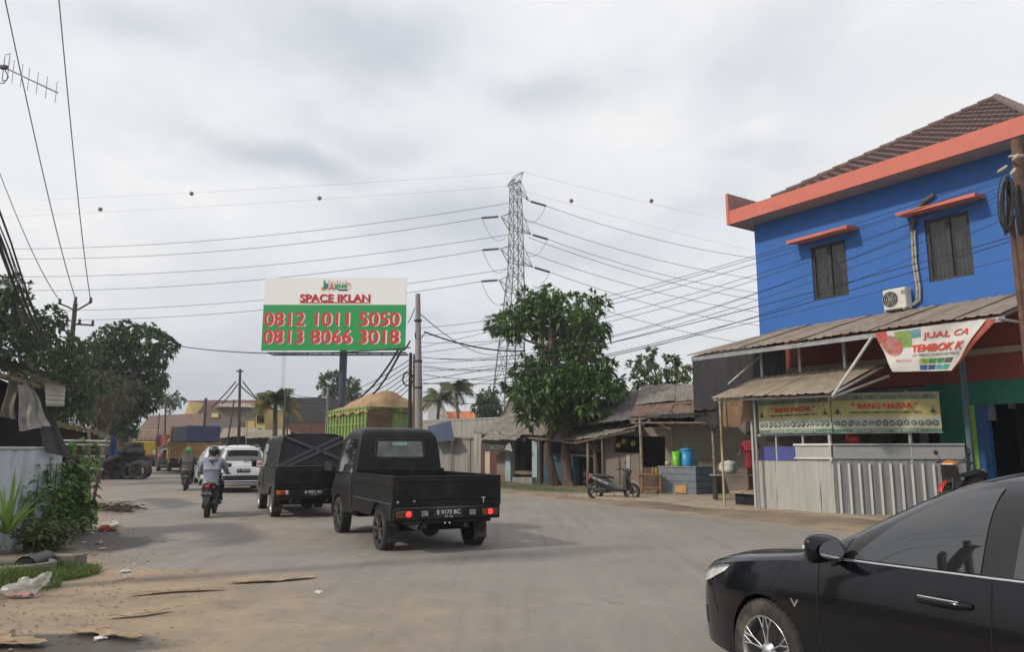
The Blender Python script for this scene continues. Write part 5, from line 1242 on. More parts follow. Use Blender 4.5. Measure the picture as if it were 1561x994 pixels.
        for (y0_, y1_, za, zc_) in ((.78, -.62, 1.18, 1.84), (.62, -.74, 1.16, 1.76), (-.78, .60, 1.25, 1.82)):
            mb = MB(); mb.grid(lambda a, b: Vector((-.02 + .31 * ((za + (zc_ - za) * a + (b - .5) * .07) - z0) / .8, y0_ + (y1_ - y0_) * a, za + (zc_ - za) * a + (b - .5) * .07)), 12, 1, False); L('strap', mb, STRP, t)
        mb = MB(); mb.tube([hoop(.02, k / 32) for k in range(33)], .02, 6); mb.tube([(0, .8, 1.16), (0, -.8, 1.16)], .02, 6); L('canopy_edge', mb, STRP, t)
    return t
MATTE = mat('matte_black_paint', (.006, .0065, .008), .42, var=.2, scale=1.5, spec=.22, dirt=(.030, .026, .022), dirt_amt=.30, dirt_scale=1.3)
GLOSB = mat('black_pickup_paint', (.006, .006, .007), .30, var=.2, scale=1.5, spec=.3, dirt=(.035, .03, .025), dirt_amt=.28, dirt_scale=1.3)
pickup('black_pickup', 'matte black pickup with empty open bed and lit brake lamps, nearest of the queue', (-1.0, 11.95, 0), rad(115.8), 1.06, 'E 9173 BC', False, MATTE, True, DARKSTEEL, True)
pickup('covered_pickup', 'black pickup with a black tarpaulin canopy and crossed straps over its bed', (-4.62, 17.9, 0), rad(114.0), 1.03, 'B 9051 SO', True, GLOSB, False, mat('bright_rim', (.5, .5, .5), .3, metal=.8, var=.1), False)

# ---- white crossover, seen from the rear
WPAINT = mat('white_car_paint', (.64, .65, .66), .22, var=.03, coat=.8, spec=.5)
def suv(name, label, loc, rotz, paint, style, ptxt, H=1.68, s=1.0, cat='car'):
    c = Car(4.55, [(0, .72), (.06, .86), (.25, .98), (1.0, 1.06), (1.2, 1.12), (1.9, 1.56), (2.3, H - .02), (3.0, H), (3.7, H - .04), (4.02, H - .09), (4.22, 1.46), (4.42, 1.14), (4.50, .98), (4.55, .80)],
            [(0, .62), (.1, .78), (.5, .92), (1.5, 1.0), (3.5, 1.06), (4.25, 1.08), (4.45, 1.02), (4.55, .74)],
            [(0, .56), (.1, .74), (.35, .86), (.9, .91), (3.7, .91), (4.15, .90), (4.38, .86), (4.50, .80), (4.55, .74)],
            [(0, .34), (.2, .24), (4.2, .26), (4.45, .36), (4.55, .50)], tum=.30, wheels=(.9, 3.55), wr=.35, wellgap=.05, nx=80, pow_=4.2)
    t = thing(name, label, cat, loc, rotz)
    L('body', c.mesh, paint, t)
    for ax in ('-y', '+y'):
        sg = -1 if ax == '-y' else 1
        L('side_window', c.win([(1.55, 1.08), (2.5, 1.10), (4.0, 1.20)], [(1.6, 1.12), (2.1, H - .17), (3.0, H - .13), (3.7, H - .19), (4.02, 1.28)], ax, .005, 40, 8), GLASSD, t)
        if style == 'crv':
            L('tail_lamp', c.win([(4.12, 1.03), (4.40, 1.03)], [(4.08, 1.16), (4.33, 1.17)], ax, .008, 8, 6), TAILRED, t)
            L('upright_lamp', c.win([(4.12, 1.16), (4.22, 1.16)], [(3.98, H - .20), (4.06, H - .20)], ax, .007, 4, 8), TAILRED, t)
        else: L('tail_lamp', c.win([(4.14, .98), (4.42, .98)], [(4.10, 1.20), (4.34, 1.20)], ax, .008, 8, 6), TAILRED, t)
        L('arch_trim', c.line([(3.12, .36), (3.20, .58), (3.38, .74), (3.6, .78), (3.8, .70), (3.93, .50), (3.97, .38)], ax, .03, .0), BLACKPL, t)
        m0 = Vector((1.62, sg * 1.0, 1.08)); mb = MB(); mb.bbox(m0, (.12, .2, .14), .04); L('wing_mirror', mb, BLACKPL if style != 'crv' else paint, t)
        L('headlight', c.win([(.12, .70), (.45, .76)], [(.12, .80), (.5, .88)], ax, .006, 8, 4), CLEARL, t)
    L('rear_window', c.decal(lambda a, b: ((-.66 + 1.32 * a) * (1 - .13 * b), 1.18 + (H - .32 - 1.05) * b), '+x', 16, 8, .006), GLASSD, t)
    if style == 'crv':
        for sg in (-1, 1): L('tail_lamp', c.decal(lambda a, b: (sg * (.46 + .36 * a), 1.02 + .08 * b + .06 * a * b), '+x', 10, 4, .010), TAILRED, t)
    else:
        for sg in (-1, 1): L('tail_lamp', c.decal(lambda a, b: (sg * (.56 + .22 * a), .98 + .2 * b), '+x', 6, 4, .010), TAILRED, t)
    mb = MB(); mb.bbox((4.30, 0, H - .115), (.28, 1.16, .035), .012); L('spoiler', mb, paint, t)
    L('bumper', c.decal(lambda a, b: (-.78 + 1.56 * a, .42 + .24 * b), '+x', 16, 4, .012), BLACKPL, t)
    mb = MB(); mb.tube([c.hit(-.66, .47, '+x', .02), c.hit(0, .47, '+x', .02), c.hit(.66, .47, '+x', .02)], .022, 8); L('bumper_strip', mb, CHROME, t)
    p = c.hit(0, .83, '+x', .02); plate(t, (p.x + .005, 0, .83), (0, 1, 0), ptxt, '', w=.46)
    L('garnish', c.decal(lambda a, b: (-.42 + .84 * a, .995 + .03 * b), '+x', 8, 2, .012), CHROME, t)
    mb = MB(); q = c.hit(0, 1.14, '+x', .02); mb.tube([q, q + Vector((-.02, .34, .10))], .012, 6); L('wiper', mb, BLACKPL, t)
    L('windscreen', c.decal(lambda a, b: (1.25 + .6 * a, -.66 + 1.32 * b), 'z', 8, 8, .005), GLASSD, t)
    for wx in (.9, 3.55):
        for sg in (-1, 1): wheel(t, (wx, sg * .78, .35), .35, .22, sg, 'spoke5', STEEL)
        mb = MB(); mb.box((wx, 0, .4), (.6, 1.0, .3)); L('wheel_well', mb, SEAM, t)
    mb = MB(); 
    for sg in (-1, 1): mb.tube([(2.1, sg * .58, H - .03), (2.3, sg * .58, H + .005), (3.5, sg * .58, H - .005), (3.7, sg * .58, H - .06)], .012, 6)
    L('roof_rail', mb, STEEL, t); t.children[-1]['kind'] = 'stuff'
    return t
def at_rear(Lg, rear, heading):    # origin (nose) from the point under the tail; heading = travel direction angle
    f = Vector((math.cos(heading), math.sin(heading), 0)); return Vector(rear) + f * Lg, heading + math.pi
o_, a_ = at_rear(4.55, (-9.75, 27.9, 0), rad(115)); suv('white_car', 'white crossover with L-shaped red tail lamps ahead of the tarpaulin-covered pickup', o_, a_, WPAINT, 'crv', 'A 1188 RU', H=1.76)
o_, a_ = at_rear(4.55, (-12.75, 33.9, 0), rad(117)); suv('white_car', 'white people carrier mostly hidden beyond the white crossover', o_, a_, WPAINT, 'mpv', 'B 1724 KL', H=1.76)
o_, a_ = at_rear(4.55, (-25.0, 56, 0), rad(113)); suv('dark_car', 'dark grey people carrier far down the road beside the blue-topped truck', o_, a_, mat('dark_grey_paint', (.045, .042, .05), .3, coat=.6), 'mpv', 'B 2210 FT', H=1.72)

# ---- trucks
def truck(name, label, rear, heading, Lb, Wb, z0, z1, m, ribs_side, ribs_rear, cabm, open_top=False, slats=False):
    t = thing(name, label, 'truck', rear, heading)     # x forward from the tail, y left
    h = Wb / 2
    mb = MB()
    for sg in (-1, 1): mb.bbox((Lb / 2, sg * (h - .03), (z0 + z1) / 2), (Lb, .05, z1 - z0), .01)
    mb.bbox((.03, 0, (z0 + z1) / 2), (.05, Wb - .12, z1 - z0), .01); mb.bbox((Lb - .03, 0, (z0 + z1) / 2), (.05, Wb - .12, z1 - z0), .01); mb.bbox((Lb / 2, 0, z0 + .04), (Lb - .12, Wb - .12, .08), .01)
    L('cargo_body', mb, m, t)
    for sg in (-1, 1):
        for k in range(ribs_side + 1):
            x = .06 + (Lb - .12) * k / ribs_side; mb = MB(); mb.bbox((x, sg * (h + .03), (z0 + z1) / 2), (.10, .07, z1 - z0 + .02), .012); L('side_rib', mb, m, t)
        for k in range(4):
            z = z0 + .04 + (z1 - z0 - .08) * k / 3; mb = MB(); mb.bbox((Lb / 2, sg * (h + .018), z), (Lb, .05, .08), .012); L('side_rail', mb, m, t)
    for k in range(ribs_rear + 1):
        y = -h + .06 + (Wb - .12) * k / ribs_rear; mb = MB(); mb.bbox((-.03, y, (z0 + z1) / 2), (.07, .09, z1 - z0 + .02), .012); L('rear_rib', mb, m, t)
    for z in (z0 + .05, z0 + (z1 - z0) * .5, z1 - .04): mb = MB(); mb.bbox((-.018, 0, z), (.05, Wb, .08), .012); L('rear_rail', mb, m, t)
    mb = MB()
    for sg in (-1, 1): mb.box((Lb / 2 + .8, sg * .42, .85), (Lb + 2, .1, .2))
    L('chassis', mb, DARKSTEEL, t); t.children[-1]['kind'] = 'stuff'
    mb = MB(); mb.bbox((.05, 0, .72), (.1, Wb * .86, .14), .02); L('rear_bumper', mb, DARKSTEEL, t)
    for sg in (-1, 1): mb = MB(); mb.bbox((-.0, sg * h * .72, .86), (.05, .34, .12), .01); L('tail_lamp', mb, TAILRED, t)
    cabx = Lb + .12; mb = MB(); mb.bbox((cabx + .9, 0, 1.55), (1.7, Wb * .88, 1.7), .12); L('cab', mb, cabm, t)
    mb = MB(); mb.bbox((cabx + 1.76, 0, 1.95), (.02, Wb * .74, .62), .01); L('windscreen', mb, GLASSD, t)
    for sg in (-1, 1): mb = MB(); mb.bbox((cabx + 1.0, sg * (Wb * .44 + .003), 1.9), (.9, .02, .55), .01); L('side_window', mb, GLASSD, t)
    for wx in (1.2, Lb + 1.0):
        for sg in (-1, 1): wheel(t, (wx, sg * (h - .22), .48), .48, .40 if wx < 2 else .26, sg, 'simple', DARKSTEEL)
    return t
LIMEG = mat('lime_truck_paint', (.21, .31, .085), .5, var=.12, scale=2, dirt=(.16, .17, .08), dirt_amt=.3)
gt = truck('green_truck', 'lime green high-sided truck under a lumpy tan tarpaulin', (-5.2, 33.2, 0), rad(121), 5.4, 2.35, 1.25, 3.45, LIMEG, 12, 3, mat('navy_truck_cab', (.03, .05, .10), .4))
TAN = mat('tan_tarp', (.34, .22, .12), .85, var=.15, scale=2, bump=.5, bscale=4)
def tarpf(a, b):
    x = -.12 + 5.6 * a; y = (b - .5) * 2.62; e = min(1, (1 - abs(b - .5) * 2) * 3.2); ee = min(1, a * 6 + .0) * min(1, (1 - a) * 3)
    z = 3.40 + .82 * (math.sin(min(1, b * 1.0) * math.pi) ** .8) * ee * (1.0 - .45 * a) + .17 * noise.noise(Vector((x * .9, y * 1.3, 3))) + .06 * noise.noise(Vector((x * 3, y * 3.5, 8)))
    if b < .04 or b > .96: z = 3.18 + .05 * math.sin(x * 5)
    if a < .03: z = min(z, 3.30 + .1 * math.sin(y * 3))
    return Vector((x, y * (1 if e < 1 else 1), z))
mb = MB(); mb.grid(tarpf, 36, 30); L('tarp', mb, TAN, gt)
mb = MB(); mb.grid(lambda a, b: Vector((-.10 - .03 * math.sin(b * 9), 1.22 - 1.15 * a, 3.32 - 1.05 * b - .06 * math.sin(a * 7))), 12, 8); L('tarp_flap', mb, mat('brown_tarp_flap', (.15, .09, .05), .85, var=.25, scale=3), gt)
for k in range(9): mb = MB(); mb.tube([tarpf(.02 + k * .115, .02), Vector((-.12 + 5.6 * (.02 + k * .115) + .2, -1.2, 2.5))], .012, 4); L('tie_rope', mb, WOOD, gt)
OCH = mat('ochre_truck_paint', (.36, .20, .045), .6, var=.2, scale=2, dirt=(.14, .09, .05), dirt_amt=.4)
ot = truck('ochre_truck', 'ochre yellow flatbed truck with a blue tarpaulin over its load', (-20.4, 50.5, 0), rad(124), 5.6, 2.2, 1.0, 2.05, OCH, 6, 4, OCH)
VT = mat('violet_blue_tarp', (.045, .05, .13), .6, var=.2, scale=1.5)
mb = MB(); mb.bbox((2.6, 0, 2.62), (5.0, 2.1, 1.10), .06); L('load_tarp', mb, VT, ot)
mb = MB(); mb.bbox((5.45, 0, 1.95), (.5, 2.26, 2.6), .03); L('headboard', mb, OCH, ot)
YEL = mat('yellow_truck_paint', (.55, .38, .02), .5, var=.06)
yt = truck('yellow_truck', 'bright yellow truck far down the road beyond the tyre heap', (-34.3, 71.5, 0), rad(116), 4.5, 2.2, 1.1, 2.3, YEL, 6, 4, YEL)
for k in range(6): mb = MB(); mb.bbox((-.02, -1.0 + k * .4, 2.85), (.06, .06, 1.1), .01); L('rear_stake', mb, mat('pale_yellow_rail', (.5, .45, .22), .6), yt)
mb = MB(); mb.bbox((-.02, 0, 3.4), (.06, 2.2, .1), .02); L('top_rail', mb, mat('pale_yellow_rail', (.5, .45, .22), .6), yt)
for sg in (-1, 1): mb = MB(); mb.bbox((-.09, sg * .85, 1.35), (.02, .42, .42), .005); L('rear_notice', mb, WHITEP, yt)
# ------------------------------------------------------------------ people
SKINM = mat('brown_skin', (.22, .115, .07), .6, var=.06)
def capsule_body(J, name='body'):
    """J: dict of joints -> (pos, radius); bones: list of pairs; grown as one continuous skin"""
    keys = list(J['p'].keys()); idx = {k: i for i, k in enumerate(keys)}
    v = [J['p'][k][0] for k in keys]; r = [J['p'][k][1] for k in keys]; e = [(idx[a], idx[b]) for a, b in J['b']]
    return skin(v, e, r, root=idx['pelvis'], sub=1)
def add_hand(P, B, wrist, side, dirv, nrm, grip=True):
    d_ = Vector(dirv).normalized(); n_ = Vector(nrm).normalized(); s_ = d_.cross(n_).normalized() * side; w = Vector(P[wrist][0])
    P[wrist + '_palm'] = (w + d_ * .075, (.030, .018)); B.append((wrist, wrist + '_palm'))
    for k, ln in enumerate((.065, .075, .07, .055)):
        o = w + d_ * .085 + s_ * (-.028 + .019 * k); c = n_ * (.035 if grip else .012)
        P['%s_f%da' % (wrist, k)] = (o, .009); P['%s_f%db' % (wrist, k)] = (o + d_ * ln * .55 + c * .5, .0085); P['%s_f%dc' % (wrist, k)] = (o + d_ * ln * (.7 if grip else 1) + c * (1.5 if grip else 1), .007)
        B += [(wrist + '_palm', '%s_f%da' % (wrist, k)), ('%s_f%da' % (wrist, k), '%s_f%db' % (wrist, k)), ('%s_f%db' % (wrist, k), '%s_f%dc' % (wrist, k))]
    o = w + d_ * .03 - s_ * .035; P[wrist + '_ta'] = (o, .010); P[wrist + '_tb'] = (o + d_ * .045 - s_ * .018 + n_ * .012, .008); B += [(wrist + '_palm', wrist + '_ta'), (wrist + '_ta', wrist + '_tb')]
def limb_mesh(pts, radii, sub=1):
    return skin(pts, [(i, i + 1) for i in range(len(pts) - 1)], radii, 0, sub)
def rider(loc, heading, label, jacket, helmet, trouser, strap=False, s=1.0):
    """seated scooter rider; x forward, y left, z up; seat top at .76"""
    t = thing('person', label, 'person', loc, heading); t.scale = (s, s, s); _M[t.name] = _M[t.name] @ Matrix.Diagonal((s, s, s, 1))
    P = {'pelvis': (Vector((.02, 0, .86)), (.15, .13)), 'waist': (Vector((.05, 0, 1.02)), (.135, .11)), 'chest': (Vector((.12, 0, 1.22)), (.165, .12)), 'neckb': (Vector((.17, 0, 1.38)), (.075, .07)), 'neck': (Vector((.19, 0, 1.44)), .055),
         'head': (Vector((.215, 0, 1.53)), (.078, .088)), 'crown': (Vector((.215, 0, 1.60)), (.072, .08)), 'nose': (Vector((.305, 0, 1.525)), .014)}
    B = [('pelvis', 'waist'), ('waist', 'chest'), ('chest', 'neckb'), ('neckb', 'neck'), ('neck', 'head'), ('head', 'crown'), ('head', 'nose')]
    for sd_, n in ((1, 'l'), (-1, 'r')):
        sy = sd_
        P['sh' + n] = (Vector((.16, sy * .19, 1.34)), .060); P['el' + n] = (Vector((.28, sy * .285, 1.11)), .043); P['wr' + n] = (Vector((.50, sy * .29, 1.03)), .027)
        P['hip' + n] = (Vector((.05, sy * .11, .84)), .095); P['kn' + n] = (Vector((.46, sy * .19, .74)), .062); P['an' + n] = (Vector((.40, sy * .16, .36)), .036); P['to' + n] = (Vector((.56, sy * .18, .31)), .032)
        B += [('chest', 'sh' + n), ('sh' + n, 'el' + n), ('el' + n, 'wr' + n), ('pelvis', 'hip' + n), ('hip' + n, 'kn' + n), ('kn' + n, 'an' + n), ('an' + n, 'to' + n)]
        add_hand(P, B, 'wr' + n, sd_, (1, 0, .02), (0, 0, -1))
    me = capsule_body({'p': P, 'b': B}); L('body', me, SKINM, t)
    # jacket: torso and sleeves, a little fuller than the body, slightly ballooned by the wind
    v = [Vector((-.02, 0, .80)), Vector((.0, 0, .92)), Vector((.045, 0, 1.06)), Vector((.115, 0, 1.24)), Vector((.165, 0, 1.385)), Vector((.185, 0, 1.42))]; r = [(.19, .16), (.19, .165), (.185, .16), (.21, .16), (.115, .105), (.085, .08)]
    e = [(0, 1), (1, 2), (2, 3), (3, 4), (4, 5)]
    for sy in (1, -1):
        k = len(v); v += [Vector((.15, sy * .20, 1.33)), Vector((.24, sy * .275, 1.17)), Vector((.29, sy * .295, 1.10)), Vector((.40, sy * .315, 1.06)), Vector((.485, sy * .29, 1.035))]; r += [.088, .074, .070, .058, .040]; e += [(3, k), (k, k + 1), (k + 1, k + 2), (k + 2, k + 3), (k + 3, k + 4)]
    me = skin(v, e, r, 1, 2)
    for q in me.vertices:
        w_ = noise.noise(Vector(q.co) * 9); q.co += Vector(q.normal) * w_ * .018
    L('jacket', me, jacket, t)
    for sy in (1, -1): L('trouser_leg', limb_mesh([Vector((.0, sy * .08, .85)), Vector((.24, sy * .16, .81)), Vector((.46, sy * .195, .745)), Vector((.44, sy * .18, .56)), Vector((.405, sy * .16, .38))], [.125, .105, .080, .068, .058]), trouser, t)
    for sy in (1, -1): L('shoe', limb_mesh([Vector((.36, sy * .16, .315)), Vector((.46, sy * .17, .31)), Vector((.60, sy * .18, .30))], [(.05, .045), (.05, .045), (.04, .03)]), BLACKPL, t)
    hb = MB()
    def hf(a, b):
        th_ = a * math.pi; ph = b * 2 * math.pi; x, y, z = math.sin(th_) * math.cos(ph), math.sin(th_) * math.sin(ph), math.cos(th_)
        return Vector((.205 + x * .152 + (.01 if z < -.3 else 0), y * .128, 1.575 + max(-.105, z * .145)))
    hb.grid(hf, 18, 28); L('helmet', hb, helmet, t)
    vz = MB(); vz.grid(lambda a, b: Vector((.205 + .158 * math.cos((b - .5) * 2.0), .134 * math.sin((b - .5) * 2.0), 1.50 + .10 * a)), 4, 10); L('visor', vz, GLASSD, t)
    if strap:
        st = MB(); st.tube([Vector((.02, -.17, 1.06)), Vector((-.03, -.08, 1.20)), Vector((-.01, .04, 1.33)), Vector((.08, .12, 1.415))], .014, 5); L('bag_strap', st, CABLE, t)
        hd = MB(); hd.lathe([(.10, 0), (.135, .03), (.12, .08), (.08, .09)], (.10, 0, 1.33), n=16); L('hood', hd, jacket, t)
    return t
def scooter(name, label, loc, heading, bodym, lampm, dark, plate_=True, s=1.0, group=None, accent=None, txt='B 3817 TQ', cowl=None):
    """step-through motorcycle; x forward, origin midway between the wheels on the ground"""
    t = thing(name, label, 'motorcycle', loc, heading, group); t.scale = (s, s, s); _M[t.name] = _M[t.name] @ Matrix.Diagonal((s, s, s, 1))
    accent = accent or bodym
    for wx, nm in ((-.62, 'rear'), (.62, 'front')):
        e = bpy.data.objects.new('wheel', None); col.objects.link(e); e.parent = t; e.location = (wx, 0, .28); _M[e.name] = wm(t) @ Matrix.Translation((wx, 0, .28))
        mb = MB(); tyre(mb, .28, .095 if wx < 0 else .08); L('tyre', mb, RUBBER, e)
        mb = MB(); mb.lathe([(.195, -.03), (.215, -.035), (.215, .035), (.195, .03)], (0, 0, 0), 'Y', 32, closed=True)
        for k in range(5):
            a = k * 2 * math.pi / 5
            for dd in (-.09, .09): mb.tube([(math.cos(a) * .04, 0, math.sin(a) * .04), (math.cos(a + dd) * .20, 0, math.sin(a + dd) * .20)], .011, 5)
        mb.lathe([(.0, -.05), (.045, -.05), (.045, .05), (.0, .05)], (0, 0, 0), 'Y', 16); L('rim', mb, dark, e)
        if wx > 0: mb = MB(); mb.lathe([(.10, .055), (.055, .055), (.055, .06), (.10, .06)], (0, 0, 0), 'Y', 24, closed=True); L('brake_disc', mb, STEEL, e)
    def ell(mb, pts, n=10):   # loft of ellipses: (x,z,halfwidth,halfheight)
        vs = []
        for (x, z, hw, hh) in pts:
            for k in range(n): a = 2 * math.pi * k / n; vs.append((x, hw * math.cos(a) * (1 + .08 * math.cos(2 * a)), z + hh * math.sin(a)))
        m = len(pts); mb.add(vs, [(i * n + k, i * n + (k + 1) % n, (i + 1) * n + (k + 1) % n, (i + 1) * n + k) for i in range(m - 1) for k in range(n)], True); mb.add(vs[:n], [tuple(range(n))]); mb.add(vs[-n:], [tuple(range(n))]); return mb
    mb = MB(); ell(mb, [(-.80, .80, .03, .02), (-.74, .74, .12, .08), (-.55, .65, .16, .14), (-.28, .56, .165, .17), (-.05, .46, .15, .15), (.10, .38, .14, .11), (.34, .36, .14, .09), (.42, .38, .12, .08)], 14); L('rear_body', mb, bodym, t)
    mb = MB()
    for sg in (-1, 1): mb.tube([(-.70, sg * .10, .74), (-.45, sg * .142, .64), (-.2, sg * .15, .54), (.02, sg * .125, .44)], [.012, .03, .028, .012], 6)
    L('side_fairing', mb, accent, t)
    mb = MB(); ell(mb, [(-.74, .80, .06, .03), (-.6, .80, .13, .055), (-.35, .765, .13, .05), (-.12, .745, .115, .05), (.02, .72, .07, .03)], 12); L('seat', mb, mat('seat_vinyl', (.018, .018, .019), .6, bump=.2), t)
    mb = MB(); mb.bbox((.22, 0, .33), (.46, .26, .09), .03); mb.bbox((-.12, 0, .36), (.34, .22, .16), .04); L('floor_board', mb, BLACKPL, t)
    mb = MB(); mb.grid(lambda a, b: Vector((.47 + .06 * a * a - .06 * math.sin(a * 3) + (.085 + .05 * a) * math.cos(b * 6.2832), .205 * (1 - .30 * a) * math.sin(b * 6.2832), .34 + .62 * a)), 10, 20)
    mb.grid(lambda a, b: Vector((.39 + .16 * a, .19 * (1 - .25 * a) * (b * 2 - 1), .34 + .56 * a)), 4, 4); L('leg_shield', mb, bodym, t)
    mb = MB(); mb.grid(lambda a, b: Vector((.62 + (.33) * math.sin((a - .45) * 2.1), (b - .5) * .13 * (1 - .3 * a), .28 + .335 * math.cos((a - .45) * 2.1) + .012 * math.cos((b - .5) * 3))), 12, 4); L('front_fender', mb, accent, t)
    mb = MB(); mb.tube([(.62, .075, .28), (.55, .075, .55), (.48, .05, .80)], .022, 8); mb.tube([(.62, -.075, .28), (.55, -.075, .55), (.48, -.05, .80)], .022, 8); mb.tube([(.52, 0, .6), (.44, 0, .95)], .03, 8); L('fork', mb, DARKSTEEL, t)
    mb = MB(); mb.tube([(.28, .34, 1.0), (.36, .27, 1.015), (.44, .08, .98), (.44, -.08, .98), (.36, -.27, 1.015), (.28, -.34, 1.0)], .013, 8); L('handlebar', mb, BLACKPL, t)
    for sg in (-1, 1): mb = MB(); mb.tube([(.25, sg * .37, .995), (.34, sg * .275, 1.012)], .020, 8); L('grip', mb, RUBBER, t)
    mb = MB(); ell(mb, [(.36, .98, .10, .05), (.44, .98, .15, .075), (.52, .96, .14, .08), (.575, .93, .08, .05)], 12); L('head_cowl', mb, cowl or bodym, t)
    mb = MB(); mb.grid(lambda a, b: Vector((.53 + .052 * math.cos((b - .5) * 2.6) + .02 * (1 - a), .115 * math.sin((b - .5) * 2.6), .895 + .09 * a)), 4, 10); L('headlight', mb, CLEARL, t)
    for sg in (-1, 1):
        mb = MB(); mb.tube([(.36, sg * .22, 1.01), (.35, sg * .27, 1.12), (.34, sg * .31, 1.17)], .008, 6); mr = L('mirror', mb, BLACKPL, t)
        mb = MB(); mb.lathe([(.0, -.018), (.045, -.015), (.052, 0), (.0, .006)], (.335, sg * .33, 1.205), 'X', 16); L('mirror_shell', mb, BLACKPL, mr)
    mb = MB(); mb.lathe([(.0, -.845), (.06, -.84), (.085, -.80), (.09, -.74)], (0, 0, .735), 'X', 3); mb.v = [(x, y, z) for x, y, z in mb.v]; L('tail_lamp', mb, lampm, t)
    for sg in (-1, 1): mb = MB(); mb.lathe([(.0, -.80), (.02, -.795), (.024, -.76)], (0, sg * .125, .72), 'X', 8); L('indicator', mb, AMBER, t)
    mb = MB(); mb.grid(lambda a, b: Vector((-.80 - .16 * a, (b - .5) * .16 * (1 - .2 * a), .66 - .28 * a)), 4, 3); mb.tube([(-.72, 0, .72), (-.86, 0, .56)], .03, 6); L('rear_fender', mb, BLACKPL, t)
    if plate_: plate(t, (-.885, 0, .56), (0, -1, 0), txt, '', w=.24, h=.09)
    mb = MB(); mb.tube([(-.05, -.10, .25), (-.25, -.15, .24), (-.42, -.17, .27), (-.82, -.18, .40)], [.018, .02, .045, .05], 12); L('exhaust_pipe', mb, DARKSTEEL, t)
    mb = MB(); mb.bbox((-.4, -.08, .30), (.38, .10, .16), .04); mb.bbox((-.45, .09, .30), (.55, .07, .15), .03); mb.tube([(-.6, .1, .32), (-.5, .13, .62)], .02, 8); L('engine', mb, DARKSTEEL, t)
    mb = MB(); mb.tube([(-.68, -.13, .80), (-.80, -.08, .83), (-.80, .08, .83), (-.68, .13, .80)], .012, 6); L('grab_rail', mb, STEEL, t)
    if plate_ is False: mb = MB(); mb.tube([(-.05, .12, .28), (.02, .24, .02)], .012, 6); L('side_stand', mb, STEEL, t)
    return t
GREYB = mat('dark_scooter_plastic', (.020, .020, .022), .35, var=.2)
hd1 = rad(104)
nb = Vector((-7.12, 18.1, 0)) + Vector((math.cos(hd1), math.sin(hd1), 0)) * .60
scooter('motorcycle', 'black scooter with a red triangular tail lamp under the rider in light blue', nb, hd1, GREYB, TAILRED, DARKSTEEL, accent=mat('silver_plastic', (.32, .32, .33), .35), txt='B 3817 TQ')
rider(nb + Vector((math.cos(hd1), math.sin(hd1), 0)) * -.30, hd1, 'rider in pale blue-grey hooded jacket and dark helmet on the nearer scooter', mat('pale_blue_jacket', (.235, .255, .31), .85, var=.1, scale=5, bump=.3, bscale=8), mat('dark_helmet', (.012, .012, .014), .2, coat=.8), mat('dark_jeans', (.022, .024, .032), .85), strap=True, s=.985)
hd2 = rad(109)
nb = Vector((-12.6, 29.7, 0)) + Vector((math.cos(hd2), math.sin(hd2), 0)) * .6
scooter('motorcycle', 'black scooter with a white number plate strip under the green-helmeted rider', nb, hd2, GREYB, mat('dim_red_lens', (.10, .01, .01), .3), DARKSTEEL, txt='B 6440 WV')
rider(nb + Vector((math.cos(hd2), math.sin(hd2), 0)) * -.30, hd2, 'farther rider in a dark grey jacket and green helmet, seen from behind', mat('grey_jacket', (.085, .082, .085), .85, var=.15, scale=5, bump=.3, bscale=8), mat('green_helmet', (.02, .26, .07), .25, coat=.6), mat('black_trousers', (.014, .014, .016), .85), s=.985)
# parked scooter in front of the sheds, side-on, facing right
pa_, pb_ = G(909, 762), G(963, 763.5); hd3 = math.atan2((pb_ - pa_).y, (pb_ - pa_).x)
scooter('motorcycle', 'parked grey and black scooter with silver side stripe beside the dirt verge', (pa_ + pb_) / 2 + Vector((0, .05, .0)), hd3, mat('grey_scooter_plastic', (.045, .045, .05), .35, var=.1, coat=.4), TAILRED, DARKSTEEL, plate_=False, accent=mat('silver_stripe', (.50, .50, .52), .35, var=.1), s=.97)
# red and orange motorcycle by the booth, mostly hidden by the black sedan
p = FP(1452, 716, 16.6)
scooter('motorcycle', 'red and orange motorcycle parked by the shop door, half hidden behind the black sedan', (p.x + .2, p.y, .32), rad(212), GREYB, TAILRED, DARKSTEEL, plate_=False, accent=mat('bright_red_plastic', (.50, .03, .03), .35), s=1.0, cowl=mat('orange_plastic', (.55, .19, .03), .35))

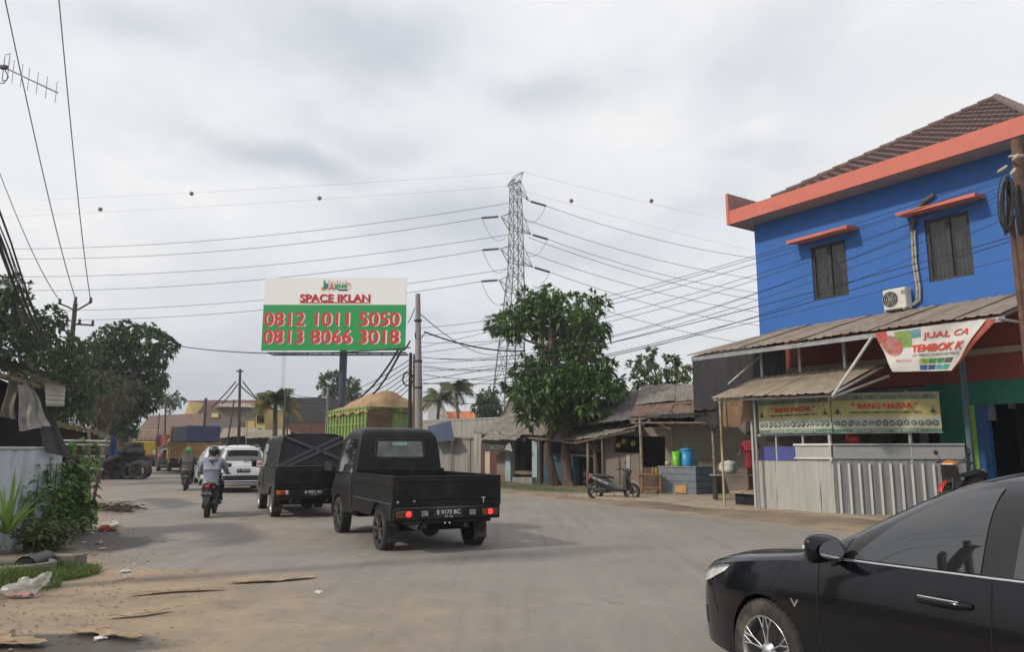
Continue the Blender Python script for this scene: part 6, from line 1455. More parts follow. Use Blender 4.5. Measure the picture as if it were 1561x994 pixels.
def woman():
    f = FP(1141, 750, 17.5); X, Y = 6.50, 20.9; z0 = .46
    t = thing('person', 'woman in a loose dark red dress standing at the left of the food stall', 'person', (X, Y, z0), rad(235))
    # x forward (towards the street), y left, z up, height 1.62
    P = {'pelvis': (Vector((0, 0, .92)), (.135, .10)), 'waist': (Vector((0, 0, 1.05)), (.11, .085)), 'chest': (Vector((.01, 0, 1.22)), (.13, .095)), 'neckb': (Vector((.0, 0, 1.34)), .062), 'neck': (Vector((.01, 0, 1.39)), .046), 'head': (Vector((.03, .01, 1.48)), (.068, .078)), 'crown': (Vector((.02, .01, 1.55)), (.066, .072)), 'nose': (Vector((.105, .015, 1.475)), .012), 'chin': (Vector((.07, .01, 1.42)), .032)}
    B = [('pelvis', 'waist'), ('waist', 'chest'), ('chest', 'neckb'), ('neckb', 'neck'), ('neck', 'head'), ('head', 'crown'), ('head', 'nose'), ('head', 'chin')]
    for sy, n in ((1, 'l'), (-1, 'r')):
        P['sh' + n] = (Vector((0, sy * .16, 1.31)), .048); P['el' + n] = (Vector((.0 if sy > 0 else .04, sy * .24, 1.06)), .036); P['wr' + n] = (Vector((.10 if sy > 0 else .20, sy * .22, .86 if sy > 0 else 1.0)), .024)
        P['hip' + n] = (Vector((0, sy * .085, .86)), .08); P['kn' + n] = (Vector((.02, sy * .09, .47)), .052); P['an' + n] = (Vector((-.01, sy * .09, .09)), .034); P['to' + n] = (Vector((.12, sy * .10, .035)), .030)
        B += [('chest', 'sh' + n), ('sh' + n, 'el' + n), ('el' + n, 'wr' + n), ('pelvis', 'hip' + n), ('hip' + n, 'kn' + n), ('kn' + n, 'an' + n), ('an' + n, 'to' + n)]
        add_hand(P, B, 'wr' + n, sy, (.3, 0, -1) if sy > 0 else (1, 0, -.1), (0, -sy, 0) if sy > 0 else (0, 0, -1), False)
    L('body', capsule_body({'p': P, 'b': B}), SKINM, t)
    v = [Vector((0, 0, .56)), Vector((0, 0, .75)), Vector((0, 0, .95)), Vector((0, 0, 1.10)), Vector((.01, 0, 1.24)), Vector((0, 0, 1.355))]; r = [(.215, .17), (.20, .155), (.175, .135), (.15, .12), (.155, .12), (.075, .07)]; e = [(i, i + 1) for i in range(5)]
    for sy in (1, -1): k = len(v); v += [Vector((0, sy * .165, 1.305)), Vector((.0 if sy > 0 else .03, sy * .225, 1.12))]; r += [.068, .062]; e += [(4, k), (k, k + 1)]
    L('dress', skin(v, e, r, 2, 2), mat('dark_red_cloth', (.24, .015, .03), .85, var=.15, scale=4, bump=.3, bscale=8), t)
    L('skirt', skin([Vector((0, 0, .44)), Vector((0, 0, .58))], [(0, 1)], [(.19, .14), (.18, .14)], 0, 1), mat('dark_skirt', (.016, .016, .02), .9), t)
    hm = MB(); hm.grid(lambda a, b: Vector((.01 + math.sin(a * 2.1) * math.cos(b * 2 * math.pi) * (.088 if math.cos(b * 2 * math.pi) < .55 else .070), .01 + math.sin(a * 2.1) * math.sin(b * 2 * math.pi) * .088, 1.53 + .095 * math.cos(a * 2.1))), 10, 20)
    hm.grid(lambda a, b: Vector((-.035 - .045 * math.sin((b) * math.pi), .01 + .10 * math.cos(b * math.pi), 1.52 - .22 * a)), 6, 10); L('hair', hm, mat('black_hair', (.008, .007, .007), .5), t)
    for sy in (1, -1): mb = MB(); mb.lathe([(.0, .004), (.009, .002), (.010, 0)], (.088, .01 + sy * .028, 1.495), 'X', 8); L('eye', mb, SEAM, t)
    mb = MB(); mb.uw(12.9, 14.3, 16.9, 18.4, .40, .455); tag(obj('wooden_platform', mb, mat('pale_board', (.34, .26, .18), .85)), 'low pale platform the woman in red stands on', 'platform'); mb = MB(); mb.uw(13.0, 14.2, 17.0, 18.3, .10, .397); q_ = obj('platform_shade_box', mb, DARKIN, bpy.data.objects['wooden_platform'])  # inset black box stands for the shade under the platform slab
woman()
# ------------------------------------------------------------------ trees
def leaf_cloud(centers, dirs, length, width, droop=.25, seed=1, tint=None):
    """numpy: folded leaf blades; returns a mesh"""
    rs = np.random.RandomState(seed); n = len(centers); d = dirs / (np.linalg.norm(dirs, axis=1, keepdims=True) + 1e-9)
    ref = rs.normal(size=(n, 3)) * .5 + np.array([0, 0, 1.0]); s = np.cross(d, ref); s /= (np.linalg.norm(s, axis=1, keepdims=True) + 1e-9); up = np.cross(s, d)
    ln = length * rs.uniform(.7, 1.25, (n, 1)); w = width * rs.uniform(.8, 1.2, (n, 1))
    base = centers; mid = base + d * ln * .5 + up * ln * .06; tip = base + d * ln - np.array([0, 0, 1.0]) * ln * droop
    l = mid + s * w * .5 + up * w * .15; r = mid - s * w * .5 + up * w * .15
    V = np.stack([base, l, tip, r, mid], 1).reshape(-1, 3); i = np.arange(n)[:, None] * 5
    Fc = np.concatenate([i + np.array([0, 4, 1]), i + np.array([1, 4, 2]), i + np.array([0, 3, 4]), i + np.array([3, 2, 4])], 0)
    me = bpy.data.meshes.new('leaves'); me.vertices.add(len(V)); me.vertices.foreach_set('co', V.ravel()); m = len(Fc)
    me.loops.add(m * 3); me.loops.foreach_set('vertex_index', Fc.ravel()); me.polygons.add(m); me.polygons.foreach_set('loop_start', np.arange(m) * 3); me.update(calc_edges=True)
    a = me.attributes.new('tint', 'FLOAT', 'POINT'); tv = rs.uniform(0, 1, n) if tint is None else tint; a.data.foreach_set('value', np.repeat(tv, 5))
    return me
def clumps_px(lst, Y, depth=1.0, seed=3):
    rs = random.Random(seed); out = []
    for (x, y, r) in lst:
        yy = Y + rs.uniform(-depth, depth); p = D(x, y, yy); out.append((p, r / F_PX * yy * .98))
    return out
def crown(clumps, per, length, width, seed, rosette=7, flat=.85, inner=.25, droop=.25):
    rs = np.random.RandomState(seed); C_, Dd = [], []
    for (c, r) in clumps:
        n = max(6, int(per * (r ** 2)))
        v = rs.normal(size=(n, 3)); v /= np.linalg.norm(v, axis=1, keepdims=True); rad_ = r * np.where(rs.uniform(size=(n, 1)) < inner, rs.uniform(.3, .8, (n, 1)), rs.uniform(.78, 1.08, (n, 1)))
        lump = 1 + .22 * np.sin(v[:, :1] * 5 + seed) * np.cos(v[:, 2:] * 6 + c[0])
        p = np.array([[c[0], c[1], c[2]]]) + v * rad_ * lump * np.array([1, 1, flat])
        P_ = np.repeat(p, rosette, 0); out = np.repeat(v, rosette, 0); dd = out * .9 + rs.normal(size=out.shape) * .75 + np.array([0, 0, .15])
        C_.append(P_ + rs.normal(size=P_.shape) * length * .12); Dd.append(dd)
    return leaf_cloud(np.concatenate(C_), np.concatenate(Dd), length, width, droop, seed)
BARK = mat('grey_brown_bark', (.13, .095, .07), .92, var=.3, scale=6, bump=.6, bscale=18, streak=True)
LEAF_R = leaf_mat('broad_leaf_green', (.014, .036, .012), (.10, .19, .045), .9)
LEAF_D = leaf_mat('dark_leaf_green', (.012, .026, .012), (.060, .115, .032), .35)
LEAF_M = leaf_mat('mid_leaf_green', (.016, .038, .012), (.075, .13, .03), .6)
LEAF_F = leaf_mat('far_leaf_green', (.03, .055, .025), (.12, .19, .06), .6)
LEAF_B = leaf_mat('dry_brown_leaf', (.045, .040, .030), (.12, .105, .07), .8)
def tree(name, label, base, trunks, clumps, per, length, width, lm, seed, rosette=7, **k):
    t = thing(name, label, 'tree', base, 0)
    for pts, r0, r1 in trunks:
        mb = MB(); n = len(pts); rr = [r0 + (r1 - r0) * i / (n - 1) for i in range(n)]; 
        fine = []; fr = []
        for i in range(n - 1):
            for q in range(4): f_ = q / 4; p = Vector(pts[i]).lerp(Vector(pts[i + 1]), f_); fine.append(p + Vector((noise.noise(p * .8), noise.noise(p * .9 + Vector((5, 0, 0))), 0)) * .10 * (1 if i or q else 0)); fr.append(rr[i] + (rr[i + 1] - rr[i]) * f_)
        fine.append(Vector(pts[-1])); fr.append(rr[-1]); fr[0] *= 1.35; mb.tube(fine, fr, 10); obj('trunk', mb, BARK, t)
    mb = MB(); tops = [Vector(tr[0][-1]) for tr in trunks]; mids = [Vector(tr[0][-2]) for tr in trunks]
    for (c, r) in clumps:
        i = min(range(len(tops)), key=lambda q: (tops[q] - c).length); a = mids[i].lerp(tops[i], .3 + .6 * ((c.z * 7) % 1)); m_ = a.lerp(c, .5) + Vector((0, 0, -r * .3)); mb.tube([a, m_, c], [max(.05, trunks[i][2] * .8), .06, .025], 6)
    br = obj('branches', mb, BARK, t); br.name = 'limb_work'; br['kind'] = 'stuff'
    me = crown(clumps, per, length, width, seed, rosette, **k); me.transform(wm(t).inverted()); cr = obj('crown', me, lm, t); cr['kind'] = 'stuff'
    return t
# right-hand broad-leaved tree with two trunks
YT = 33.9
cl = clumps_px([(855, 478, 36), (826, 486, 32), (792, 492, 32), (765, 494, 22), (812, 458, 22), (838, 452, 18), (893, 488, 30), (905, 466, 20), (898, 512, 28), (872, 522, 28), (845, 522, 26), (908, 542, 16), (880, 548, 18),
                (806, 566, 26), (836, 560, 32), (792, 590, 24), (822, 604, 36), (862, 588, 38), (898, 574, 32), (918, 606, 34), (882, 624, 34), (930, 584, 17), (924, 560, 12), (842, 636, 20), (938, 606, 13), (808, 632, 20), (896, 602, 36), (850, 612, 34), (918, 636, 14)], YT, 1.5, 5)
b1_, b2b = G(848, 739), G(866, 739)
b1_.y = b2b.y = YT
b1_ = Vector((D(846, 730, YT).x, YT, 0)); b2b = Vector((D(868, 730, YT).x, YT - .3, 0))
tree('broad_leaved_tree', 'large broad-leaved tree with two bare trunks growing in front of the sheds', b1_,
     [([b1_, D(838, 700, YT), D(835, 680, YT), D(846, 640, YT), D(850, 560, YT), D(838, 500, YT)], .24, .10), ([b2b, D(863, 700, YT - .3), D(862, 665, YT - .2), D(868, 600, YT + .3), D(885, 520, YT + .3)], .27, .09)],
     cl, 95, .38, .14, LEAF_R, 11, rosette=7, inner=.35)
# dark round tree, left
YL = 50
cl = clumps_px([(165, 522, 28), (196, 516, 28), (228, 522, 28), (252, 530, 18), (150, 556, 40), (190, 562, 45), (222, 575, 30), (172, 612, 42), (212, 612, 26), (140, 600, 40), (186, 645, 24), (236, 560, 16), (246, 584, 9), (160, 640, 30), (120, 575, 36), (232, 600, 14)], YL, 2.0, 9)
base = Vector((D(190, 690, YL).x, YL, 0)); tree('dark_round_tree', 'big dark round-crowned tree behind the heap of tyres', base, [([base, D(190, 670, YL), D(185, 630, YL), D(180, 580, YL)], .30, .14)], cl, 85, .38, .19, LEAF_D, 21, rosette=6)
YL = 35.3
cl = clumps_px([(18, 474, 34), (56, 502, 28), (78, 486, 20), (40, 540, 44), (96, 536, 34), (112, 532, 18), (2, 520, 40), (70, 580, 40), (115, 590, 34), (20, 440, 22), (-20, 470, 40), (105, 630, 30), (60, 630, 32)], YL, 2.0, 19)
base = Vector((D(60, 690, YL).x, YL, 0)); tree('roadside_tree', 'dark green tree above the shack at the left edge', base, [([base, D(60, 650, YL), D(55, 590, YL), D(50, 530, YL)], .22, .10)], cl, 115, .30, .15, LEAF_D, 31, rosette=6)
YL = 41
cl = clumps_px([(150, 590, 30), (180, 600, 26), (165, 625, 28), (135, 620, 30), (200, 585, 14)], YL, 1.0, 29)
base = Vector((D(165, 700, YL).x, YL, 0)); tree('dry_bush_tree', 'twiggy grey-brown half bare tree in front of the dark round tree', base, [([base, D(164, 670, YL), D(162, 640, YL)], .14, .07)], cl, 90, .35, .05, LEAF_B, 41, rosette=6)
# farther trees
for (nm, lab, Y, lst, lm, sd_, per) in (
    ('slender_tree', 'tall two-crowned tree standing behind the billboard post', 92, [(503, 583, 16), (500, 600, 10), (530, 590, 15), (536, 605, 12), (512, 575, 9), (522, 600, 12)], LEAF_M, 51, 40),
    ('dark_small_tree', 'small dark rounded tree to the left of the pylon legs', 82, [(743, 603, 12), (738, 622, 14), (750, 620, 13), (742, 640, 14), (752, 640, 12)], LEAF_D, 61, 50),
    ('back_tree', 'loose green tree rising behind the cream walled shed', 44, [(968, 560, 11), (985, 552, 13), (1002, 570, 13), (1022, 556, 15), (1042, 566, 14), (978, 582, 15), (1010, 590, 16), (1045, 588, 16), (990, 540, 8), (1030, 578, 12)], LEAF_F, 71, 60),
    ('far_left_tree', 'small pale green tree between the far pole and the yellow gabled house', 110, [(250, 610, 9), (262, 608, 9), (272, 614, 8), (255, 618, 9)], LEAF_M, 81, 30)):
    cl = clumps_px(lst, Y, .8, sd_); cx = sum(c[0].x for c in cl) / len(cl); base = Vector((cx, Y, 0)); top = max(c[0].z for c in cl)
    tree(nm, lab, base, [([base, Vector((cx, Y, top * .35)), Vector((cx + .1, Y, top * .62)), Vector((cx, Y, top * .8))], top * .018 + .05, .05)], cl, per, .40 if Y < 60 else .6, .2 if Y < 60 else .32, lm, sd_, rosette=6)
# palms
FROND = leaf_mat('palm_green', (.035, .050, .018), (.13, .15, .05), .5); FRONDY = leaf_mat('palm_yellow', (.16, .11, .03), (.35, .26, .08), .5)
def palm(label, px, py_top, Y, R_, nf, seed, lean=0, yellow=0.0, trunk_r=.16):
    top = D(px, py_top, Y); rs = random.Random(seed); base = Vector((top.x + lean, Y, 0)); t = thing('palm_tree', label, 'palm', base)
    mb = MB(); mb.tube([base, base.lerp(top, .5) + Vector((lean * .2, 0, 0)), top], [trunk_r * 1.3, trunk_r, trunk_r * .8], 10); obj('trunk', mb, BARK, t)
    for k in range(nf):
        az = 2 * math.pi * k / nf + rs.uniform(-.2, .2); el = rs.uniform(.05, 1.15); ln = R_ * rs.uniform(.85, 1.12); dirh = Vector((math.cos(az), math.sin(az), 0)); pts = []
        for i in range(11):
            s_ = i / 10; pts.append(top + dirh * ln * (s_ * math.cos(el * (1 - .2 * s_))) + Vector((0, 0, ln * (s_ * math.sin(el) - (.62 + .35 * (1 - el)) * s_ * s_))))
        mb = MB(); mb.tube(pts, [.035 * (1 - i / 12) for i in range(11)], 5); side = dirh.cross(Vector((0, 0, 1)))
        for i in range(1, 44):
            s_ = i / 44 * 10; j = min(9, int(s_)); p = pts[j].lerp(pts[j + 1], s_ - j); tdir = (pts[j + 1] - pts[j]).normalized(); l2 = R_ * .33 * math.sin(min(1, (i / 44) * 1.05 + .1) * math.pi) ** .5 + .05
            for sg in (-1, 1):
                q = p + (side * sg * .75 + tdir * .55 + Vector((0, 0, -.55 - rs.uniform(0, .5)))) * l2; w_ = tdir * R_ * .019; mb.add([p - w_, p + w_, q], [(0, 1, 2)])
        yl = rs.random() < yellow and el < .6; o = obj('frond', mb, FRONDY if yl else FROND, t); a = o.data.attributes.new('tint', 'FLOAT', 'POINT'); a.data.foreach_set('value', [rs.uniform(.1, .9)] * len(o.data.vertices))
palm('coconut palm with drooping yellow fronds beside the far dark poles', 420, 610, 50, 2.0, 26, 3, 0.1, .45)
palm('taller coconut palm of the pair between the concrete pole and the pylon', 695, 592, 78, 2.6, 18, 5, .5, .1)
palm('shorter coconut palm of the pair, just right of the concrete pole', 670, 606, 74, 2.5, 17, 8, -.3, .15)
# far belt of trees closing the horizon
rs = random.Random(4); cl = []
for k in range(150):
    x = -230 + k * 3.1 + rs.uniform(-1, 1); Y = 175 + rs.uniform(-12, 12); r = rs.uniform(2.0, 3.6)
    if -75 < x < -60: continue
    cl.append((Vector((x, Y, r * .9)), r))
me = crown(cl, 5, 1.0, .6, 91, 5); o = obj('distant_trees', me, LEAF_M); o['kind'] = 'stuff'; o['label'] = 'far belt of trees along the horizon'
# ------------------------------------------------------------------ left roadside: shack, stall, tyres, plants, litter
PWHITE = mat('white_painted_sheet', (.46, .50, .56), .7, var=.10, scale=1.5, bump=.1, streak=True, dirt=(.28, .29, .31), dirt_amt=.25)
OLDW = mat('old_white_zinc', (.46, .44, .40), .6, var=.12, scale=3, dirt=(.22, .17, .13), dirt_amt=.25)
def DD(x, y, Y): return D(x, y, Y)
sk = thing('roadside_shack', 'dark open shack with pale painted front, torn cloths and a white corrugated roof edge', 'shack', Vector((-9.5, 13, 0)))
f0, f1 = D(-60, 686, 11.2), D(88, 686, 13.0); f0.z = f1.z = 0
for i, (s0, s1) in enumerate(((0, .36), (.36, .7), (.7, 1.0))):
    a, b = f0.lerp(f1, s0), f0.lerp(f1, s1 - .004); zt = 1.585 - .003 * i
    mb = MB()
    if i < 2: mb.corr(a, b, b + Vector((0, 0, zt)), a + Vector((0, 0, zt)), 3, .006, 6, wob=.03)
    else: mb.grid(lambda s, v: a.lerp(b + Vector((.10, 0, 0)), s) + Vector((0, .02 * math.sin(s * 6), v * (zt - .12 * max(0, s - .75) * 4 * .9))), 12, 6)
    obj('front_sheet', mb, PWHITE, sk)
BK = DV * 2.6; mb = MB(); mb.slab([f1, f1 + BK, f1 + BK + Vector((0, 0, 1.55)), f1 + Vector((0, 0, 1.45))], (-.04, 0, 0)); obj('side_sheet', mb, mat('grey_side_boards', (.10, .10, .10), .85, var=.3), sk)
mb = MB(); mb.tube([f0 + Vector((0, .02, 1.60)), f1 + Vector((0, .02, 1.60))], .03, 5); obj('rail', mb, mat('pale_rail', (.42, .42, .40), .6), sk)
# interior
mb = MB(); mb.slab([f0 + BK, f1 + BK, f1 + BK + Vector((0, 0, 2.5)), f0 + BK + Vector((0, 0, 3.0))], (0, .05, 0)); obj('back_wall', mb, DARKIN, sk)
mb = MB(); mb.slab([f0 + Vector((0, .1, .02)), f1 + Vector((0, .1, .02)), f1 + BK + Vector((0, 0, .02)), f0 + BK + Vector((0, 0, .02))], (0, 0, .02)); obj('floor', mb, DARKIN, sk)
# dark roof and white edge sheets
r0, r1, r2, r3 = D(-60, 528, 11.2), D(46, 560, 12.2), D(80, 586, 15.2), D(-60, 560, 15)
mb = MB(); mb.corr(D(-60, 532, 11.0), D(44, 556, 12.0), D(70, 575, 15.0), D(-60, 555, 15.0), 9, .02, 4, wob=.03); obj('roof_sheet', mb, ASBD, sk)
mb = MB(); mb.corr(D(24, 560, 12.0), D(104, 588, 12.6), D(96, 590, 14.4), D(50, 580, 14.4), 5, .015, 4); obj('roof_sheet', mb, OLDW, sk)
mb = MB(); a, b, c, d_ = D(68, 584, 12.5), D(70, 619, 12.45), D(98, 619, 12.65), D(100, 590, 12.7); mb.corr(a, b, c, d_, 4.5, .018, 3); obj('hanging_sheet', mb, OLDW, sk)
mb = MB(); mb.tube([D(-60, 556, 11.2), D(60, 590, 12.4)], .05, 5); obj('roof_pole', mb, WOOD, sk)
def cloth(name, pts, Yc, m, wav=.05, ph=0.0):
    tl, tr, br_, bl_ = [D(x, y, Yc + dy) for (x, y, dy) in pts]; mb = MB(); mb.grid(lambda s, v: tl.lerp(tr, s).lerp(bl_.lerp(br_, s), v) + Vector((.02 * math.sin(v * 6), -wav * .5 * (math.sin(s * 7 + v * 2 + ph) + .6 * math.sin(v * 8 + s * 3)) * (.3 + v), 0)), 18, 12); return obj(name, mb, m, sk)
GREYC = mat('grey_old_cloth', (.15, .135, .12), .9, var=.2, scale=4); PALEC = mat('pale_old_cloth', (.29, .28, .265), .9, var=.12, scale=4, dirt=(.11, .09, .075), dirt_amt=.45, dirt_scale=2.5)
cloth('hanging_cloth', [(14, 565, 0), (27, 568, 0), (25, 640, 0), (4, 636, 0)], 12.2, GREYC)
cloth('hanging_cloth', [(26, 578, 0), (43, 586, 0), (62, 652, .1), (32, 658, 0)], 12.1, PALEC, ph=1)
cloth('hanging_cloth', [(40, 588, 0), (50, 592, 0), (77, 650, .1), (62, 650, 0)], 12.25, PALEC, .03, 2)
cloth('dark_tarp', [(45, 584, .1), (62, 584, .2), (112, 700, .4), (72, 690, .2)], 12.4, mat('charcoal_tarp', (.035, .035, .04), .6, var=.15, bump=.3, bscale=5), .04)
# second stall farther on, with metal rails
s2 = thing('rail_stall', 'low dark stall with a thin cream roof edge and pale metal rails beyond the shack', 'stall', Vector((-13, 22, 0)))
mb = MB(); mb.corr(D(70, 640, 19), D(148, 655, 21), D(138, 660, 24), D(50, 645, 24), 8, .02, 3); obj('roof_sheet', mb, mat('cream_sheet', (.42, .38, .30), .7, var=.1), s2)
mb = MB(); mb.corr(D(146, 653, 21), D(173, 668, 21.5), D(163, 672, 22.4), D(140, 660, 22), 3, .015, 3); obj('roof_sheet', mb, OLDW, s2)
mb = MB(); mb.slab([D(85, 652, 23), D(150, 662, 23), D(150, 735, 23), D(85, 735, 23)], (0, .1, 0)); obj('back_wall', mb, mat('brown_dark_wall', (.06, .035, .028), .9, var=.3), s2)
for (xa, ya, xb, yb, Yr) in ((40, 671, 168, 673, 20), (60, 677, 166, 679, 20), (128, 696, 160, 696, 20), (120, 713, 157, 716, 20)):
    mb = MB(); mb.tube([D(xa, ya, Yr - .4), D(xb, yb, Yr)], .028, 5); obj('rail', mb, mat('pale_metal_rail', (.42, .42, .41), .5), s2)
mb = MB(); mb.tube([D(165, 668, 20), D(152, 715, 20), G(140, 775)], .045, 6); obj('leaning_post', mb, mat('brown_post', (.17, .14, .12), .8), s2)
mb = MB(); mb.tube([D(136, 655, 20.2), D(136, 760, 20.2)], .04, 6); obj('post', mb, WOOD, s2)
q = thing('blue_cloth', 'small crumpled blue cloth hanging at the end of the rail stall', 'cloth', D(172, 690, 21.5)); mb = MB()
tl, tr = D(168, 664, 21.5), D(176, 666, 21.5); mb.grid(lambda s, v: tl.lerp(tr, s) + Vector((.12 * v * s + .03 * math.sin(s * 8), .06 * math.sin(s * 9 + v * 4), -.55 * v)), 10, 8); obj('cloth', mb, mat('blue_cloth_dye', (.05, .09, .22), .8), q)
# tyre heap
rs = random.Random(12); tme = None; tb = MB(); tyre(tb, .50, .27); TY = L('tyre', tb, mat('old_tyre', (.030, .029, .029), .8, var=.25, scale=6, bump=.3, dirt=(.12, .10, .085), dirt_amt=.35, dirt_scale=2), None)
tyd = TY.data; bpy.data.objects.remove(TY)
spots = []
def tyre_at(p, rx, rz, tilt, lab, s=1.0):
    o = bpy.data.objects.new('tyre', tyd); col.objects.link(o); o.location = p; o.rotation_euler = (rx, tilt, rz); o.scale = (s, s, s); tag(o, lab, 'tyre', 'worn truck tyres in the roadside heap')
GL = 'worn black truck tyre in the heap under the dark tree'
Yt = 41.5
for (px, n) in ((187, 7), (201, 8), (214, 5), (171, 4)):       # flat stacks
    for k in range(n):
        if px == 214 and k < 3: continue
        b = D(px + rs.uniform(-1.5, 1.5), 727, Yt + rs.uniform(-.1, .1) + (.7 if px == 214 else 0)); tyre_at((b.x, b.y, .14 + k * .24), math.pi / 2 + rs.uniform(-.05, .05), rs.uniform(0, 3), rs.uniform(-.05, .05), '%s tyre up in the %s flat stack of the heap' % (('first', 'second', 'third', 'fourth', 'fifth', 'sixth', 'seventh', 'eighth')[k], {187: 'middle left', 201: 'tallest, middle right', 214: 'rightmost', 171: 'leftmost'}[px]))
for ti, (px, py, rz, rx, s) in enumerate(((158, 722, .3, .2, 1), (166, 712, .9, .35, 1), (176, 700, 1.2, 1.1, 1), (178, 718, -.2, .15, .9), (150, 716, -.5, .3, .9), (192, 688, .5, 1.45, 1), (206, 690, .2, 1.35, 1), (163, 699, .2, .9, 1), (196, 722, -.4, .1, .8))):
    p = D(px, py, Yt - .6 + rs.uniform(-.2, .2)); p.z = max(p.z, .45); tyre_at(p, rx, rz, rs.uniform(-.2, .2), 'tyre %s' % ('leaning low at the far left of the heap', 'leaning against the leftmost stack', 'thrown slantwise high on the left of the heap', 'standing low before the middle left stack', 'lying low at the leftmost foot of the heap', 'lying on top of the middle left stack', 'lying on top of the tallest stack', 'resting on the leftmost stack', 'standing low at the foot of the tallest stack')[ti], s)
p = D(212, 712, Yt - 1.0); p.z = .52; tyre_at(p, .25, -.15, 0, 'grey dusty tyre leaning upright at the right front of the heap', 1.02)
p = D(219, 709, Yt - .3); p.z = .55; tyre_at(p, .3, -.35, 0, 'black tyre leaning just behind the grey dusty front tyre', 1.0)

# plants by the shack -------------------------------------------------------------------------------
def rnd_leaves(pts, dirs, ln, wd, seed, m, parent, droop=.3, name='foliage'):
    me = leaf_cloud(np.array([tuple(p) for p in pts]), np.array([tuple(d) for d in dirs]), ln, wd, droop, seed); me.transform(wm(parent).inverted()); o = obj(name, me, m, parent); o['kind'] = 'stuff'; return o
PL1 = leaf_mat('shrub_leaf', (.03, .075, .018), (.15, .26, .06), 3); PL2 = leaf_mat('yellow_green_blade', (.06, .12, .02), (.20, .32, .06), 3); PL3 = leaf_mat('dusty_shrub_leaf', (.035, .055, .022), (.11, .14, .055), 3)
def shrub(name, label, px, py, hts, spread, seed, lm, leaf=.10, lw=.055, nst=7, per=70, yb=None):
    base = G(px, py); t = thing(name, label, 'plant', base); rs = random.Random(seed); P_, Q_ = [], []; sm = MB()
    for k in range(nst):
        az = rs.uniform(0, 6.28); h = hts * rs.uniform(.6, 1.05); o = Vector((math.cos(az), math.sin(az), 0)) * spread * rs.uniform(.1, 1); pts = [base + o * .25, base + o * .6 + Vector((0, 0, h * .5)), base + o + Vector((0, 0, h))]
        sm.tube(pts, [.012, .009, .005], 5)
        for i in range(per):
            s_ = rs.uniform(.18, 1.0); p = pts[0].lerp(pts[1], s_ * 2) if s_ < .5 else pts[1].lerp(pts[2], s_ * 2 - 1); a = rs.uniform(0, 6.28); d_ = Vector((math.cos(a), math.sin(a), rs.uniform(-.3, .8))); P_.append(p + d_ * rs.uniform(0, .16)); Q_.append(d_)
    sm_ = obj('stems', sm, mat('green_stem', (.10, .09, .04), .8), t); sm_['kind'] = 'stuff'; rnd_leaves(P_, Q_, leaf, lw, seed, lm, t); return t
shrub('leafy_shrub', 'tall leafy green shrub in front of the pale shack wall, right-hand end', 108, 818, 1.65, .55, 5, PL1, .19, .12, 11, 60)
shrub('flowering_shrub', 'thin-stemmed shrub with narrow leaves in front of the pale shack wall', 80, 832, 1.40, .38, 6, PL1, .15, .05, 10, 70)
shrub('low_shrub', 'low bright green bush at the foot of the tall shrub by the road', 126, 812, .7, .32, 7, PL2, .13, .06, 8, 60)
shrub('young_shrub', 'young sparse plant with drooping leaves between the spiky plant and the tall shrubs', 42, 838, 1.15, .40, 8, PL1, .18, .05, 7, 40)
shrub('dark_undergrowth', 'dark tangled undergrowth behind the stone planter', 62, 845, .5, .75, 9, PL3, .12, .05, 14, 60)
def spiky(px, py, label, seed, ln, n=26):
    base = G(px, py); base.z += .35; t = thing('spiky_plant', label, 'plant', Vector((base.x, base.y, 0))); rs = random.Random(seed)
    for k in range(n):
        az = rs.uniform(0, 6.28); el = rs.uniform(.4, 1.4); l = ln * rs.uniform(.7, 1.1); d_ = Vector((math.cos(az) * math.cos(el), math.sin(az) * math.cos(el), math.sin(el))); s_ = d_.cross(Vector((0, 0, 1))).normalized(); vs = []
        for i in range(6):
            q = i / 5; c = base + d_ * l * q - Vector((0, 0, .35 * l * q * q * math.cos(el))); w = .028 * (1 - q) ** .6 + .002; vs += [c - s_ * w, c + s_ * w]
        mb = MB(); mb.add(vs, [(2 * i, 2 * i + 1, 2 * i + 3, 2 * i + 2) for i in range(5)], True); o = obj('leaf', mb, PL2, t); a = o.data.attributes.new('tint', 'FLOAT', 'POINT'); a.data.foreach_set('value', [rs.uniform(.2, 1)] * 12)
spiky(6, 852, 'spiky plant with light green upright blades at the left edge', 3, 1.0, 34)
spiky(70, 835, 'small arching grassy plant with yellowed stems behind the stone planter', 4, .6, 18)
# stone planter edges
def ring_planter(name, label, c, rx, ry, h, m, ang=0):
    mb = MB(); mb.lathe([(.86, .0), (1.0, .02), (1.02, h), (.90, h + .01), (.84, h - .05)], (0, 0, 0), n=30, closed=True); ca, sa = math.cos(ang), math.sin(ang)
    mb.v = [(c.x + x * rx * ca - y * ry * sa, c.y + x * rx * sa + y * ry * ca, c.z + z) for x, y, z in mb.v]; o = obj(name, mb, m); tag(o, label, 'planter'); return o
STN = mat('stained_cement', (.20, .175, .145), .9, var=.2, scale=6, bump=.4, bscale=25, dirt=(.06, .07, .04), dirt_amt=.4, dirt_scale=4)
ring_planter('round_basin', 'old round cement basin edge at the left side of the grass', G(12, 878), .55, .42, .16, STN)
mb = MB(); a, b = G(30, 868), G(112, 868); mb.slab([a, b, b + Vector((.05, .22, 0)), a + Vector((0, .22, 0))], (0, 0, .17)); tag(obj('stone_planter', mb, STN), 'straight cement planter edge behind the grass tuft', 'planter')
mb = MB(); p = G(36, 880); mb.tube([p + Vector((-.1, .6, .12)), p + Vector((0, 0, .12))], .13, 14, cap=False); mb.tube([p + Vector((-.1, .6, .12)), p + Vector((0, 0, .12))], .11, 14); tag(obj('black_pipe', mb, BLACKPL), 'black pipe mouth under the cement planter edge', 'pipe')
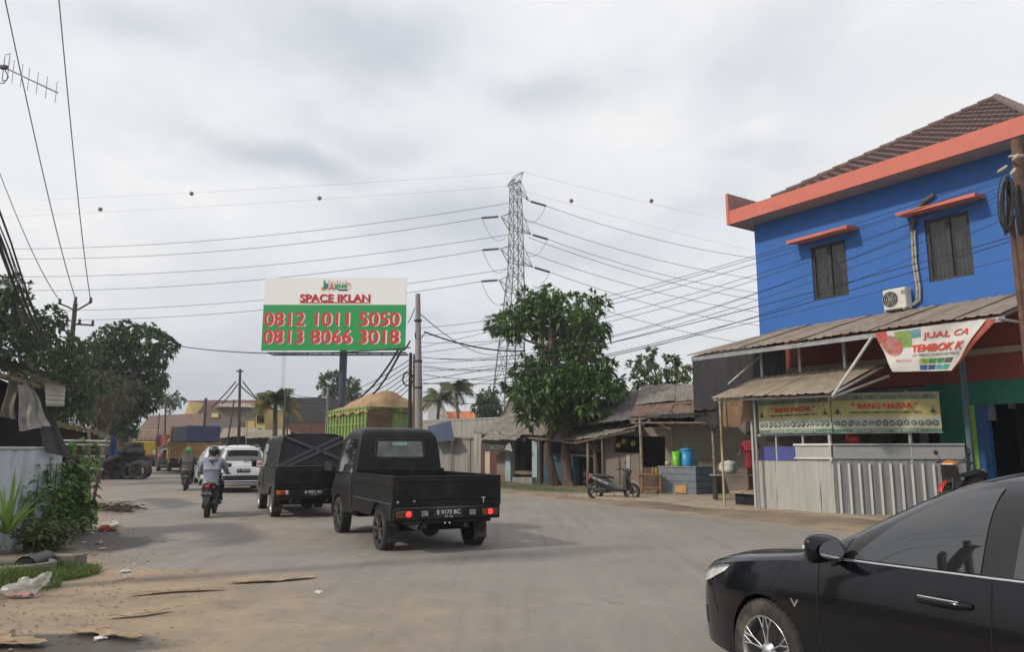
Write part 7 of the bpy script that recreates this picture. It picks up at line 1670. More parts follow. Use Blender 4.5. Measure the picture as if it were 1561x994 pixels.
# grass
rs = np.random.RandomState(5); n = 5200; GC = G(78, 880)
pts = []
def gpatch(cx, cy, sx, sy, m, h):
    for i in range(m):
        x, y = rs.normal(cx, sx), rs.normal(cy, sy)
        if math.hypot((x - cx) / sx, (y - cy) / sy) < 1.5: pts.append((x, y, h))
gpatch(GC.x, GC.y, .34, .40, 6500, 1.0); c2 = G(25, 905); gpatch(c2.x - .3, c2.y + .2, .42, .35, 2600, .55)
for k in range(2600):
    u = rs.uniform(18, 37); w = 17.9 + rs.normal(0, .55) + (.9 if u < 23 else 0); p = UW(u, w); pts.append((p.x, p.y, .7))
for k in range(2600): x = rs.uniform(-13.5, -7.6); y = 9 + (-x - 7.4) * 2.1 + rs.normal(0, .9); pts.append((x, y, .9))
C_ = np.array([(x, y, gz(x, y)) for x, y, h in pts]); Dr = rs.normal(size=(len(pts), 3)) * .35 + np.array([0, 0, 1.0]); 
me = leaf_cloud(C_, Dr, .16, .014, .15, 6); o = obj('grass', me, leaf_mat('grass_blade', (.05, .085, .02), (.14, .20, .05), 2)); o['kind'] = 'stuff'; o['label'] = 'short green grass on the verges'

# litter ----------------------------------------------------------------------------------------------
CARD = mat('trodden_cardboard', (.36, .26, .16), .9, var=.2, scale=6, bump=.3, dirt=(.17, .12, .08), dirt_amt=.4, dirt_scale=5)
def strip(name, label, pts, w, m, cat='cardboard', seed=1, zz=.02, group=None):
    rs = random.Random(seed); P_ = [G(x, y) for x, y in pts]; n = 18; mb = MB(); vs = []
    for i in range(n + 1):
        s_ = i / n * (len(P_) - 1); j = min(len(P_) - 2, int(s_)); p = P_[j].lerp(P_[j + 1], s_ - j); t_ = (P_[j + 1] - P_[j]).normalized(); sd = t_.cross(Vector((0, 0, 1))); wv_ = w * (.35 + .65 * math.sin(min(1, max(.05, i / n)) * math.pi) ** .5) * rs.uniform(.8, 1.15)
        z0 = zz + max(gz(p.x, p.y), .02); a = z0 + .013 * abs(math.sin(i * .45 + seed)); b = z0 + .01
        vs += [p - sd * wv_ * .5 + Vector((0, 0, b)), p + Vector((0, 0, a * .8 + .3 * b)), p + sd * wv_ * .5 + Vector((0, 0, a + rs.uniform(0, .01)))]
    m_ = len(vs); vs2 = vs + [v - Vector((0, 0, .006)) for v in vs]
    fs = []
    for i in range(n):
        for k in range(2): q = (i * 3 + k, i * 3 + k + 1, i * 3 + k + 4, i * 3 + k + 3); fs += [q, tuple(x + m_ for x in q[::-1])]
        fs += [(i * 3, i * 3 + 3, i * 3 + 3 + m_, i * 3 + m_), (i * 3 + 2, i * 3 + 2 + m_, i * 3 + 5 + m_, i * 3 + 5)]
    mb.add(vs2, fs); return tag(obj(name, mb, m), label, cat, group)
strip('cardboard_strip', 'long curled cardboard strip lying farthest out on the road', [(350, 893), (420, 890), (480, 885)], .17, CARD, seed=2)
strip('cardboard_strip', 'thin tan cardboard strip on the sandy road edge', [(198, 912), (260, 906), (342, 903)], .13, CARD, seed=3)
strip('cardboard_strip', 'narrow dark-edged strip lying nearest the middle of the sandy edge', [(162, 947), (215, 943), (258, 936)], .10, CARD, seed=4)
strip('wet_cardboard', 'limp wet cardboard strip lying in the muddy patch', [(108, 969), (160, 972), (214, 981)], .16, CARD, seed=5)
strip('wet_cardboard', 'short wet cardboard scrap across the muddy patch', [(128, 974), (150, 966), (168, 963)], .12, CARD, seed=6)
strip('cardboard_sheet', 'cardboard sheet at the bottom left corner of the muddy patch', [(-20, 992), (20, 985), (66, 990)], .22, CARD, seed=7)
strip('cardboard_sheet', 'flattened tan cardboard piece at the left edge beside the mud', [(-4, 966), (0, 978), (4, 992)], .16, CARD, seed=8)
strip('tin_strip', 'short pale scrap on the road edge left of the thin strip', [(176, 888), (188, 886), (197, 883)], .06, OLDW, 'scrap', seed=9)
def crumple(name, label, px, py, s, m, seed, cat='litter', squash=.6, group=None):
    p = G(px, py); mb = MB(); mb.grid(lambda a, b: (lambda v: p + Vector((v.x, v.y, max(0, v.z * squash + s * .5))) * 1)(Vector((math.sin(a * math.pi) * math.cos(b * 6.2832), math.sin(a * math.pi) * math.sin(b * 6.2832), math.cos(a * math.pi))) * s * (1 + .6 * noise.noise(Vector((a * 5, math.cos(b * 6.28) * 2, math.sin(b * 6.28) * 2 + seed))))), 12, 16, False); return tag(obj(name, mb, m), label, cat, group)
LW = mat('white_litter', (.55, .55, .54), .6, var=.1); LR = mat('red_orange_litter', (.38, .09, .04), .6, var=.2)
crumple('white_bag', 'white litter bag left of the red carton', 163, 805, .10, LW, 1); crumple('white_bag', 'white litter bag at the right of the small rubbish pile', 175, 805, .11, LW, 2)
crumple('red_carton', 'crushed red-orange carton under the white bags', 160, 811, .11, LR, 3); crumple('brown_scrap', 'brown crushed scrap right of the red carton', 172, 811, .07, mat('brown_litter', (.2, .09, .05), .7), 4)
crumple('paper_scrap', 'white paper scrap in the muddy patch', 152, 978, .05, LW, 5, squash=.3); crumple('paper_scrap', 'small white paper scrap by the cement planter corner', 102, 884, .06, LW, 6)
crumple('can', 'crushed drink can with pale stripe on the dark road edge', 152, 831, .06, mat('can_metal', (.30, .27, .2), .4, metal=.5), 7)
crumple('plastic_scrap', 'pale plastic scrap lying on the asphalt right of the cardboard strip', 486, 907, .05, LW, 8, squash=.4)
rs2 = random.Random(8)
for i, (px, py, lab) in enumerate(((128, 829, 'small pale scrap nearest the low bright bush'), (155, 840, 'small pale scrap below the crushed can'), (143, 848, 'dull scrap beside the dark soil edge'), (139, 815, 'flat cream scrap left of the red carton'), (197, 812, 'flat pale scrap right of the rubbish pile'), (248, 828, 'tiny scrap out on the grey asphalt'), (191, 875, 'tiny dark scrap on the sandy edge'), (206, 862, 'tiny scrap by the edge of the grey patch'))):
    crumple('scrap', lab, px, py, rs2.uniform(.03, .06), (LW, OLDW, CARD)[i % 3], 20 + i, squash=.3)
# clear plastic bag
def clear_mat():
    m = bpy.data.materials.new('clear_plastic_bag'); m.use_nodes = True; b = m.node_tree.nodes['Principled BSDF']; b.inputs['Base Color'].default_value = (.75, .73, .72, 1); b.inputs['Roughness'].default_value = .25; b.inputs['Alpha'].default_value = .30; b.inputs['Specular IOR Level'].default_value = .8; return m
bgp = G(36, 913); mb = MB()
def bagf(a, b):
    th_ = a * math.pi; ph = b * 6.2832; v = Vector((math.sin(th_) * math.cos(ph) * .24, math.sin(th_) * math.sin(ph) * .12, math.cos(th_) * .10 + .10)); n_ = 1 + .45 * noise.noise(Vector((v.x * 7, v.y * 7, v.z * 9))) + .12 * noise.noise(v * 30)
    return bgp + Vector((v.x * n_ + .25 * v.z, v.y * n_, max(.01, v.z * n_ + max(0, v.x) * .35)))
mb.grid(bagf, 30, 40, False); bg_ = thing('plastic_bag', 'crumpled clear plastic bag with pinkish remains lying by the grass', 'plastic bag', bgp); obj('bag', mb, clear_mat(), bg_)
mb = MB(); mb.grid(lambda a, b: bgp + Vector((-.16 + .26 * a, -.02 + .12 * (b - .5), .02 + .035 * math.sin(a * 9) * math.sin(b * 5) + .03)), 10, 6); obj('pink_remains', mb, mat('pinkish_liquid', (.55, .25, .20), .4), bg_)
# dark twigs heap and stones
tw = MB(); rs3 = random.Random(2)
for k in range(150): 
    p = G(rs3.gauss(178, 15), rs3.gauss(780, 2.2)); a = rs3.uniform(0, 6.28); l = rs3.uniform(.1, .5); tw.tube([p + Vector((0, 0, .03 + rs3.uniform(0, .15))), p + Vector((math.cos(a) * l, math.sin(a) * l * .5, .04 + rs3.uniform(0, .12)))], .012, 3)
o = obj('dead_twigs', tw, mat('dark_twig', (.05, .04, .032), .9)); o['kind'] = 'stuff'; o['label'] = 'low heap of dark dead twigs at the road edge'
dl = MB()
for k in range(1900):
    t_ = rs3.random(); y = 6.5 + 16 * t_ ** 1.4; a_, b_e = edges(y); x = a_ + (rs3.gauss(.2, .7) if k % 5 else rs3.uniform(0, 5)); z = max(gz(x, y), .012) + .008
    r = rs3.uniform(.006, .026); g_ = rs3.uniform(0, 6.28); u_ = Vector((math.cos(g_), math.sin(g_), rs3.uniform(-.2, .3))); v_ = Vector((-math.sin(g_), math.cos(g_), rs3.uniform(0, .4))) * .5; c_ = Vector((x, y, z))
    dl.add([c_ - u_ * r, c_ + v_ * r, c_ + u_ * r, c_ - v_ * r], [(0, 1, 2), (0, 2, 3)])
o = obj('fallen_leaves', dl, mat('dry_leaf_litter', (.20, .13, .075), .9, color2=(.05, .038, .028), scale=1.7)); o['kind'] = 'stuff'; o['label'] = 'dry leaves and crumbs along the dirt edge'
st = MB()
for k in range(900):
    x = rs3.uniform(-8.5, -1.5); y = rs3.uniform(4.5, 20); 
    if off_road(x, y) < -3 and rs3.random() < .75: continue
    r = rs3.uniform(.005, .017) * (1.4 if off_road(x, y) > -1 else .7); z = max(gz(x, y), .01 if off_road(x, y) > 0 else .02); v = [Vector((math.cos(q * 2.09 + k), math.sin(q * 2.09 + k), 0)) * r for q in range(3)]
    st.add([Vector((x, y, z)) + q for q in v] + [Vector((x, y, z + r * .5))], [(0, 1, 3), (1, 2, 3), (2, 0, 3)])
o = obj('gravel', st, mat('pebble', (.24, .20, .16), .9, var=.4, scale=2)); o['kind'] = 'stuff'; o['label'] = 'scattered small stones on the dirt edge'
# ------------------------------------------------------------------ background buildings
def house(name, label, Y, depth, walls, roofs, wins=(), cat='building', extra=()):
    """walls/roofs/wins measured on the plane at distance Y: (pixel polygon, material, inset)"""
    xs_ = [x for w in walls for x, y in w[0]]; t = thing(name, label, cat, Vector((D(sum(xs_) / len(xs_), 690, Y).x, Y, 0)))
    for (poly, m, *dy) in walls:
        o_ = dy[0] if dy else 0; mb = MB(); P_ = [D(x, y, Y) for x, y in poly]
        for p in P_:
            if p.z < .8: p.z = 0
        mb.slab([p + Vector((0, o_, 0)) for p in P_], (0, depth - o_, 0)); obj('wall', mb, m, t)
    for (e, r, m, n) in roofs:       # eave pixel pair at Y-.5, ridge pixel pair at Y+depth/2
        mb = MB(); a, b = D(*e[0], Y - .5), D(*e[1], Y - .5); c, d_ = D(*r[1], Y + depth / 2), D(*r[0], Y + depth / 2)
        roof_sheets('roof_sheet', t, a, b, c, d_, n, m, waves=6, amp=.04, sag=.05, nv=3)
        m2 = MB(); bk = Vector((0, depth / 2 + .5, 0)); m2.slab([d_ + Vector((0, .02, -.02)), c + Vector((0, .02, -.02)), b + Vector((0, depth + 1, 0)), a + Vector((0, depth + 1, 0))], (0, 0, -.06)); obj('rear_roof', m2, m, t)
    for (x0, y0_, x1, y1_, m) in wins:
        mb = MB(); a, b = D(x0, y0_, Y - .05), D(x1, y1_, Y - .05); mb.box((a + b) / 2, (abs(b.x - a.x), .08, abs(a.z - b.z))); f_ = obj('window', mb, m, t)
        mb = MB(); mb.box((a + b) / 2 + Vector((0, -.045, 0)), (abs(b.x - a.x) * .8, .02, abs(a.z - b.z) * .75)); obj('pane', mb, GLASSD if m is not YWIN else m, f_)
BRT = mat('red_brown_tiles', (.17, .10, .08), .85, var=.18, scale=1.5, dirt=(.10, .08, .07), dirt_amt=.4, dirt_scale=.6); MART = mat('maroon_roof', (.12, .035, .035), .7, var=.15, scale=.6); YWL = mat('yellow_wall', (.60, .47, .18), .8, var=.05)
TAUPE = mat('taupe_wall', (.19, .15, .125), .9, var=.08, scale=.5, dirt=(.12, .10, .09), dirt_amt=.3, dirt_scale=.4); SLATE = mat('slate_wall', (.062, .062, .075), .85, var=.12, scale=.4, bump=.2); REDB = mat('dull_red_brick', (.15, .075, .06), .9, var=.2, scale=2)
GREYW = mat('grey_wall', (.17, .17, .165), .9, var=.12, scale=.6); YWIN = mat('bright_cream_shutter', (.60, .52, .28), .7, var=.03); CREAMS = mat('cream_metal_roof', (.46, .40, .28), .7, var=.06, scale=.4); WHW = mat('white_wall', (.55, .55, .54), .85, var=.05); ORT = mat('orange_tiles', (.50, .17, .05), .8, var=.12, scale=2)
house('brown_roof_house', 'broad red-brown roofed building at the far end of the road', 84, 16, [([(205, 668), (322, 664), (322, 712), (205, 714)], TAUPE)], [(((196, 672), (318, 668)), ((228, 634), (322, 630)), BRT, 6)])
house('maroon_roof_house', 'maroon roofed house with a yellow gable behind the brown roofs', 96, 12, [([(279, 640), (288, 612), (296, 640)], YWL), ([(279, 640), (400, 640), (400, 700), (279, 700)], TAUPE, .3)], [(((292, 640), (400, 634)), ((287, 611), (398, 610)), MART, 5)])
house('taupe_building', 'flat grey-brown building with one bright shutter and a pale roof strip', 76, 9, [([(314, 618), (396, 622), (396, 708), (314, 708)], TAUPE)], [(((326, 621), (394, 622)), ((336, 615), (392, 616)), mat('pale_strip_roof', (.30, .26, .22), .8), 3)], [(323, 630, 333, 637, YWIN)])
house('grey_low_building', 'low grey block in front of the taupe building', 70, 6, [([(316, 643), (366, 643), (366, 705), (316, 705)], GREYW)], [])
house('yellow_balcony_house', 'yellow house with a small balcony beside the palm', 68, 6, [([(375, 642), (388, 642), (388, 700), (375, 700)], YWL), ([(390, 625), (404, 624), (404, 700), (390, 700)], YWL, .02)], [(((388, 627), (406, 626)), ((392, 622), (402, 622)), CREAMS, 1)], [(392, 633, 397, 645, FRAME), (398, 633, 402, 645, FRAME)])
house('beige_roof_shop', 'low shop with a weathered beige roof behind the pole', 60, 6, [([(333, 666), (396, 664), (396, 705), (333, 705)], mat('shop_dark_front', (.05, .045, .045), .9), .4)], [(((333, 668), (392, 664)), ((340, 653), (394, 652)), mat('beige_roof', (.28, .23, .18), .85, var=.1), 3)])
house('cream_roof_shop', 'long low shop with a pale cream roof right behind the white cars', 52, 6, [([(376, 670), (448, 668), (448, 708), (376, 708)], mat('shop_dark_front2', (.07, .062, .055), .9), .4)], [(((374, 669), (446, 667)), ((374, 657), (440, 655)), CREAMS, 4)])
house('slate_building', 'big slate-dark wall with a dull red lower part left of the billboard post', 62, 10, [([(432, 606), (505, 607), (505, 645), (432, 644)], SLATE), ([(432, 644.2), (505, 645.2), (505, 708), (432, 708)], REDB, .02)], [])
house('white_gable_house', 'small white gabled house left of the orange roof', 88, 8, [([(652, 640), (652, 632), (665, 611), (677, 633), (677, 640), (677, 700), (652, 700)], WHW)], [(((672, 634), (680, 634)), ((665, 610), (668, 611)), ORT, 1)])
house('orange_roof_house', 'long low house with a bright orange tiled roof', 92, 9, [([(677, 640), (728, 640), (728, 700), (677, 700)], WHW)], [(((676, 641), (730, 640)), ((682, 628), (722, 627)), ORT, 5)])
house('cream_gable_house', 'cream gabled house with orange roof edge rising behind the grey roof shed', 60, 8, [([(757, 650), (778, 608), (790, 628), (800, 660), (757, 690)], mat('cream_gable', (.50, .45, .38), .85))], [(((790, 632), (812, 640)), ((777, 604), (800, 610)), ORT, 2)])
mb = MB(); mb.slab([D(757, 650, 59.9), D(777, 604, 59.9), D(779, 608, 59.9), D(760, 652, 59.9)], (0, 8.2, 0)); tag(obj('barge_board', mb, mat('dark_barge', (.12, .07, .06), .8)), 'dark sloping barge board of the cream gabled house', 'board'); bpy.data.objects['barge_board'].parent = bpy.data.objects['cream_gable_house']; bpy.data.objects['barge_board'].matrix_parent_inverse = wm(bpy.data.objects['cream_gable_house']).inverted(); del bpy.data.objects['barge_board']['category']
house('left_back_shed', 'dim roadside sheds beyond the tyre heap under the dark tree', 58, 4, [([(140, 664), (160, 662), (160, 712), (140, 716)], mat('dim_shed_wall', (.13, .10, .08), .9, var=.4, scale=1.2))], [(((138, 668), (162, 665)), ((140, 655), (160, 655)), BRT, 2)])
mb = MB(); p = D(260, 672, 56); mb.grid(lambda s, v: D(238, 664, 70).lerp(D(268, 662, 70), s) + Vector((0, .1 * math.sin(s * 9), -1.0 * v)), 12, 4); tag(obj('red_banner', mb, mat('faded_red_banner', (.22, .05, .04), .8, var=.3, scale=1)), 'faded red banner above the far dark car', 'banner')

# ------------------------------------------------------------------ billboard
WB = mat('billboard_white', (.90, .90, .90), .5, var=.01); GB = mat('billboard_green', (.012, .33, .075), .5, var=.02); RB = mat('billboard_red', (.70, .015, .02), .5, var=.01)
YB = 50.0; tl, tr = D(404, 423.5, YB), D(620, 423.5, YB); brc = D(620, 534, YB); wB = tr.x - tl.x; hB = tl.z - brc.z
bb = thing('billboard', 'large white and green advertising billboard on a single dark post', 'billboard', Vector((D(521, 690, YB + 1).x, YB + 1, 0)))
hs = hB * (465 - 423.5) / (534 - 423.5)
mb = MB(); mb.box((tl.x + wB / 2, YB + .1, tl.z - hs / 2), (wB, .2, hs)); obj('white_panel', mb, WB, bb)
mb = MB(); mb.box((tl.x + wB / 2, YB + .1, brc.z + (hB - hs) / 2), (wB, .2, hB - hs - .002)); obj('green_panel', mb, GB, bb)
mb = MB(); mb.box((tl.x + wB / 2, YB + .35, tl.z - hB / 2), (wB - .1, .25, hB - .1)); obj('backing', mb, DARKSTEEL, bb)
_px = lambda x, y, o=0.03: Vector((D(x, y, YB).x, YB - o, D(x, y, YB).z)); PPM = F_PX / YB
k_ = (tr.x - tl.x) / 216.0
tp = lambda X_, Y_, o=.02: Vector((tl.x + (X_ - 404) * k_, YB - o, tl.z - (Y_ - 423.5) * (hB / 110.5)))
def btext(nm, s, cx, cy, w, h, m, bold, o=.02): text(nm, s, 1, m, bb, tp(cx, cy, o), (1, 0, 0), width=w * k_, height=h * hB / 110.5, extrude=.004, bold=bold)
for (s, cy) in (('0812 1011 5050', 487), ('0813 8066 3018', 513.5)):
    btext('phone_number_edge', s, 510.5, cy + .8, 206, 22, WB, .020, .012); btext('phone_number', s, 508.5, cy, 205, 21.5, RB, .018, .03)
btext('title_shadow', 'SPACE IKLAN', 512.8, 455.4, 106, 12, mat('title_black', (.05, .02, .02), .5), .016, .012); btext('title', 'SPACE IKLAN', 511.8, 454.6, 106, 12, RB, .016, .03)
mb = MB(); c = tp(512, 461.8, .02); mb.box(c, (107 * k_, .02, .05)); obj('title_underline', mb, RB, bb)
LGR = mat('logo_green', (.02, .35, .08), .5); LOR = mat('logo_orange', (.75, .20, .02), .5); LBL = mat('logo_blue', (.03, .15, .55), .5)
btext('logo_letter', 'b', 497.5, 434.2, 7.5, 14, LGR, .03, .03); btext('logo_letter', 'A', 506, 438, 9, 11, RB, .0, .035); btext('logo_word', 'gus', 520, 437.5, 20, 7.5, LGR, .03, .03)
mb = MB(); mb.add([tp(498 + 2.3 * math.cos(q * .5236), 436 + 2.3 * math.sin(q * .5236), .04) for q in range(12)], [tuple(range(12))]); obj('logo_disc', mb, LBL, bb)
mb = MB(); mb.add([tp(490, 440.5, .03), tp(493.5, 437, .03), tp(497, 440.5, .03), tp(493.5, 444, .03)], [(0, 1, 2, 3)]); obj('logo_lozenge', mb, LOR, bb)
mb = MB(); mb.box(tp(523.5, 442.2, .03), (14 * k_, .01, 1.8 * k_)); obj('logo_underbar', mb, SEAM, bb)
for q in range(8):
    a = -1.7 + q * .48; mb = MB(); cx, cy, r = 530.5 + 4.0 * math.cos(a), 437 + 5 * math.sin(a), 1.4 - q * .12; mb.add([tp(cx + r * math.cos(j * 1.047), cy + r * math.sin(j * 1.047), .03) for j in range(6)], [tuple(range(6))]); obj('logo_dot', mb, LOR, bb)
mb = MB()
for q in range(7): mb.box(tp(502 + q * 4.2, 430.5 + (q % 3), .012), (2.6 * k_, .004, (7 - (q % 3)) * k_))
obj('logo_skyline', mb, mat('logo_pale_orange', (.78, .58, .45), .5), bb); bb.children[-1]['kind'] = 'stuff'
post = Vector((D(521.5, 600, YB + 1).x, YB + 1.0, 0)); mb = MB(); mb.tube([post, post + Vector((0, 0, brc.z + .1))], .26, 16); obj('post', mb, mat('dark_blue_post', (.035, .038, .07), .5, var=.1), bb)
for (xa, xb, dz) in ((tl.x + .3, tr.x + .0, .0),):
    for yy in (.5, 1.6):
        mb = MB(); mb.box(((xa + xb) / 2, YB + yy, brc.z - .12), (xb - xa, .08, .10)); obj('catwalk_beam', mb, DARKSTEEL, bb)
    for k in range(12): x = xa + (xb - xa) * k / 11; mb = MB(); mb.box((x, YB + 1.05, brc.z - .12), (.05, 1.1, .05)); obj('catwalk_strut', mb, DARKSTEEL, bb)
for k in range(6): x = tl.x + .6 + (wB - 1.2) * k / 5; mb = MB(); mb.tube([(x, YB + .5, brc.z + .2), (x, YB + 1.3, brc.z + 1.6), (x, YB + .5, tl.z - .3)], .04, 5); obj('back_brace', mb, DARKSTEEL, bb)

# ------------------------------------------------------------------ lattice pylon and its lines
YP = 114.0; GST = mat('grey_lattice_steel', (.20, .20, .205), .6, metal=.2, var=.1)
pyl = thing('transmission_tower', 'tall grey lattice transmission tower rising behind the broad-leaved tree', 'transmission tower', Vector((D(778, 690, YP).x, YP, 0)))
ax_top, ax_bot = D(786, 275, YP), D(774, 690, YP)
rot = rad(28)
levels = [(690, 23.5, 777), (640, 20.0, 777.5), (585, 16.8, 778), (530, 13.5, 779.5), (480, 11.3, 783), (445, 10.2, 785), (420, 8.6, 786), (400, 8.2, 786.5), (375, 7.8, 786.5), (350, 7.4, 786.5), (325, 7.0, 786), (305, 6.6, 786), (290, 6.2, 785.5), (276, 5.8, 785.5)]
def corner(i, k):
    y, h, cx = levels[i]; c = D(cx, y, YP); c.y = YP; hw = h * YP / F_PX * 1.55; a = rot + math.pi / 4 + k * math.pi / 2; z = max(0, c.z); return Vector((c.x + hw * math.cos(a) * 1.0, YP + hw * math.sin(a), z))
n_ = len(levels)
for k in range(4): mb = MB(); mb.tube([corner(i, k) for i in range(n_)], [.13 - .006 * i for i in range(n_)], 4, smooth=False); obj('leg', mb, GST, pyl)
br_ = MB()
for i in range(n_ - 1):
    for k in range(4):
        a, b, c, d_ = corner(i, k), corner(i, (k + 1) % 4), corner(i + 1, k), corner(i + 1, (k + 1) % 4)
        br_.tube([a, d_], .055, 4, smooth=False); br_.tube([b, c], .055, 4, smooth=False); br_.tube([c, d_], .055, 4, smooth=False)
        if i < 4: m_ = (a + b + c + d_) / 4; br_.tube([(a + c) / 2, m_], .04, 3, smooth=False); br_.tube([(b + d_) / 2, m_], .04, 3, smooth=False)
o = obj('lattice_bracing', br_, GST, pyl); o['kind'] = 'stuff'
# cross arms: three levels, each with a near and a far arm; shield-wire peaks
arms = []
for (yl, yr, xl, xr) in ((330, 306, 764, 806), (379, 357, 763, 809), (427, 407, 761, 812)):
    for (x, y, side) in ((xl, yl, 'l'), (xr, yr, 'r')):
        tip = D(x, y, YP + (-4.0 if side == 'l' else 4.0)); i0 = min(range(n_), key=lambda q: abs(corner(q, 0).z - tip.z))
        mb = MB(); cs = sorted(range(4), key=lambda k: (corner(i0, k) - tip).length)[:2]
        for k in cs: mb.tube([corner(i0, k), tip], .07, 4, smooth=False); mb.tube([corner(min(n_ - 1, i0 + 1), k), tip], .05, 4, smooth=False)
        for q in range(1, 4): f_ = q / 4; mb.tube([corner(i0, cs[0]).lerp(tip, f_), corner(i0, cs[1]).lerp(tip, f_ * .95)], .04, 3, smooth=False); mb.tube([corner(i0, cs[0]).lerp(tip, f_), corner(min(n_ - 1, i0 + 1), cs[0]).lerp(tip, f_)], .035, 3, smooth=False)
        obj('cross_arm', mb, GST, pyl); arms.append((tip, side))
for (x, y, dy) in ((773, 284, -3.0), (798, 262, 3.0)):
    tip = D(x, y, YP + dy); mb = MB()
    for k in range(4): mb.tube([corner(n_ - 1, k), tip], .06, 4, smooth=False)
    obj('peak', mb, GST, pyl)
mb = MB(); mb.tube([D(773, 284, YP - 3), D(784, 268, YP), D(798, 262, YP + 3)], .06, 4, smooth=False); obj('peak_tie', mb, GST, pyl)
INS = mat('dark_insulator', (.035, .032, .035), .4)
def wire(label, p0, p1, sag, r, m=CABLE, group=None, n=24, name='overhead_wire', cat='wire', seed=None):
    mb = MB(); mb.tube([p0.lerp(p1, i / n) - Vector((0, 0, 4 * sag * (i / n) * (1 - i / n))) for i in range(n + 1)], r, 5); return tag(obj(name, mb, m), label, cat, group)
WG = mat('grey_conductor', (.10, .10, .11), .6)
# conductors to the left and to the right
GLW = 'high-voltage conductors strung from the pylon'
pairs_l = [((770, 310), (-40, 379)), ((762, 330), (-40, 393)), ((770, 358), (-40, 421)), ((763, 379), (-40, 441)), ((769, 410), (-40, 473)), ((761, 427), (-40, 486))]
for i, ((xa, ya), (xb, yb)) in enumerate(pairs_l):
    far = i % 2 == 0; tip = D(xa, ya, YP + (4 if far else -4)); end = D(xb, yb, 136); 
    s0 = tip.lerp(end, .0); e1 = tip.lerp(end, .028)
    wire('conductor running left from the pylon, %s of the pair at the %s arm level' % ('upper' if far else 'lower', ('top', 'middle', 'bottom')[i // 2]), e1 if not far else D(784, ya - 2, YP + 1), end, 2.2, .045, WG, GLW, name='conductor', cat='power line')
    if not far:
        t = thing('insulator_string', 'dark insulator string on the left side of the pylon at the %s arm level' % ('top', 'middle', 'bottom')[i // 2], 'insulator', tip, 0, 'insulator strings on the pylon')
        mb = MB(); dv_ = (e1 - tip).normalized(); L_ = (e1 - tip).length
        pts = []; rr = []
        for q in range(31): pts.append(tip + dv_ * L_ * (.10 + .90 * q / 30)); rr.append(.20 if q % 2 else .12)
        mb.tube(pts, rr, 8); obj('discs', mb, INS, t); mb = MB(); mb.tube([tip, e1], .035, 4); obj('link', mb, INS, t)
        j0 = e1; j1 = D(772, ya + 30, YP); wire('drooping jumper wire at the left of the pylon, %s arm level' % ('top', 'middle', 'bottom')[i // 2], j0, j1, 1.9, .035, WG, 'jumper wires on the pylon', 16, name='jumper_wire')
pairs_r = [((806, 306), (1190, 398)), ((800, 334), (1190, 430)), ((809, 357), (1190, 450)), ((806, 362), (1190, 462)), ((803, 384), (1190, 480)), ((812, 407), (1190, 500)), ((812, 436), (1190, 530))]
for i, ((xa, ya), (xb, yb)) in enumerate(pairs_r):
    st_ = i in (0, 2, 5); tip = D(xa, ya, YP + (4 if st_ else -4)); end = D(xb, yb, 138); e1 = tip.lerp(end, .060)
    e1.z -= .15
    wire('conductor running right from the pylon, %s from the top' % ('first', 'second', 'third', 'fourth', 'fifth', 'sixth', 'seventh')[i], e1 if st_ else tip, end, 1.4, .045, WG, GLW, name='conductor', cat='power line')
    if st_:
        lv = ('top', '', 'middle', '', '', 'bottom')[i]; t = thing('insulator_string', 'dark insulator string on the right side of the pylon at the %s arm level' % lv, 'insulator', tip, 0, 'insulator strings on the pylon')
        mb = MB(); dv_ = (e1 - tip).normalized(); L_ = (e1 - tip).length; pts = []; rr = []
        for q in range(31): pts.append(tip + dv_ * L_ * (.12 + .88 * q / 30)); rr.append(.22 if q % 2 else .13)
        mb.tube(pts, rr, 8); obj('discs', mb, INS, t); mb = MB(); mb.tube([tip, e1], .035, 4); obj('link', mb, INS, t)
        wire('drooping jumper wire at the right of the pylon, %s arm level' % lv, e1, D(798, ya + 27, YP), 1.6, .035, WG, 'jumper wires on the pylon', 16, name='jumper_wire')
# shield wires with marker balls
BALL = mat('faded_red_ball', (.20, .10, .09), .6, var=.2, scale=2); 
for i, (a, b, Ya, Yb, lab) in enumerate((((773, 284), (0, 331), YP - 3, 134, 'lower thin shield wire running left from the pylon peak'), ((798, 262), (60, 305), YP + 3, 134, 'upper thin shield wire running left from the pylon peak'), ((773, 284), (1150, 383), YP - 3, 136, 'lower thin shield wire running right from the pylon peak'), ((798, 262), (1150, 345), YP + 3, 136, 'upper thin shield wire running right from the pylon peak'))):
    wire(lab, D(*a, Ya), D(*b, Yb), .3, .018, mat('light_grey_wire', (.35, .36, .38), .6), 'shield wires above the conductors', name='shield_wire', cat='power line')
for (x, y, lab) in ((153, 319, 'far left orange-red marker ball on the shield wire'), (292, 295, 'second orange-red marker ball from the left, above the billboard side'), (487, 302, 'orange-red marker ball above the billboard'), (871, 306, 'orange-red marker ball just right of the pylon'), (993, 306, 'rightmost orange-red marker ball, before the blue building')):
    t = D(x, y, 120); mb = MB(); mb.lathe([(.001, .36), (.18, .31), (.31, .18), (.36, 0), (.31, -.18), (.18, -.31), (.001, -.36)], t, n=16); tag(obj('marker_ball', mb, BALL), lab, 'marker ball', 'marker balls on the high shield wires')
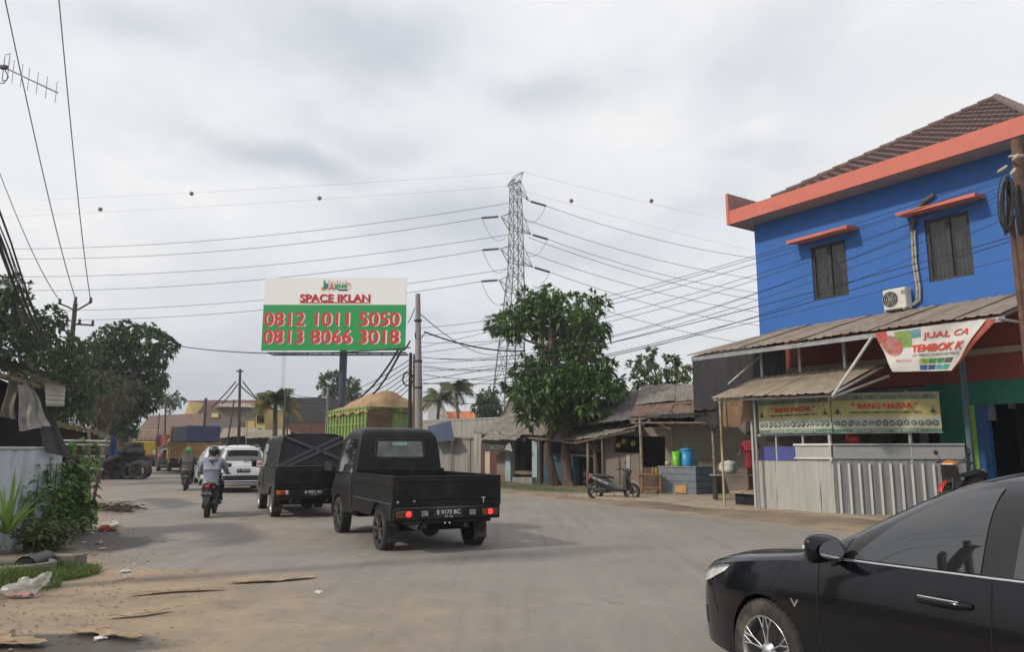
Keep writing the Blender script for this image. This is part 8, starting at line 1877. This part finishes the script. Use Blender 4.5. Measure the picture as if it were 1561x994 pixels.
# far telecom mast
ms = thing('telecom_mast', 'very faint thin telecom mast far behind the slate wall', 'mast', Vector((D(432, 690, 210).x, 210, 0)))
mb = MB(); c0 = D(432, 610, 210); c1 = D(432, 533, 210)
for k in range(3): a = k * 2.094; o_ = Vector((math.cos(a), math.sin(a), 0)) * .45; mb.tube([Vector((c0.x, 210, 0)) + o_ * 1.3, c1 + o_ * .6], .05, 3)
for q in range(26):
    z = 2 + (c1.z - 3) * q / 25
    for k in range(3): a, b_ = k * 2.094, (k + 1) * 2.094; mb.tube([Vector((c0.x + .4 * math.cos(a), 210 + .4 * math.sin(a), z)), Vector((c0.x + .4 * math.cos(b_), 210 + .4 * math.sin(b_), z + 1.1))], .03, 3)
obj('lattice', mb, mat('pale_mast_steel', (.45, .46, .48), .6), ms); ms.children[-1]['kind'] = 'stuff'

# ------------------------------------------------------------------ poles and street wires
OLDP = mat('old_dark_pole', (.075, .06, .052), .85, var=.25, scale=3); CPOLE = mat('grey_concrete_pole', (.27, .26, .25), .85, var=.15, scale=3, dirt=(.15, .13, .12), dirt_amt=.3, streak=True); RUSTP = mat('rusty_steel_pole', (.13, .065, .045), .75, var=.3, scale=4, dirt=(.06, .04, .035), dirt_amt=.4)
def pole(label, px, pyt, Y, r, m, lean=0.0, arms_=(), name='utility_pole', cap=True, rtop=None):
    top = D(px, pyt, Y); base = Vector((top.x + lean, Y, 0)); t = thing(name, label, 'utility pole', base); mb = MB(); mb.tube([base, base.lerp(top, .5), top], [r * 1.15, r, rtop or r * .8], 12); obj('shaft', mb, m, t)
    for (z, w, hh) in arms_:
        c = base.lerp(top, (z) / top.z); mb = MB(); mb.box(c, (w, .09, hh)); obj('crossarm', mb, m, t)
        for sx in (-.46, 0, .46):
            q = c + Vector((sx * w, 0, hh / 2)); mb = MB(); mb.lathe([(.0, 0), (.05, .0), (.065, .06), (.04, .09), (.06, .13), (.035, .2), (.0, .22)], q, n=10); obj('insulator', mb, INS, t)
    return top, base, t
# left pole with the three-wire crossarm
tp_, bs_, tt = pole('dark utility pole with a crossarm of three insulators rising from the left trees', 115, 462, 38, .13, OLDP, arms_=())
a1 = D(91, 463, 37.9); a2 = D(138, 461, 37.9); mb = MB(); mb.tube([a1, D(104, 468, 37.9), D(115, 474, 37.9), D(126, 468, 37.9), a2], .045, 6); obj('crossarm', mb, OLDP, tt)
mb = MB(); mb.tube([D(112, 494, 37.9), D(142, 496, 37.9)], .05, 6); obj('crossarm', mb, OLDP, tt)
for (x, y) in ((91, 463), (115, 460), (138, 461), (141, 496), (121, 494)):
    q = D(x, y, 37.85); mb = MB(); mb.lathe([(.0, -.05), (.07, -.03), (.09, .05), (.05, .1), (.08, .16), (.05, .25), (.0, .28)], q, n=10); obj('insulator', mb, INS, tt)
for (q, x, y, Y, lab) in (((91, 458), 0, 265, 19.9, 'leftmost of the three bare wires fanning from the left pole crossarm'), ((115, 455), 8, 0, 11.7, 'middle of the three bare wires fanning from the left pole crossarm'), ((138, 456), 90, 0, 11.7, 'rightmost of the three bare wires fanning from the left pole crossarm')):
    A, B = D(*q, 37.85), D(x, y, Y); e = B + (B - A) * .75; e.z = B.z + (B.z - A.z) * .55 + .3
    mb = MB(); pts = [A.lerp(B, i / 20) - Vector((0, 0, .30 * 4 * (i / 20) * (1 - i / 20))) for i in range(21)] + [B.lerp(e, i / 4) for i in range(1, 5)]; mb.tube(pts, [.022 - .012 * min(1, i / 20) for i in range(len(pts))], 5); tag(obj('overhead_wire', mb, WG), lab, 'wire', 'bare wires from the left pole crossarm')
rs = random.Random(6)
for k in range(9):
    A = D(70 - k * 1.6 + rs.uniform(-2, 2), 515 + rs.uniform(-6, 6), 30 + rs.uniform(-1, 1)); B = D(19 - k * 2.6 + rs.uniform(-3, 3), 378 + rs.uniform(-6, 6), 17.5 + rs.uniform(-.6, .6)); e = B + (B - A) * .55; mb = MB(); sg_ = rs.uniform(.05, .25)
    pts = [A.lerp(B, i / 20) - Vector((0, 0, sg_ * 4 * (i / 20) * (1 - i / 20))) for i in range(21)] + [e]; mb.tube(pts, [(.042 if k % 3 == 0 else .024) * (1 - .45 * min(1, i / 20)) for i in range(22)], 5)
    tag(obj('overhead_cable', mb, CABLE), 'black cable of the bundle sweeping across the left edge, %s from the top' % ('first', 'second', 'third', 'fourth', 'fifth', 'sixth', 'seventh', 'eighth', 'ninth')[k], 'cable', 'thick black cable bundle at the left edge')
# antenna on its mast
an = thing('tv_antenna', 'aluminium yagi television antenna pointing in from the left edge', 'antenna', Vector((-7.05, 10, 0))); ALU = mat('dull_aluminium', (.33, .34, .36), .45, metal=.5)
q0, q1 = D(6, 102, 10), D(88, 141, 10); mb = MB(); mb.tube([D(-30, 88, 10), q0, q1], .011, 6); obj('boom', mb, ALU, an)
for i, s_ in enumerate((.17, .33, .46, .62, .79, .97)):
    c = q0.lerp(q1, s_); h = (.23 - .03 * s_) * .8; mb = MB(); mb.tube([c + Vector((0, 0, -h)), c + Vector((0, 0, h))], .005, 5); obj('element', mb, ALU, an)
mb = MB(); c = q0; hh = [Vector((.03 * math.cos(a), 0, .21 * math.sin(a))) for a in [k * math.pi / 8 for k in range(16)]]; mb.tube([c + Vector((.03, 0, 0)) + Vector((.035 * (1 if v.x > 0 else -1), 0, v.z)) for v in hh], .007, 5, closed=True); obj('dipole', mb, ALU, an)
mb = MB(); mb.bbox(c + Vector((.0, 0, 0)), (.10, .05, .06), .01); obj('junction_box', mb, BLACKPL, an); mb = MB(); mb.tube([c, c + Vector((.08, 0, -.15)), c + Vector((.02, 0, -.25)), c + Vector((-.15, 0, -.22)), c + Vector((-.45, 0, -.3))], .007, 5); obj('lead', mb, CABLE, an)
mq = D(-30, 88, 10); mb = MB(); mb.tube([Vector((mq.x, 10, 0)), mq + Vector((0, 0, .3))], .022, 8); obj('mast', mb, ALU, an)
# far street poles
far_poles = [(253, 603, 72, .14, OLDP, 'far dark pole behind the yellow truck', .3), (243, 630, 70, .10, OLDP, 'short dark post left of the far dark pole', 0), (314, 607, 66, .20, OLDP, 'thick short dark post before the brown roof', 0), (366, 563, 55, .16, OLDP, 'dark pole with four sagging cables fanning from its top', .3), (357, 610, 56, .10, OLDP, 'thin short pole leaning beside the four-cable pole', -.5), (436, 592, 49, .15, OLDP, 'thicker dark post right of the drooping palm', 0), (441, 592, 49.4, .09, OLDP, 'thin dark post right of the drooping palm', 0), (378, 628, 50, .05, CPOLE, 'thin pale pipe standing behind the white cars', 0), (500, 590, 58, .14, CPOLE, 'grey pole left of the billboard post', 0)]
tops = []
for (x, y, Y, r, m, lab, ln) in far_poles: tops.append(pole(lab, x, y, Y, r * .68, m, ln))
T366 = tops[3][0]
mb = MB(); mb.box(T366 + Vector((0, 0, -.15)), (.5, .08, .1)); o = obj('bracket', mb, OLDP, tops[3][2])
for (dx, dz, ex, ey, s) in ((-.25, -.9, 322, 622, 1), (-.1, -1.1, 338, 616, 1), (.25, -.9, 402, 618, 1), (.1, -1.2, 396, 612, 1)):
    A = T366 + Vector((dx, 0, dz)); B = D(ex, ey, 57); wire('thick cable sagging %s from the four-cable pole, %s one' % ('left' if dx < 0 else 'right', 'outer' if abs(dx) > .2 else 'inner'), A, B, .08, .045, CABLE, 'thick cables at the four-cable pole', 12, 'overhead_cable', 'cable')
# concrete pole and its companions
Ycp = 31.0; cpt, cpb, cpo = pole('tall grey concrete pole right behind the black pickup', 637, 448, Ycp, .155, CPOLE, lean=.22, rtop=.10)
for z in (6.9, 5.2, 4.1): c = cpb.lerp(cpt, z / cpt.z); mb = MB(); mb.lathe([(.15, -.04), (.165, -.04), (.165, .04), (.15, .04)], c, n=14, closed=True); obj('band', mb, DARKSTEEL, cpo)
mb = MB(); c = D(637, 507, Ycp - .1); mb.tube([c + Vector((-.12, 0, .0)), c + Vector((-.10, 0, -.25)), c + Vector((.12, 0, -.28)), c + Vector((.32, 0, .02))], .02, 6); obj('bracket', mb, DARKSTEEL, cpo)
rb_t, rb_b, rb_o = pole('rusty brown pole standing close behind the concrete pole', 634, 540, 31.8, .15, RUSTP, lean=.1)
bk_t, bk_b, bk_o = pole('short black pole carrying a coiled cable ring', 626, 538, 31.4, .085, BLACKPL, lean=.05)
c = D(622, 578, 31.2); mb = MB(); mb.tube([c + Vector((.22 * math.cos(a), 0, .27 * math.sin(a))) for a in [k * math.pi / 10 for k in range(20)]], .035, 6, closed=True); t = obj('cable_coil', mb, CABLE); tag(t, 'round coil of black cable hung on the short black pole', 'cable coil')
# near right pole with big cable coils
rt, rb2, ro = pole('rusty brown pole at the right edge with bundled cables near its top', 1549.5, 213, 13.5, .105, RUSTP, lean=-.30, rtop=.095)
r2t, r2b, r2o = pole('thinner rusty pipe pole leaning close in front of the right edge pole', 1538, 300, 13.2, .05, RUSTP, lean=-.02, rtop=.05)
rs = random.Random(9)
co_ = thing('cable_bundle', 'large hanging coils of black cable tied to the right edge pole', 'cable coil', D(1535, 320, 13.1))
for k in range(15):
    c = D(1533 + rs.uniform(-2, 5), 312 + rs.uniform(-5, 5), 13.1 + rs.uniform(-.1, .1)); rx, rz = .11 + rs.uniform(-.04, .05), .50 + rs.uniform(-.07, .05)
    ph = rs.uniform(-.25, .25); mb = MB(); mb.tube([c + Vector((rx * math.cos(a) + .05 * math.sin(a), rs.uniform(-.01, .01) + .04 * math.cos(a + ph), rz * math.sin(a))) for a in [q * math.pi / 14 for q in range(28)]], .011, 5, closed=True); obj('coil', mb, (CABLE, mat('grey_cable', (.10, .10, .10), .7))[k % 4 == 0], co_)
for k in range(6):
    c = D(1553 + rs.uniform(-2, 4), 320 + rs.uniform(-5, 5), 13.1); mb = MB(); mb.tube([c + Vector((.08 * math.cos(a), .05 * math.cos(a), .45 * math.sin(a))) for a in [q * math.pi / 12 for q in range(24)]], .012, 5, closed=True); obj('coil', mb, CABLE, co_)
TAPE = mat('pale_tape', (.42, .38, .28), .7)
for (x, y, w) in ((1528, 258, .09), (1548, 240, .06), (1544, 262, .05)): mb = MB(); c = D(x, y, 13.2); mb.tube([c + Vector((-w, 0, -.05)), c, c + Vector((w, 0, .07))], [.02, .035, .02], 7); obj('pale_wrapping', mb, TAPE, co_)
mb = MB(); c = D(1550, 238, 13.35); mb.tube([c + Vector((.12 * math.cos(a), .12 * math.sin(a), .03 * math.sin(a))) for a in [k * math.pi / 8 for k in range(16)]], .02, 5, closed=True); obj('rope_tie', mb, TAPE, ro)
# long wires between the right pole and the concrete pole
ws = [(1535, 262, 640, 500, .55), (1535, 270, 640, 512, .6), (1536, 281, 640, 522, .9), (1536, 288, 640, 538, .5), (1537, 292, 641, 545, 1.0), (1537, 300, 642, 553, .8), (1538, 318, 642, 566, .7), (1538, 362, 643, 580, .25), (1539, 368, 643, 586, .45), (1540, 394, 644, 600, .15), (1540, 330, 643, 560, 1.1), (1536, 275, 640, 530, .2)]
for i, (xa, ya, xb, yb, sag) in enumerate(ws):
    A, B = D(xa, ya, 13.2), D(xb, yb, Ycp - .1); r0 = .0055 if i not in (7, 8) else .009
    mb = MB(); n = 30; mb.tube([A.lerp(B, q / n) - Vector((0, 0, 4 * sag * (q / n) * (1 - q / n))) for q in range(n + 1)], [r0 + .0045 * q / n for q in range(n + 1)], 5); tag(obj('overhead_wire', mb, CABLE), 'thin street wire off the right edge pole, %s from top at its right end' % ('first', 'second', 'fourth', 'fifth', 'sixth', 'seventh', 'eighth', 'tenth', 'eleventh', 'lowest', 'ninth', 'third')[i], 'wire', 'street wires between the right edge pole and the concrete pole')
# bird-nest of wires beyond: from the concrete pole to the left and down
wire('lone wire from the left trees to the billboard foot', D(262, 526, 50), D(625, 530, Ycp + 1), .4, .03, CABLE, None, 20)
for k, (xa, ya, xb, yb, sg_, r) in enumerate(((607, 534, 538, 612, .35, .05), (611, 536, 545, 618, .45, .05), (625, 520, 610, 536, .1, .04), (632, 470, 622, 492, .05, .02))):
    wire(('upper thick cable drooping left below the billboard end', 'lower thick cable drooping left below the billboard end', 'short looping cable at the billboard end', 'small loop at the top of the concrete pole')[k], D(xa, ya, 32), D(xb, yb, 40 if k < 2 else 31.2), sg_, r, CABLE, None, 14, 'overhead_cable', 'cable')
for k in range(7):
    A = D(630, 545 + k * 7, 31.3); B = D(470 + k * 4, 612 + k * 3, 58); wire('faint thin wire back left from the black coil pole, %s from the top' % ('first', 'second', 'third', 'fourth', 'fifth', 'sixth', 'seventh')[k], A, B, .5 + .1 * k, .018, CABLE, 'thin wires behind the billboard post', 16)
wire('wire sloping down right from the concrete pole top', D(640, 478, Ycp), D(760, 540, 60), .6, .02, CABLE, None, 18)
wire('thick wire sloping right from the concrete pole bracket towards the broad-leaved tree', D(647, 506, Ycp - .1), D(800, 535, 36), .25, .035, CABLE, None, 18)
for k in range(6):
    A, B = D(645, 545 + k * 13, Ycp), D(860, 536 + k * 11, 36.5); wire('thin level wire from the concrete pole into the broad-leaved tree, %s from the top' % ('first', 'second', 'third', 'fourth', 'fifth', 'sixth')[k], A, B, .25 + .08 * (k % 3), .014, CABLE, 'wires from the concrete pole through the tree', 18)
for k in range(3): wire('%s pale thin wire at far palm height right of the dark posts' % ('upper', 'middle', 'lower')[k], D(441, 600 + 4 * k, 49.4), D(520, 600 + 5 * k, 58), .3, .02, CABLE, 'thin wires by the dark posts', 10)
# roadside pole just outside the left edge: it carries the thick bundle and shows mirrored in the black car's window
pt_, pb_, po_ = pole('tall roadside pole with a crossarm and cable box where the thick black bundle ends', 780, 300, 200, .01, OLDP) if False else (None, None, None)
po_ = thing('utility_pole', 'tall roadside pole with crossarms and cable boxes just outside the left edge', 'utility pole', Vector((-7.4, 8.2, 0)))
mb = MB(); mb.tube([(-7.4, 8.2, 0), (-7.4, 8.2, 8.4)], [.17, .12], 12); obj('shaft', mb, OLDP, po_)
for z, w in ((8.1, 1.9), (7.3, 1.5)): mb = MB(); mb.box((-7.4, 8.2, z), (w, .1, .12)); obj('crossarm', mb, OLDP, po_)
for dx, z in ((-.5, 6.6), (.45, 6.3), (.0, 5.9)): mb = MB(); mb.bbox((-7.4 + dx, 8.05, z), (.5, .4, .7), .04); obj('cable_box', mb, DARKSTEEL, po_)


# ------------------------------------------------------------------ thin humid air
hz = MB(); hz.box((0, 2150, 27.0), (6300, 5100, 58)); hm_ = bpy.data.materials.new('thin_air'); hm_.use_nodes = True; nt = hm_.node_tree
for n_ in list(nt.nodes):
    if n_.type == 'BSDF_PRINCIPLED': nt.nodes.remove(n_)
pv = nt.nodes.new('ShaderNodeVolumePrincipled'); pv.inputs['Color'].default_value = (.90, .93, .97, 1); pv.inputs['Density'].default_value = .0009; pv.inputs['Anisotropy'].default_value = .2
nt.links.new(pv.outputs[0], nt.nodes['Material Output'].inputs['Volume'])
hh_ = obj('haze', hz, hm_); hh_['kind'] = 'stuff'
